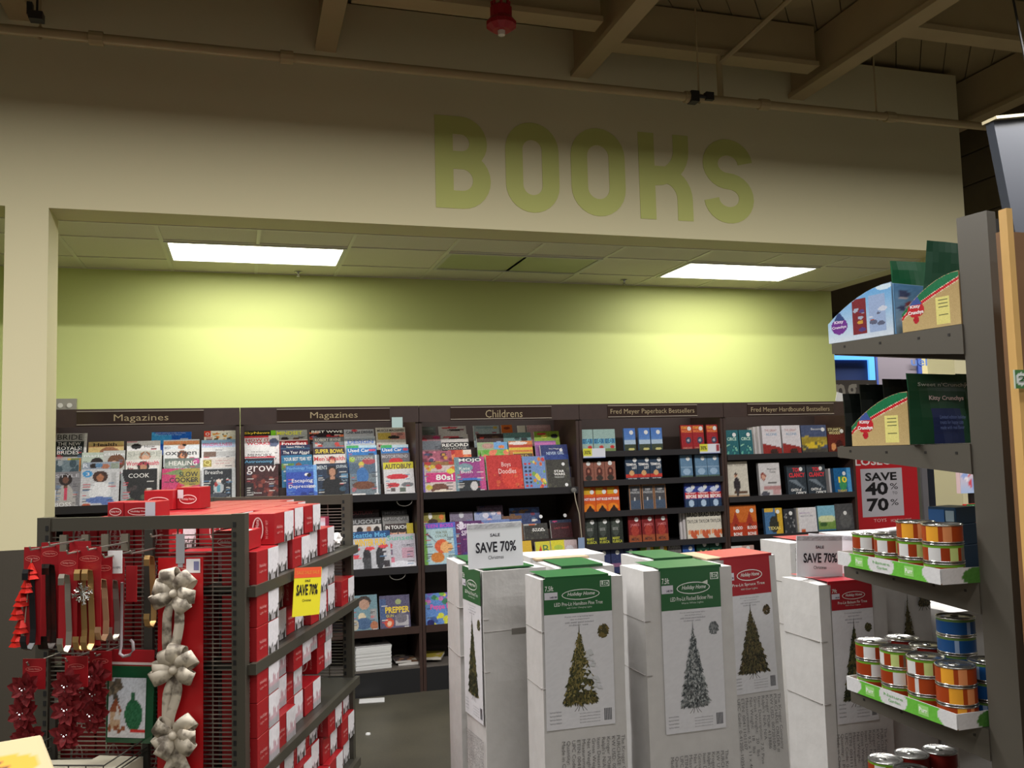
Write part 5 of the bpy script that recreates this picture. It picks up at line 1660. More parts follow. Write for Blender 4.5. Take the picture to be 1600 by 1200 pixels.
# clear candy cane hook and small header cards
a_, c_ = gat(187, 910, -.12), gat(217, 1020, -.12)
r_ = empty('candy_cane_hook', GM @ TR(a_[0], -.12, 0), 'clear plastic cane hook with small red card', 'hook')
b = MB()
zt, zb = a_[2], c_[2]
b.tube([(.008, 0, zt), (.006, 0, zb + .02), (.008, -.01, zb), (.02, -.012, zb - .008), (.04, -.012, zb - .004), (.052, -.012, zb + .012), (.05, -.012, zb + .034), (.042, -.012, zb + .042)], .005, 7)
b.build('cane', mat('clear_plastic', (170, 160, 164), .1), r_, smooth=True)
b = MB()
b.box(.02, .0, zt - .06, .055, .003, zt + .05)
b.build('header_card', CARD, r_)
b = MB()
b.box(-.028, -.02, zt + .03, .018, -.018, zt + .1)
k_ = b.build('white_tag', mat('paper', (225, 225, 225), .6), r_)
text('SCAN HERE', -.024, .014, zt + .045, zt + .052, (110, 110, 120), k_, y=-.021)
# prongs the goods hang on
for n_, (px_, py_, ly) in enumerate(((48, 856, -.24), (78, 849, -.20), (106, 862, -.26), (138, 856, -.24), (163, 868, -.19), (205, 862, -.16), (237, 836, -.08), (44, 1036, -.2), (104, 1030, -.2), (150, 1022, -.14))):
    q = gat(px_, py_, ly)
    b = MB()
    b.tube([(0, -.006 - ly, 0), (0, 0, 0), (0, -.006, .01)], .0028, 5)
    o = b.build('prong', WIRE, rack, TR(q[0], ly, q[2] - .006))
# red foil tree garland at far left
r_ = empty('foil_garland', GM @ TR(gat(30, 1015, -.2)[0], -.2, gat(30, 1015, -.2)[2]), 'hanging garland of small red foil trees at the far left', 'garland')
FOIL = mat('red_foil', (214, 40, 30), .25, .4)
hgt = gat(30, 885, -.2)[2] - gat(30, 1015, -.2)[2]
for k in range(6):
    zz = hgt * (5.6 - k) / 6.2
    sx_ = .006 * (-1) ** k
    b = MB()
    for j in range(2):
        b.lathe([(.024 - j * .005, zz - .014 + j * .016), (.003, zz + .018 + j * .016)], 5, cx=sx_ + .03 * (k < 2))
    b.build('foil_tree', FOIL, r_)
b = MB()
b.tube([(.01, 0, 0), (.02, 0, hgt * .5), (.035, 0, hgt + .02)], .0018, 4)
b.build('string', mat('beige_cord', (170, 160, 140), .7), r_)

# poinsettia picks: card plus two red flowers each
PET = mat('red_velvet', (112, 4, 14), .7, var=.25, scale=60)
b = MB()
segs = [(0, 0), (.010, .010), (.0125, .022), (.008, .034), (0, .042)]
for k in range(4):
    (w0, l0), (w1, l1) = segs[k], segs[k + 1]
    y0, y1 = -.004 * math.sin(l0 / .042 * 3), -.004 * math.sin(l1 / .042 * 3)
    b.quad((-w0, y0 - .002, l0), (0, y0, l0), (0, y1, l1), (-w1, y1 - .002, l1))
    b.quad((0, y0, l0), (w0, y0 - .002, l0), (w1, y1 - .002, l1), (0, y1, l1))
petal = b.mesh('petal', PET)
GLINT = mat('silver_bead', (210, 210, 214), .15, 1.0)
b = MB()
for k, (bx_, by_) in enumerate(((0, 0), (.009, .004), (-.007, .006), (.002, -.011))):
    b.lathe([(0, -.003), (.0034 - .0005 * k, 0), (0, .003)], 6, cx=bx_, cy=by_)
bead = b.mesh('beads', GLINT)
pn = 0
for (px_, yt, ybm, ly, side) in ((52, 1030, 1172, -.2, 'leftmost'), (118, 1026, 1165, -.2, 'middle'), (156, 1018, 1130, -.12, 'rightmost and rear')):
    q, q2 = gat(px_, yt, ly), gat(px_, ybm, ly)
    r_ = empty('poinsettia_pick', GM @ TR(q[0], ly, q2[2]), 'red poinsettia garland with silver beads on a red card, ' + side, 'artificial flower', 'red poinsettia garlands at the rack end')
    H_ = q[2] - q2[2]
    b = MB()
    b.box(-.036, .004, H_ - .09, .036, .007, H_)
    k_ = b.build('header_card', CARD, r_)
    ring_logo(k_, 0, H_ - .03, .026, .008, (220, 120, 110), th=.16, y=.0035)
    text('Holiday Home', -.018, .018, H_ - .034, H_ - .027, (226, 150, 140), k_, y=.003)
    for fz in (H_ * .70, H_ * .44, H_ * .16):
        fx = rnd.uniform(-.008, .008)
        c_ = link('flower', None, r_, TR(fx, -.02, fz))
        for ring, (n_, sc, yy) in enumerate(((9, 1.3, .0), (8, 1.1, -.012), (6, .8, -.024))):
            for k in range(n_):
                an = 2 * math.pi * (k + ring * .5) / n_ + rnd.uniform(-.15, .15)
                M = Matrix.Translation((0, yy, 0)) @ Matrix.Rotation(an, 4, 'Y') @ Matrix.Rotation(rnd.uniform(-.1, .5), 4, 'X') @ Matrix.Scale(sc * rnd.uniform(.9, 1.1), 4)
                link('petal', petal, c_, M)
        link('beads', bead, c_, TR(0, -.032, 0, rx=math.pi / 2))
# green gift bag pack
a_, c_ = gat(166, 1040, -.05), gat(238, 1160, -.05)
w_, h_ = c_[0] - a_[0], a_[2] - c_[2]
b = MB()
b.box(0, 0, 0, w_, .02, h_)
o = b.build('gift_bag_pack', mat('green_film', (24, 74, 46), .2, bump=.5, scale=20), None, GM @ TR(a_[0], -.05, c_[2], rx=0, ry=math.radians(1.5)))
tag(o, 'green wrapped bag pack with snowy house picture and red header', 'pack')
A = Art(30, 40, (190, 196, 204), (200, 200, 206))
A.s_(20, [(90, 80, 66), (120, 106, 86), (76, 70, 60)], 0, .55, .3, 1, .07, 3)
A.t(0, .42, .38, .42, .2, .66, (140, 76, 46))
A.r(.04, .15, .34, .42, (190, 160, 130))
A.t(.16, .3, .34, .3, .25, .55, (210, 205, 200))
A.e(.68, .38, .24, .26, (36, 96, 62))
A.r(.6, .6, .7, .75, (36, 86, 56))
A.r(.0, 0, 1, .14, (206, 204, 206))
A.s_(8, [(140, 80, 50)], 0, .1, .5, .2, .05, 6)
A.r(.62, .1, 1, .14, (190, 40, 36))
A.n(14, 3)
link('picture_panel', art_mesh(A, w_ * .8, h_ * .78, m=PRINTM), o, TR(w_ * .44, -.0015, h_ * .07))
a2 = gat(166, 1018, -.05)
b = MB()
b.box(0, .002, h_, w_ * .98, .006, h_ + .05)
k_ = b.build('header_card', CARD, o)
panel(k_, .0, h_ + .004, w_ * .98, h_ + .012, (205, 190, 186), y=.001, name='white_stripe')

# long red card with three mottled ribbon bows
a_, c_ = gat(247, 872, -.04), gat(317, 1225, -.04)
w_, h_ = c_[0] - a_[0], a_[2] - c_[2]
r_ = empty('bow_garland', GM @ TR((a_[0] + c_[0]) / 2, -.04, c_[2]), 'garland of three mottled cream ribbon bows on a long red card', 'garland')
b = MB()
b.box(-w_ / 2, 0, 0, w_ / 2, .004, h_)
k_ = b.build('backing_card', mat('bright_red_card', (176, 14, 22), .4), r_)
ring_logo(k_, 0, h_ - .035, .03, .01, (226, 150, 140), th=.16, y=-.001)
text('Holiday Home', -.02, .02, h_ - .039, h_ - .031, (230, 170, 160), k_, y=-.0015)
panel(k_, .02, h_ - .048, .066, h_ - .004, (214, 212, 214), y=-.002, name='price_sticker')
panel(k_, .045, h_ - .04, .062, h_ - .012, (110, 112, 150), y=-.0025, name='barcode')
b = MB()
b.box(-.013, -.004, h_ - .018, .015, -.002, h_ + .075)
b.box(-.007, -.003, h_ - .03, .009, -.001, h_ - .018)
b.build('hang_tab', mat('pale_plastic', (150, 152, 156), .25), r_)


def ribbon_mat():
    m = bpy.data.materials.new('mottled_ribbon')
    m.use_nodes = True
    nt = m.node_tree
    b_ = nt.nodes['Principled BSDF']
    tc = nt.nodes.new('ShaderNodeTexCoord')
    n = nt.nodes.new('ShaderNodeTexNoise')
    n.inputs['Scale'].default_value = 26
    n.inputs['Detail'].default_value = 3
    rp = nt.nodes.new('ShaderNodeValToRGB')
    e = rp.color_ramp.elements
    e[0].position, e[0].color = .36, (*lin((104, 94, 82)), 1)
    e[1].position, e[1].color = .52, (*lin((206, 196, 178)), 1)
    nt.links.new(tc.outputs['Object'], n.inputs['Vector'])
    nt.links.new(n.outputs['Fac'], rp.inputs['Fac'])
    nt.links.new(rp.outputs['Color'], b_.inputs['Base Color'])
    b_.inputs['Roughness'].default_value = .6
    return m


RIB = ribbon_mat()


def loop(cx, cz, an, L_, w_, dep, name='bow_loop', par=None):
    d_ = Vector((math.cos(an), 0, math.sin(an)))
    pv = Vector((-math.sin(an), 0, math.cos(an)))
    pts, wv = [], []
    n_ = 18
    for k in range(n_ + 1):
        t_ = k / n_
        s_ = (1 - math.cos(2 * math.pi * t_)) / 2
        pts.append(Vector((cx, -.014, cz)) + d_ * (L_ * s_) + Vector((0, -.012 - dep * math.sin(2 * math.pi * t_) * (.5 + .5 * s_) - .01 * s_, 0)) + pv * (.006 * math.sin(5 * t_)))
        tw = .5 * math.sin(3.1 * t_ + an)
        wv.append((pv * math.cos(tw) + Vector((0, -1, 0)) * math.sin(tw) * .6) * w_ * (.35 + .65 * min(1, s_ * 2.2)))
    b = MB()
    b.strip(pts, wv, .0016)
    return b.build(name, RIB, par, smooth=True)


def tail(cx, cz, x2, z2, w_, par, name='ribbon_tail', wob=.012):
    pts, wv = [], []
    n_ = 12
    for k in range(n_ + 1):
        t_ = k / n_
        pts.append((cx + (x2 - cx) * t_ + wob * math.sin(t_ * 5), -.012 - .02 * math.sin(t_ * 3.1) - .004 * math.sin(t_ * 9), cz + (z2 - cz) * t_))
        a = .5 * math.sin(t_ * 4 + cx * 50)
        wv.append(Vector((math.cos(a), math.sin(a) * .6, 0)) * w_ * (.5 + .5 * min(1, t_ * 3)))
    b = MB()
    b.strip(pts, wv, .0016)
    return b.build(name, RIB, par, smooth=True)


bz = [gat(275, y_, -.04)[2] - c_[2] for y_ in (924, 1042, 1143)]
for n_, (zc, angs) in enumerate(zip(bz, ((.75, 2.7, 3.5, -.25, 1.75, -1.0), (.5, 3.05, 3.5, -.5, 1.35, 1.9), (.65, 3.6, 4.1, -.15, -.7, 2.5)))):
    bo = link('bow', None, r_, Matrix.Identity(4))
    for k, a in enumerate(angs):
        loop(-.004, zc, a, .078 if k % 2 == 0 else .068, .05, .026, par=bo)
    bm = bmesh.new()
    bmesh.ops.create_uvsphere(bm, u_segments=10, v_segments=8, radius=.014)
    me = bpy.data.meshes.new('knot')
    bm.to_mesh(me)
    bm.free()
    me.materials.append(RIB)
    me.polygons.foreach_set('use_smooth', [True] * len(me.polygons))
    link('knot', me, bo, TR(-.004, -.04, zc))
    if n_ < 2:
        tail(-.004, zc, .006 - .02 * n_, bz[n_ + 1] + .01, .032, bo)
        tail(-.006, zc, -.045, bz[n_ + 1] + (.05 if n_ == 0 else -.02), .03, bo, wob=-.008)
    else:
        tail(-.004, zc, -.03, zc - .17, .045, bo)
        tail(.002, zc, .04, zc - .17, .045, bo, wob=-.01)
# wire basket at the rack foot with pale catalogues, and the cream carton corner
b = MB()
q = gat(150, 1200, -.16)
zb_ = q[2]
for z in (zb_ - .25, zb_ - .12, zb_ + .005, zb_ + .016, zb_ + .045):
    b.tube([(-.62, -.01, z), (-.62, -.27, z), (-.3, -.27, z), (-.3, -.01, z)], .0025, 5)
for k in range(7):
    x = -.62 + k * .053
    b.tube([(x, -.27, zb_ + .045), (x, -.27, zb_ - .25), (x, -.01, zb_ - .25)], .002, 4)
for k in range(2):
    b.box(-.625 + k * .31, -.02, zb_ - .25, -.605 + k * .31, -.004, zb_ + .14)
ba = tag(b.build('wire_basket', DSTEEL, None, GM), 'dark wire basket hooked low on the rack end', 'basket')
for n_, (x, y, rz) in enumerate(((-.60, -.25, .06), (-.46, -.24, -.08))):
    b = MB()
    b.box(0, 0, 0, .15, .2, .23 + n_ * .012)
    tag(b.build('catalogue_pile', mat('pale_paper', (176, 170, 150), .7), None, GM @ TR(x, y, zb_ - .244, rz)), ['pale catalogue pile in the wire basket, left', 'pale catalogue pile in the wire basket, right'][n_], 'catalogues')
p = at(10, 1204, 1, 1.75)
b = MB()
b.box(-.13, -.12, 0, .085, .14, p[2] + .012)
o = b.build('display_carton', mat('cream_carton', (176, 162, 126), .6), None, TR(p[0] - .02, 1.75, 0, math.radians(16)), bevel=.003)
tag(o, 'cream display carton with orange print cut by the lower left corner', 'box')
hz_ = p[2] + .012
A = Art(24, 16, (176, 164, 126))
A.e(.6, .35, .35, .3, (220, 150, 50))
A.s_(6, [(80, 60, 46)], .4, .3, .8, .7, .05, 3)
link('front_print', art_mesh(A, .2, .16, m=PRINTM), o, TR(-.022, -.1215, hz_ - .17))
link('top_print', art_mesh(A, .2, .24, m=PRINTM), o, TR(-.022, -.115, hz_ + .0008, rx=-math.pi / 2))

# ------------------------------------------------------------------ tall white tree cartons
CW = mat('white_corrugated', (196, 194, 192), .6, bump=.35, scale=24, var=.04)
TH = 1.27


def tree_print(par, cx, zb, zt, hw, M, kind, seed):
    R = random.Random(seed)
    mb = MB()
    H_ = zt - zb
    pal = {'green': [(58, 66, 40), (44, 52, 34), (84, 86, 52), (110, 100, 58), (34, 40, 28)],
           'olive': [(92, 88, 48), (70, 72, 42), (120, 108, 60), (56, 58, 40), (140, 128, 80)],
           'flock': [(120, 124, 124), (90, 96, 98), (156, 160, 160), (64, 70, 74), (176, 180, 180)],
           'brown': [(86, 78, 52), (66, 62, 44), (112, 98, 66), (50, 50, 38), (96, 92, 60)]}[kind]
    n_ = 1500
    mb.tri((cx - hw * .86, -.0010, zb + .004), (cx + hw * .86, -.0010, zb + .004), (cx, -.0010, zt - .004), pal[4] if kind != 'flock' else (74, 80, 84))
    for k in range(n_):
        t_ = 1 - math.sqrt(R.random())          # more tufts low down
        z = zb + H_ * (.02 + .96 * t_)
        wv = hw * (1 - t_) ** .9 * (.93 + .07 * math.sin(z * 260)) + .0015
        x = cx + R.uniform(-1, 1) * wv
        an = -math.pi / 2 + (x - cx) / (hw + .001) * 1.0 + R.uniform(-.5, .5)
        L_ = R.uniform(.006, .012) * (.7 + .5 * (1 - t_))
        s_ = L_ * .32
        ca, sa = math.cos(an), math.sin(an)
        yy = -.0012 - .0000012 * k
        c = R.choice(pal)
        if t_ < .3 and R.random() < .5:
            c = tuple(int(v * .7) for v in c)
        mb.tri((x - sa * s_, yy, z + ca * s_), (x + ca * L_, yy, z + sa * L_), (x + sa * s_, yy, z - ca * s_), c)
    # top leader and stand
    mb.tri((cx - .0015, -.003, zt - .01), (cx + .0015, -.003, zt - .01), (cx, -.003, zt + .022), pal[1])
    for d_ in (-.02, -.008, .009, .021):
        mb.quad((cx - .001, -.0009, zb + .004), (cx + .001, -.0009, zb + .004), (cx + d_ + .001, -.0009, zb - .02), (cx + d_ - .001, -.0009, zb - .02), (70, 66, 60))
    return mb.build('tree_picture', PRINTM, par, M)


SIDE = "The Kroger Company\nPURCHASE ORDER #\nKW USD: 007201040\nKroger PO#: 413886\nRalph's N/A: N/A\nItem Description: 7.5' Pine\nGross Weight:  20   lbs\nNet Weight:   18   lbs\nMeasurement: 9.5 x 11 x 46\nETIN: 00411101107\nUPC Code: 0-41205-10256\nQuantity: 1 PC\nMade in China"


def label_face(o, M, x0, x1, zt, hdr, zlab, color, kind, size, line1, line2, seed, led=False, hd_white=None, side=None, treew=.5, text_on=True, treez=None):
    """printed label: coloured header, tree picture, logo, small print"""
    M = M @ Matrix.Translation((0, -.0034, 0))
    wd = x1 - x0
    A = Art(24, 60, (212, 212, 216))
    A.n(3, seed)
    me = art_mesh(A, wd, hdr - zlab, m=PRINTM, z0=zlab)
    link('label_sheet', me, o, M @ Matrix.Translation(((x0 + x1) / 2, -.0002, 0)))
    panel(o, x0, hdr, x1, zt, color, y=-.0012, name='label_header', M=M)
    T_ = (232, 236, 230)
    hh = zt - hdr
    cx = (x0 + x1) / 2
    ring_logo(o, cx + wd * .04, zt - hh * .48, wd * .28, hh * .15, T_, y=-.0022, M=M, th=.14)
    text('Holiday Home', cx + wd * .04 - wd * .2, cx + wd * .04 + wd * .2, zt - hh * .54, zt - hh * .41, T_, o, y=-.0024, M=M, shear=.25, bold=.01)
    text(line1, x0 + wd * .15, x1 - wd * .14, zt - hh * .78, zt - hh * .68, T_, o, y=-.0022, M=M)
    text(line2, x0 + wd * .33, x1 - wd * .3, zt - hh * .88, zt - hh * .82, (200, 214, 200), o, y=-.0022, M=M)
    text(size, x0 + wd * .02, x0 + wd * .14, zt - hh * .34, zt - hh * .2, T_, o, y=-.0022, M=M, bold=.01)
    panel(o, x0 + wd * .01, zt - hh * .58, x0 + wd * .2, zt - hh * .38, (206, 204, 214), y=-.0022, name='price_sticker', M=M)
    text('149.99', x0 + wd * .09, x0 + wd * .19, zt - hh * .55, zt - hh * .49, (60, 50, 80), o, y=-.0028, M=M, bold=.02)
    if led:
        panel(o, x1 - wd * .17, zt - hh * .3, x1 - wd * .03, zt - hh * .13, (220, 228, 220), y=-.0022, name='led_mark', M=M)
        text('LED', x1 - wd * .16, x1 - wd * .04, zt - hh * .28, zt - hh * .15, color, o, y=-.003, M=M, bold=.03)
    lh = hdr - zlab
    for q, (u0, u1) in enumerate(((.3, .72), (.38, .66), (.3, .72), (.36, .64))):
        text(('Power Lights 8 Color Changing', 'with Remote Control', 'For Indoor and Outdoor Use', 'Dynamic  7.5 ft'), 0, 1, 0, 1, (120, 120, 130), o, M=M) if False else \
            text(['Pre-Lit with long lasting lights', 'easy to shape branch', 'with metal stand included', 'indoor use'][q], x0 + wd * u0, x0 + wd * u1, hdr - .008 - q * .0085 - .005, hdr - .008 - q * .0085, (130, 130, 140), o, y=-.0014, M=M)
    tz0, tz1 = treez or (zlab + lh * .2, hdr - lh * .14)
    tree_print(o, cx, tz0, tz1, wd * treew / 2, M, kind, seed)
    # round detail picture
    mb = MB()
    R = random.Random(seed + 5)
    for k in range(90):
        a, q = R.uniform(0, 6.28), math.sqrt(R.random()) * wd * .075
        x, z = x0 + wd * .86 + q * math.cos(a), hdr - lh * .17 + q * math.sin(a) * 1.15
        s_ = wd * .022
        yy = -.0013 - k * .000003
        c = R.choice({'flock': [(90, 94, 96), (130, 134, 136)], 'green': [(58, 62, 40), (90, 84, 50)], 'olive': [(70, 66, 40), (110, 96, 54)], 'brown': [(60, 56, 40), (96, 80, 54)]}[kind])
        mb.tri((x - s_, yy, z - s_), (x + s_, yy, z - s_ * .6), (x, yy, z + s_), c)
    mb.build('detail_picture', PRINTM, o, M)
    # fine print and barcode
    for q in range(4):
        text('Item contains artificial tree and stand only', x0 + wd * .48, x0 + wd * .78, zlab + .012 + q * .009, zlab + .017 + q * .009, (140, 140, 146), o, y=-.0014, M=M)
        text('Importe par distributeur', x0 + wd * .05, x0 + wd * .22, zlab + .016 + q * .011, zlab + .022 + q * .011, (120, 120, 126), o, y=-.0014, M=M)
    mb = MB()
    for q in range(9):
        xx = x0 + wd * (.84 + q * .013)
        mb.quad((xx, -.0014, zlab + .014), (xx + wd * .007, -.0014, zlab + .014), (xx + wd * .007, -.0014, zlab + .05), (xx, -.0014, zlab + .05), (60, 60, 66))
    tag(mb.build('barcode', PRINTM, o, M), kind='stuff')
    if side:
        sx0, sx1, sz0, sz1 = side
        text(SIDE, sx0, sx1, sz0, sz1, (104, 102, 104), o, rot=-90, y=-.0022, M=M, name='shipping_text')


def carton_tall(x, y, w_, d_, lab, rz=0, roll=0, h_=TH, seed=1, top=None, topx=None, seams=True, tilt=0):
    me = softbox(w_, d_, h_, .0034, seed)
    me.materials.append(CW)
    M = TR(x, y, 0.0, rz) @ Matrix.Rotation(roll, 4, 'Y') @ Matrix.Rotation(tilt, 4, 'X')
    o = link('tree_carton', me, None, M)
    tag(o, lab, 'box', 'tall white tree cartons')
    if top:
        a, b_ = topx or (w_ * .16, w_ * .86)
        mb = MB()
        n_ = 6
        for i in range(n_):
            for j in range(3):
                X0, X1 = a + (b_ - a) * i / n_, a + (b_ - a) * (i + 1) / n_
                Y0, Y1 = .001 + (d_ * .97) * j / 3, .001 + (d_ * .97) * (j + 1) / 3
                mb.quad((X0, Y0, h_ + .0055), (X1, Y0, h_ + .0055), (X1, Y1, h_ + .0055), (X0, Y1, h_ + .0055))
        mb.box(a, -.0008, h_ - .003, b_, .0012, h_ + .0055)
        mb.build('label_top', mat('label_top', top, .35), o)
    if seams:
        mb = MB()
        for zz in (h_ - .16, h_ - .33):
            mb.box(.0, -.0012, zz, .02, .002, zz + .0016)
        mb.box(-.0016, .01, h_ - .16, .002, d_ - .01, h_ - .1585)
        mb.box(-.0016, .01, h_ - .33, .002, d_ - .01, h_ - .3285)
        mb.build('crease', mat('crease', (140, 136, 132), .8), o)
    return o


GRN, RDD = (34, 92, 50), (156, 26, 38)
I4 = Matrix.Identity(4)
# b2 - the big green labelled carton in front
o = carton_tall(.862, 2.63, .275, .165, 'white carton with green header and green tree with a torn white patch', seed=2, top=GRN, topx=(.015, .225), roll=math.radians(.3))
label_face(o, I4, .008, .232, TH, TH - .108, TH - .452, GRN, 'olive', '7.5ft', 'LED Pre-Lit Hamilton Pine Tree', 'with Color Changing Lights', 11, led=True, side=(.055, .262, TH - .70, TH - .487), treew=.48)
mb = MB()
R = random.Random(5)
for k in range(34):
    z = TH - .345 + R.random() * .12
    hw_ = .035 * (1 - (z - TH + .345) / .14)
    x = .152 + R.uniform(-hw_, hw_)
    s_ = R.uniform(.006, .012)
    yy = -.0062 - k * .00002
    mb.tri((x - s_, yy, z), (x + s_, yy, z - s_ * .4), (x + s_ * .2, yy, z + s_), (196, 198, 200))
tag(mb.build('torn_patch', PRINTM, o), 'torn white patch in the printed tree')
# b3 - flocked tree carton
o = carton_tall(1.222, 2.652, .322, .19, 'white carton with green header and a grey flocked tree', seed=3, top=GRN, topx=(.055, .28))
label_face(o, I4, .058, .272, TH - .001, TH - .13, TH - .515, GRN, 'flock', '7.5ft', 'LED Pre-Lit Flocked Bickner Pine', 'Warm White Lights', 12, led=True, side=(.07, .275, TH - .80, TH - .585), treew=.46)
mb = MB()
mb.tri((.20, -.0066, TH - .048), (.225, -.0066, TH - .04), (.225, -.0066, TH - .052), (214, 220, 210))
mb.build('plug_mark', PRINTM, o)
# b4 - red header, leaning
o = carton_tall(1.578, 2.80, .262, .2, 'white carton with red header leaning left behind the flocked tree carton', seed=4, top=RDD, topx=(.04, .245), roll=math.radians(-1.6))
label_face(o, I4, .052, .232, TH - .001, TH - .13, TH - .465, RDD, 'brown', "7'", 'Pre-Lit Spruce Tree', '400 Clear Lights', 13, side=(.035, .238, TH - .72, TH - .478), treew=.62)
mb = MB()
mb.box(-.01, .0, TH + .001, .05, .2, TH + .006)
mb.build('raised_flap', mat('kraft_board', (168, 148, 120), .8), o)
# b5 - near red carton at the right
o = carton_tall(1.536, 2.178, .226, .185, 'white carton with red header and slim dark green tree beside the can shelves', seed=5, top=RDD, topx=(.03, .18))
label_face(o, I4, .036, .172, TH - .001, TH - .075, TH - .385, RDD, 'green', '7ft', 'Pre-Lit Balsam Fir Tree', '350 Clear Lights', 14, side=(.03, .195, TH - .60, TH - .41), treew=.58)
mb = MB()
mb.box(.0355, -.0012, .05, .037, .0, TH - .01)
mb.build('edge_line', mat('crease', (140, 136, 132), .8), o)  # thin grey line down the front at the label's left edge
# b6, b7 - to its right, behind the cans
o = carton_tall(1.782, 2.215, .165, .18, 'white carton with a lit tree picture, directly behind the cans', seed=6)
MF = Matrix.Translation((0, -.003, 0))
tree_print(o, .075, TH - .40, TH - .065, .045, MF, 'brown', 15)
tree_print(o, .135, TH - .085, TH - .03, .012, MF, 'brown', 16)
o = carton_tall(1.962, 2.16, .24, .2, 'plain white carton, lower than the others, at the right behind the cans', seed=7, h_=1.165, seams=False)
# b1 - turned carton at the left, label face to the left
o = carton_tall(.756, 2.90, .235, .2, 'white carton turned sideways carrying the left sale card', rz=math.radians(5.0), seed=8)
ML = Matrix.Translation((0, .2, 0)) @ Matrix.Rotation(-math.pi / 2, 4, 'Z')      # XZ print facing -X
label_face(o, ML, .006, .192, TH - .001, TH - .115, TH - .50, GRN, 'green', '7.5ft', 'LED Pre-Lit Flocked Tree', 'Warm White Lights', 17, side=(.02, .19, TH - .78, TH - .55), treew=.5)
mb = MB()
mb.box(.01, .008, TH + .002, .19, .19, TH + .0062)
mb.build('label_top', mat('label_top', GRN, .35), o)
mb = MB()
mb.box(.0, -.0016, TH - .20, .2, .001, TH - .1985)
mb.build('crease', mat('crease', (140, 136, 132), .8), o)
mb = MB()
mb.box(.10, -.002, TH - .215, .155, .0, TH - .195)
mb.build('tape', mat('grey_tape', (120, 116, 110), .5), o)
# rear cartons
o = carton_tall(.735, 3.16, .25, .2, 'white carton standing behind the turned one at the left', seed=9, top=GRN, topx=(.03, .22))
o = carton_tall(1.0, 2.86, .215, .25, 'white carton with green top behind the large green headed carton', seed=10, top=GRN, topx=(.02, .17))
mb = MB()
mb.box(.0, .2, TH + .001, .2, .25, TH + .008)
mb.build('raised_flap', mat('kraft_board', (168, 148, 120), .8), o)
o = carton_tall(1.02, 3.2, .3, .2, 'white carton at the very back left of the group', seed=11, seams=False)
o = carton_tall(1.36, 2.9, .19, .25, 'white carton behind the flocked tree carton', seed=12, top=GRN, topx=(.02, .17), seams=False)
mb = MB()
o = carton_tall(2.085, 3.13, .33, .22, 'white carton with red top standing at the back under the closeout poster', seed=13, top=RDD, topx=(.06, .3))
text(SIDE.split('\n')[0] + '\n' + SIDE.split('\n')[3], .02, .045, TH - .25, TH - .02, (60, 58, 60), o, rot=-90, y=-.0045, name='shipping_text')
carton_tall(2.46, 3.25, .3, .22, 'plain white carton at the back right of the group', seed=14, seams=False)


def sale_card(x, y, z, w_, h_, rz, lab, roll=0, lean=0):
    b = MB()
    b.box(-w_ / 2, 0, 0, w_ / 2, .002, h_)
    o_ = b.build('sale_card', mat('white_card', (238, 240, 246), .35), None, TR(x, y, z, rz) @ Matrix.Rotation(roll, 4, 'Y') @ Matrix.Rotation(lean, 4, 'X'))
    tag(o_, lab, 'sign', 'white sale cards on the tree cartons')
    T_ = (34, 32, 44)
    text('SALE', -w_ * .09, w_ * .09, h_ * .69, h_ * .76, T_, o_, y=-.0016, bold=.02)
    text('SAVE 70%', -w_ * .36, w_ * .38, h_ * .34, h_ * .58, T_, o_, y=-.0016, bold=.025)
    text('Christmas', -w_ * .14, w_ * .14, h_ * .19, h_ * .27, T_, o_, y=-.0016)
    A = Art(30, 5, (190, 190, 196))
    A.n(22, 5)
    link('sleeve_edge', art_mesh(A, w_ * .98, h_ * .1, z0=h_ * .88), o_)
    return o_


a_, c_ = at(733, 886, 1, 2.90), at(821, 886, 1, 2.90)
sale_card((a_[0] + c_[0]) / 2, 2.915, TH + .008, c_[0] - a_[0], .148, math.radians(4), 'white sale card standing on the turned carton at the left', roll=math.radians(-.5), lean=-.04)
a_, c_ = at(1241, 900, 1, 2.28), at(1308, 908, 1, 2.28)
sale_card((a_[0] + c_[0]) / 2, 2.26, TH + .0066, c_[0] - a_[0], .118, math.radians(-6), 'white sale card standing on the near red headed carton', roll=math.radians(2.5))
sale_card((a_[0] + c_[0]) / 2 + .088, 2.315, TH + .0066, c_[0] - a_[0], .112, math.radians(-48), 'second white sale card angled behind the near one', roll=math.radians(2))

# ------------------------------------------------------------------ cantilever shelving with cans (right)
P0 = (1.558, 1.626)
rv = np.array([-.1929, .9812])
sv = np.array([.9812, .1929])
RA = math.atan2(sv[1], sv[0])
RM = TR(P0[0], P0[1], 0, RA)


def rloc(q):
    d_ = np.array([q[0] - P0[0], q[1] - P0[1]])
    return float(d_ @ sv), float(d_ @ rv), float(q[2])


def rside(px_, py_, lx=0.0):
    p = np.array([P0[0] + sv[0] * lx, P0[1] + sv[1] * lx, 0])
    return rloc(pl(px_, py_, (sv[0], sv[1], 0), p))


def rz_(px_, py_, z):
    return rloc(at(px_, py_, 2, z))


def rfront(px_, py_, ly):
    p = np.array([P0[0] + rv[0] * ly, P0[1] + rv[1] * ly, 0])
    return rloc(pl(px_, py_, (rv[0], rv[1], 0), p))


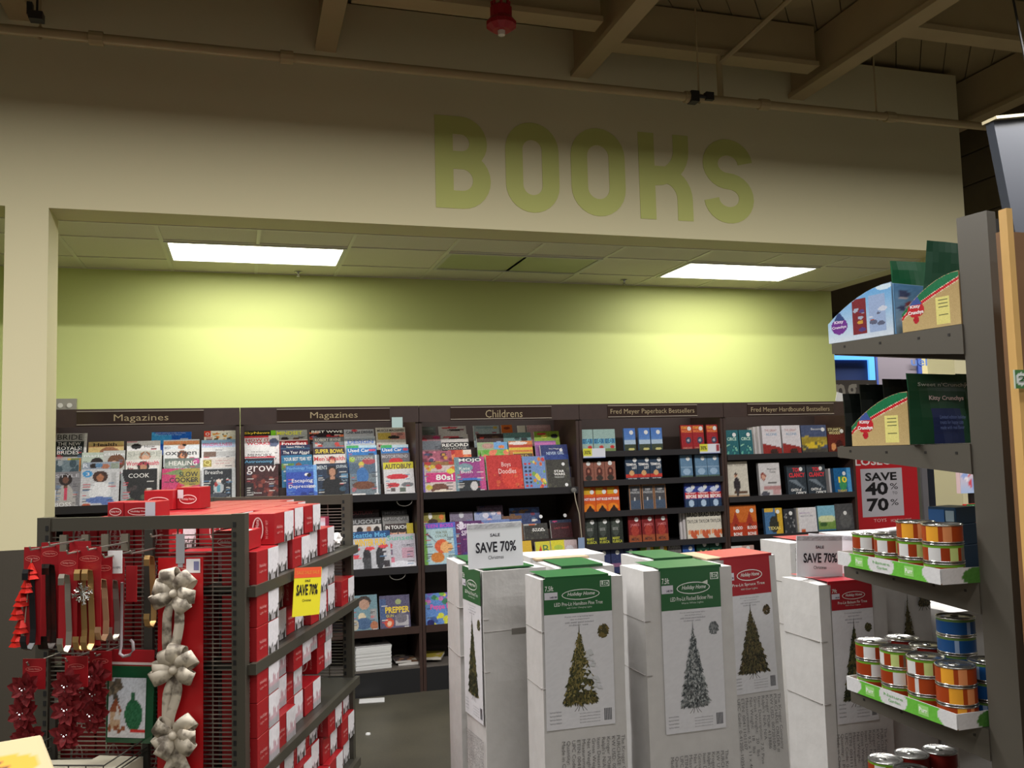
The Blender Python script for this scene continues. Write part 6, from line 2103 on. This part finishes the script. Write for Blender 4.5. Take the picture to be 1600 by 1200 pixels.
RST = mat('grey_brown_steel', (92, 88, 80), .42, .25)
RSD = mat('dark_slot_steel', (40, 38, 36), .5, .2)
r = empty('shelving_unit', RM, 'grey steel cantilever shelving with cans and treat boxes at the right', 'shelving')
b = MB()
b.box(0, -.078, 0, .03, -.004, 2.165)
b.build('upright', RST, r)
b = MB()
b.box(.03, -.076, 0, .045, -.03, 2.15)
b.build('slotted_channel', RSD, r)
b = MB()
for k in range(60):
    b.box(.0315, -.0765, .05 + k * .034, .042, -.0755, .067 + k * .034)
tag(b.build('slots', mat('slot_black', (12, 12, 12), .8), r), kind='stuff')
RZ = [.715, 1.03, 1.345, 1.652, 1.922]
for k, zz in enumerate(RZ):
    b = MB()
    b.box(.004, -.0, zz - .012, .95, .368, zz)
    b.build('shelf', RST, r)
    b = MB()
    b.poly_prism([(-.004, zz), (.372, zz), (.372, zz - .027), (-.004, zz - .068)], 'x', -.004, .004)
    br = b.build('shelf_bracket', RST, r)
    b = MB()
    for (yy, dz) in ((.33, .012), (.24, .016), (.12, .016), (.03, .018)):
        b.lathe([(.0035, .0), (.0035, .002), (0, .002)], 8)
    b2 = MB()
    for (yy, dz) in ((.33, .012), (.22, .016), (.11, .018), (.03, .02)):
        b2.box(-.0048, yy - .003, zz - dz - .003, -.0036, yy + .003, zz - dz + .003)
    tag(b2.build('bracket_holes', RSD, br), kind='stuff')
    b = MB()
    b.box(.004, .358, zz - .03, .95, .372, zz + .002)
    b.build('shelf_lip', RST, r)

# wooden end panel + grey blue hanging board further right
a_ = at(1572, 325, 1, 1.42)
c_ = at(1574, 325, 1, 1.42)
r = empty('wooden_end_panel', TR(a_[0], 1.42, 0), 'tan wooden end panel of the next fixture, right of the steel upright', 'panel')
WT = mat('birch_edge', (206, 164, 96), .5, var=.06, scale=8)
b = MB()
b.box(0, 0, 0, .015, .02, a_[2])
b.build('edge_banding', WT, r)
b = MB()
b.box(.015, .03, 0, .6, .045, a_[2] - .04)
b.build('side_board', mat('brown_board', (118, 84, 50), .55, var=.08, scale=10), r)
q_, q2 = at(1584, 578, 1, 1.41), at(1600, 607, 1, 1.41)
b = MB()
b.box(q_[0] - a_[0], -.012, q2[2], q_[0] - a_[0] + .04, -.008, q_[2])
o = b.build('shelf_label', mat('white_green_label', (180, 196, 180), .4), r)
A = Art(12, 14, (70, 120, 64))
A.e(.35, .5, .35, .35, (220, 224, 220))
link('label_print', art_mesh(A, .04, q_[2] - q2[2], m=PRINTM), o, TR(q_[0] - a_[0] + .02, -.0125, q2[2]))
text('2', q_[0] - a_[0] + .006, q_[0] - a_[0] + .026, q2[2] + .014, q_[2] - .012, (40, 90, 40), o, y=-.0145, bold=.02)
b = MB()
b.box(.019, -.007, q2[2] - .03, .5, .03, q2[2] - .01)
b.build('inner_shelf', WT, r)
p1_, p2_ = at(1578, 226, 1, 3.4), at(1578, 372, 1, 3.4)
b = MB()
b.box(0, 0, 0, .9, .05, .6)
o = b.build('hanging_board', mat('slate_blue_board', (44, 48, 57), .5), None, TR(p1_[0], 3.4, p2_[2]) @ Matrix.Rotation(math.radians(-9), 4, 'Y') @ Matrix.Translation((0, 0, -.01)))
tag(o, 'slate blue hanging board with pale top edge in the upper right corner', 'sign')
b = MB()
b.box(-.01, -.03, .6, .91, .06, .615)
b.build('top_rail', mat('pale_rail', (170, 160, 130), .4), o)
b = MB()
b.tube([(.3, .02, .61), (.3, .02, 1.5)], .006)
b.build('hanging_wire', BK, o)


# cans
def can_proto(kind, R_=.0435, H_=.041):
    """flat pet-food style can; label colours wrap the body"""
    n_ = 28
    R = random.Random(kind)
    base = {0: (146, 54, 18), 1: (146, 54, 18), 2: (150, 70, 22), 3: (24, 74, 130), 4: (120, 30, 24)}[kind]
    r_ = link('food_can', None, None, I4)
    tag(r_, 'x', 'can')

    def cc(k, j):
        u = j / n_
        if kind in (0, 1):
            if k == 3:
                return (104, 156, 44)
            if .1 < u < .18:
                return (206, 206, 206)
            if .28 < u < .34:
                return (190, 206, 130)
            if .36 < u < .45 and k < 3:
                return (120, 110, 96)
            if .64 < u < .70:
                return (206, 206, 206)
            return base
        if kind == 2:
            if u < .1 or .5 < u < .58:
                return (226, 160, 50)
            if .14 < u < .2 or .62 < u < .66:
                return (216, 140, 90)
            if .75 < u < .82:
                return (206, 206, 206)
            return (156, 62, 22)
        if kind == 3:
            if k == 3:
                return (90, 120, 60)
            if .5 < u < .56 or .1 < u < .14:
                return (140, 160, 190)
            return base
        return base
    b = MB()
    e = .0032
    prof = [(R_ - .001, e), (R_ - .001, H_ * .35), (R_ - .001, H_ * .6), (R_ - .001, H_ * .78), (R_ - .001, H_ - e)]
    b.lathe(prof, n_, cols=cc)
    b.build('label_wrap', PRINT, r_, smooth=True)
    CAN = mat('tin', (190, 190, 186), .22, .95)
    b = MB()
    b.lathe([(0, .001), (R_ - .004, .001), (R_ - .001, 0), (R_, .0012), (R_, e), (R_ - .001, e + .0005)], n_)
    b.build('bottom_rim', CAN, r_, smooth=True)
    b = MB()
    b.lathe([(R_ - .001, H_ - e - .0005), (R_ + .0002, H_ - e), (R_ + .0002, H_ - .0008), (R_ - .001, H_), (R_ - .003, H_ - .0005), (R_ - .0045, H_ - .003), (R_ * .75, H_ - .003), (R_ * .72, H_ - .0022), (0, H_ - .0022)], n_)
    b.build('lid', CAN, r_, smooth=True)
    b = MB()
    b.tube([(.006 + .010 * math.cos(a), .009 * math.sin(a), H_ - .0012) for a in [k * math.pi / 6 for k in range(13)]], .0011, 5)
    b.box(.014, -.003, H_ - .002, .024, .003, H_ - .0008)
    b.build('pull_ring', CAN, r_)
    return r_


protos = {k: can_proto(k) for k in range(5)}
used = set()
CH = .0415


def put_can(kind, lx, ly, z, lab, rot, group):
    M = RM @ TR(lx, ly, z, rot)
    if kind not in used:
        used.add(kind)
        o_ = protos[kind]
        o_.matrix_world = M
        o_['label'] = lab
    else:
        o_ = copy_tree(protos[kind], M, lab)
    o_['group'] = group
    return o_


def tray(c0, c1, z, back, name_lab, h0=.02, h1=.036):
    """cardboard tray: c0 far-left corner, c1 near-left corner (local xy), back = width to the right"""
    v0, v1 = np.array(c0), np.array(c1)
    L_ = np.linalg.norm(v0 - v1)
    d_ = (v0 - v1) / L_
    ang_ = math.atan2(d_[1], d_[0]) - math.pi / 2
    M = RM @ TR(v1[0], v1[1], z, ang_)       # local: y runs to the far corner, x into the shelf
    r_ = empty('can_tray', M, name_lab, 'tray')
    WB = mat('tray_white', (206, 206, 206), .45)
    b = MB()
    b.box(0, 0, 0, back, L_, .002)
    b.build('tray_floor', mat('tray_kraft', (150, 116, 84), .7), r_)
    hs = .034
    for nm_, (x0, y0, x1, y1) in (('side_wall', (0, 0, .002, L_)), ('front_wall', (0.002, 0, back, .002)), ('back_wall', (0.002, L_ - .002, back, L_)), ('inner_wall', (back - .002, .002, back, L_ - .002))):
        b = MB()
        b.box(x0, y0, .002 if nm_ != 'x' else 0, x1, y1, hs)
        b.build(nm_, WB, r_)
    # printed green waves
    A = Art(90, 10, (100, 178, 60))
    for u in (.02, .46, .98):
        A.e(u, .6, .13, .8, (206, 206, 208))
    A.n(5, 3)
    Mx = Matrix.Translation((-.0008, L_ / 2, 0)) @ Matrix.Rotation(-math.pi / 2, 4, 'Z')
    link('side_print', art_mesh(A, L_ * .998, hs, m=PRINTM), r_, Mx)
    for u, s_, c in ((.24, 'Purr', (226, 236, 220)), (.73, 'Purr', (226, 236, 220))):
        # flag-like badge with lettering
        xx = (u - .5) * L_
        k_ = panel(r_, xx - .016, .006, xx + .016, hs - .006, (150, 206, 120), y=-.0009, name='badge', M=Mx)
        text(s_, xx - .013, xx + .013, .012, hs - .011, c, r_, y=-.0014, M=Mx, bold=.03)
    text('Nature', -.035 - .01, .02, .02, .027, (100, 170, 90), r_, y=-.0014, M=Mx)
    text('Garden', -.03, .01, .009, .016, (100, 170, 90), r_, y=-.0014, M=Mx)
    A = Art(60, 10, (206, 206, 208))
    A.e(.5, .4, .3, .8, (70, 120, 50))
    A.n(5, 4)
    link('front_print', art_mesh(A, back * .99, hs, m=PRINTM), r_, TR(back / 2, -.0008, 0))
    text('Purr', back * .42, back * .58, .01, .026, (150, 190, 130), r_, y=-.0016, bold=.02)
    return r_, M


T4 = tray((.0, .385), (-.067, .024), RZ[1] + .001, .26, 'green and white can tray on the fourth shelf down, stacked with orange cans')
T3 = tray((.008, .40), (-.094, .022), RZ[2] + .001, .26, 'green and white can tray on the third shelf down, nearly empty')


def canstack(px_, py_, zshelf, kinds, rows_lab, lvl, rots, group):
    """the lid of the top can is seen at (px, py); lvl cans high"""
    z0c = zshelf + .0035
    q = rz_(px_, py_, z0c + lvl * (CH + .0008))
    for k in range(lvl):
        lv = {2: ('lower', 'upper'), 3: ('bottom', 'middle', 'top'), 5: ('bottom', 'second', 'third', 'fourth', 'top')}[lvl][k]
        put_can(kinds[k], q[0], q[1], z0c + k * (CH + .0008), rows_lab.replace('@', lv), rots[k], group)
    return q


G4, G3, G5 = 'cans on the fourth shelf down', 'cans on the third shelf down', 'cans on the lowest visible shelf'
def gridstack(T, i, j, n, kinds, lab, rots, group):
    """n-high stack in cell (i across, j along from the near corner) of a tray"""
    M = T[1]
    q = RM.inverted() @ M @ Vector((.0475 + i * .0885, .0475 + j * .0905, .0025))
    for k in range(n):
        lv = {1: ('single',), 2: ('bottom', 'top'), 3: ('bottom', 'middle', 'top'), 5: ('bottom', 'second', 'third', 'fourth', 'top')}[n][k]
        put_can(kinds[k], q[0], q[1], q[2] + k * (CH + .0008), lab.replace('@', lv), rots[k], group)


gridstack(T4, 0, 3, 3, (0, 0, 0), '@ orange and green can of the farthest front stack, fourth shelf down', (.4, 3.0, 2.6), G4)
gridstack(T4, 0, 2, 3, (0, 0, 1), '@ orange and green can of the second front stack, fourth shelf down', (.4, 2.8, 1.6), G4)
gridstack(T4, 0, 1, 3, (0, 2, 1), '@ orange can of the third front stack, fourth shelf down', (.4, 4.5, 1.9), G4)
gridstack(T4, 0, 0, 3, (2, 2, 2), '@ orange can of the nearest front stack, fourth shelf down', (.4, 3.4, 3.0), G4)
gridstack(T4, 1, 3, 3, (4, 4, 4), '@ shaded dark red can behind the farthest stacks, fourth shelf down', (.4, 0, 1), G4)  # plain dark red wrap, no print
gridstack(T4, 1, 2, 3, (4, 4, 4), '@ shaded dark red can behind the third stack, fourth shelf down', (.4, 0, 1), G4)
gridstack(T4, 1.05, 1, 5, (3, 3, 3, 3, 3), '@ blue can of the tall rear stack, fourth shelf down', (0, 1, 2.2, 3, 1), G4)
gridstack(T4, 1.05, 0, 3, (3, 3, 3), '@ blue can of the stack half behind the upright, fourth shelf down', (0, 1, 2.4), G4)
gridstack(T3, 0, 3, 2, (0, 0), '@ orange can at the far tray end, third shelf down', (.4, 2.6), G3)
gridstack(T3, 0, 2, 2, (0, 0), '@ orange can second from the tray end, third shelf down', (.4, 2.2), G3)
gridstack(T3, 0, 1, 3, (0, 0, 2), '@ orange can of the left tall stack, third shelf down', (.4, 2.0, 3.0), G3)
gridstack(T3, 0, 0, 3, (0, 0, 2), '@ orange can of the right tall stack, third shelf down', (.4, 2.3, 2.9), G3)
canstack(1383, 1184, RZ[0], (0, 0, 0), '@ can at the left of the lowest visible shelf', 3, (0.4, 2.6, 2.5), G5)
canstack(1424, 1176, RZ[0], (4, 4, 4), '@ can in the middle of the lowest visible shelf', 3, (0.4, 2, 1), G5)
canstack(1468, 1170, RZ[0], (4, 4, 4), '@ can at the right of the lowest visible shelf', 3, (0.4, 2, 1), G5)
canstack(1424, 1200, RZ[0], (0, 0, 0), '@ can cut by the picture bottom on the lowest shelf', 3, (0.4, 2, 1), G5)
# white lidded carton and blue cartons behind on the third shelf down
b = MB()
b.box(0, 0, 0, .11, .05, .085)
q = rz_(1324, 850, RZ[2] + .04)
o = b.build('white_carton', mat('white_carton', (200, 200, 200), .5), None, RM @ TR(.1, .31, RZ[2] + .0035, .1), bevel=.003)
tag(o, 'open white carton behind the single cans, third shelf down', 'box')
for n_, (zz, hh_, lab) in enumerate(((0, .06, 'lower blue can carton on the third shelf down'), (.0605, .05, 'middle blue can carton on the third shelf down'), (.111, .04, 'upper dark blue can carton on the third shelf down'))):
    q = rside(1461, 830, .22)
    b = MB()
    b.box(0, 0, 0, .08, .075, hh_)
    o = b.build('blue_carton', mat('teal_navy', (20, 56, 84), .4), None, RM @ TR(rfront(1494, 810, .12)[0], .12, RZ[2] + .0035 + zz, -.02 + n_ * .02), bevel=.0015)
    tag(o, lab, 'box', 'stack of blue cartons on the third shelf down')
    Mx = Matrix.Translation((-.0006, 0, 0)) @ Matrix.Rotation(-math.pi / 2, 4, 'Z')
    panel(o, -.073, .004, -.030, hh_ - .006, (30, 84, 140), name='blue_print', M=Mx)
    panel(o, -.027, .006, -.004, hh_ - .008, (130, 150, 160), name='barcode_patch', M=Mx)


# treat display boxes on the two upper shelves
def treat_box(y0, y1, zsh, h0, h1, lab, scheme, depth=.22, lx=-.002, hmid=None):
    """display box whose side slopes from h0 (far, y1) up to h1 (near, y0)"""
    r_ = empty('treat_display_box', RM @ TR(lx, y0, zsh + .001), lab, 'display box')
    L_ = y1 - y0
    b = MB()
    n_ = 8
    outline = [(0, 0), (L_, 0)]
    for k in range(n_ + 1):
        t_ = k / n_
        outline.append((L_ * (1 - t_), h0 + (h1 - h0) * math.sin(t_ * math.pi / 2) ** .9))
    b.poly_prism(outline, 'x', 0, .003)
    body = mat('box_board', (176, 150, 110) if scheme == 'green' else (150, 180, 206), .5)
    b.build('side_wall', body, r_)
    b = MB()
    b.poly_prism(outline, 'x', depth - .003, depth)
    b.build('side_wall', body, r_)
    b = MB()
    b.box(.003, 0, 0, depth - .003, .003, h1 * .98)
    b.build('rear_wall', body, r_)
    b = MB()
    b.box(.003, L_ - .003, 0, depth - .003, L_, h0)
    b.build('front_wall', body, r_)
    # print on the visible side: clipped to the outline
    nx_, ny_ = 70, 60
    if scheme == 'green':
        A = Art(nx_, ny_, (176, 150, 100), (190, 166, 116))
        U, V = A.U, A.V
        line = .26 + .60 * U ** .8
        A.a[V > line] = (24, 112, 70)
        A.a[abs(V - line) < .035] = (190, 30, 40)
        A.a[(abs(V - line) > .028) & (abs(V - line) < .04)] = (226, 214, 190)
        A.r(.60, .04, .84, .56, (222, 214, 130))
        for q in range(5):
            A.r(.64, .5 - q * .07, .80, .515 - q * .07, (90, 90, 60))
        A.e(.25, .40, .15, .15, (190, 36, 44))
        A.t(.14, .50, .36, .50, .25, .74, (60, 84, 150))
        A.e(.25, .2, .05, .07, (176, 30, 44))
    elif scheme == 'blue':
        A = Art(nx_, ny_, (96, 160, 214), (206, 216, 228))
        A.e(.18, .32, .13, .17, (110, 50, 140))
        A.t(.1, .44, .27, .44, .18, .64, (50, 70, 120))
        A.r(.4, .1, .62, .8, (120, 40, 46))
        A.s_(8, [(196, 150, 60), (160, 170, 190), (80, 60, 120)], .42, .15, .6, .6, .05, 3)
        A.r(.66, .1, .9, .82, (150, 170, 206))
        A.s_(9, [(170, 80, 50), (200, 206, 220), (90, 96, 120)], .68, .15, .88, .6, .05, 4)
        A.e(.9, .95, .12, .06, (206, 224, 236))
    A.n(5, 2)
    # build the clipped print mesh
    mb = MB()

    def topz(y):
        t_ = 1 - y / L_
        return h0 + (h1 - h0) * math.sin(max(0, t_) * math.pi / 2) ** .9
    H_ = max(h0, h1)
    for i in range(nx_):
        ya, yb = L_ * (1 - i / nx_), L_ * (1 - (i + 1) / nx_)      # u runs from the far end to the near end
        lim = min(topz(ya), topz(yb)) if h1 > h0 else topz((ya + yb) / 2)
        for j in range(ny_):
            za, zb2 = H_ * j / ny_, H_ * (j + 1) / ny_
            if zb2 > lim:
                break
            mb.quad((-.0008, ya, za), (-.0008, yb, za), (-.0008, yb, zb2), (-.0008, ya, zb2), tuple(A.a[j, i]))
    mb.build('side_print', PRINT, r_)
    Mx = Matrix.Translation((-.0012, L_, 0)) @ Matrix.Rotation(-math.pi / 2, 4, 'Z')
    if scheme == 'green':
        text('Kitty', L_ * .16, L_ * .34, H_ * .42, H_ * .5, (235, 225, 225), r_, M=Mx, y=-.0006, bold=.03)
        text('Crunchys', L_ * .12, L_ * .39, H_ * .3, H_ * .39, (240, 235, 235), r_, M=Mx, y=-.0006, bold=.04)
    else:
        text('Kitty', L_ * .11, L_ * .26, H_ * .36, H_ * .44, (226, 210, 235), r_, M=Mx, y=-.0006, bold=.03)
        text('Crunchys', L_ * .07, L_ * .3, H_ * .26, H_ * .33, (226, 210, 235), r_, M=Mx, y=-.0006, bold=.03)
    return r_


def pouch(lx, ly, z, w_, h_, rz, lab, c=(16, 60, 38), txt_=True, roll=0):
    """soft stand-up treat pouch"""
    bm_ = MB()
    nx_, nz_ = 8, 8
    P = {}
    for s_ in (0, 1):
        for i in range(nx_ + 1):
            for k in range(nz_ + 1):
                u, v = i / nx_, k / nz_
                bulge = .028 * math.sin(math.pi * u) ** .7 * (1 - v) ** .6 + .0015
                wob = .004 * mnoise.noise(Vector((u * 4 + lx * 30, v * 4, ly * 20)))
                P[s_, i, k] = ((u - .5) * w_ * (1 - .04 * math.sin(math.pi * v)), (-bulge + wob if s_ == 0 else bulge), v * h_)
    for i in range(nx_):
        for k in range(nz_):
            v = k / nz_
            u = i / nx_
            col = c
            if txt_ and .50 < v < .56:
                col = (150, 30, 34)
            if txt_ and v < .45 and .2 < u < .75:
                col = (20, 36, 76)
            bm_.quad(P[0, i, k], P[0, i + 1, k], P[0, i + 1, k + 1], P[0, i, k + 1], col)
            bm_.quad(P[1, i + 1, k], P[1, i, k], P[1, i, k + 1], P[1, i + 1, k + 1], c)
    for k in range(nz_):
        bm_.quad(P[1, 0, k], P[0, 0, k], P[0, 0, k + 1], P[1, 0, k + 1], c)
        bm_.quad(P[0, nx_, k], P[1, nx_, k], P[1, nx_, k + 1], P[0, nx_, k + 1], c)
    o_ = bm_.build('treat_pouch', PRINT, None, RM @ TR(lx, ly, z, rz) @ Matrix.Rotation(roll, 4, 'Y'), smooth=True)
    tag(o_, lab, 'pouch', 'green treat pouches on the upper shelves')
    if txt_:
        text("Sweet n'Crunchy", -w_ * .4, w_ * .4, h_ * .80, h_ * .87, (150, 160, 150), o_, y=-.012, bold=.01)
        text('Kitty Crunchys', -w_ * .28, w_ * .28, h_ * .60, h_ * .68, (190, 170, 170), o_, y=-.02, bold=.02)
        text('Limited edition holiday\ntreats for happy cats\nmade with real flavor', -w_ * .2, w_ * .22, h_ * .2, h_ * .4, (90, 110, 160), o_, y=-.032)
    return o_


# upper shelf (local y from pixel columns on the side plane)
ya, yb_, yc = rside(1302, 535)[1], rside(1398, 525)[1], rside(1412, 520)[1]
ht = rside(1398, 440)[2] - RZ[4]
treat_box(yb_, ya + .012, RZ[4], .052, ht, 'pale blue sloped treat box on the top shelf, left', 'blue', depth=.2)
ye = -.002
ht2 = rside(1505, 425)[2] - RZ[4]
treat_box(ye, yc, RZ[4], .045, ht2 + .005, 'green and tan sloped treat box on the top shelf, near the upright', 'green', depth=.22)
# near face of the blue box with small printed packs
A = Art(20, 30, (80, 130, 180), (150, 176, 200))
A.s_(14, [(130, 50, 60), (60, 70, 110), (190, 180, 190), (50, 46, 50)], .1, .15, .9, .9, .1, 6)
A.n(8, 2)
o = link('inner_card', None, None, I4)
bpy.data.objects.remove(o)
b = MB()
b.box(0, 0, 0, .2, .003, ht * .96)
o = b.build('printed_card', mat('blue_board', (100, 150, 190), .5), None, RM @ TR(.0, yb_ - .005, RZ[4] + .001))
link('card_print', art_mesh(A, .2, ht * .96, m=PRINTM), o, TR(.1, -.0008, 0))
tag(o, 'blue printed card wall between the two top shelf treat boxes', 'card')
zt_ = RZ[4] + .002
pouch(.10, .20, zt_, .12, .19, -.2, 'green pouch rising behind the blue treat box', txt_=False, c=(18, 84, 50))
pouch(.16, .26, zt_, .12, .15, .2, 'dark green pouch at the far back of the top shelf', txt_=False, c=(14, 50, 32))
pouch(.07, .10, zt_, .11, .215, -.6, 'dark green pouch leaning beside the upright on the top shelf', txt_=False, c=(14, 60, 38), roll=.15)
# second shelf down
y0, y1 = rside(1423, 695)[1], rside(1333, 694)[1]
ht3 = rside(1420, 612)[2] - RZ[3]
treat_box(y0, y1, RZ[3], .05, ht3, 'green and tan sloped treat box on the second shelf down', 'green', depth=.12)
zt_ = RZ[3] + .002
xa_ = rfront(1420, 650, .13)[0]
xb_ = rfront(1516, 650, .13)[0]
pouch((xa_ + xb_) / 2, .13, zt_, xb_ - xa_, .168, .0, 'green pouch facing out left of the pair on the second shelf')
pouch((xa_ + xb_) / 2 + .135, .13, zt_, .135, .17, .0, 'green pouch half hidden by the upright on the second shelf')
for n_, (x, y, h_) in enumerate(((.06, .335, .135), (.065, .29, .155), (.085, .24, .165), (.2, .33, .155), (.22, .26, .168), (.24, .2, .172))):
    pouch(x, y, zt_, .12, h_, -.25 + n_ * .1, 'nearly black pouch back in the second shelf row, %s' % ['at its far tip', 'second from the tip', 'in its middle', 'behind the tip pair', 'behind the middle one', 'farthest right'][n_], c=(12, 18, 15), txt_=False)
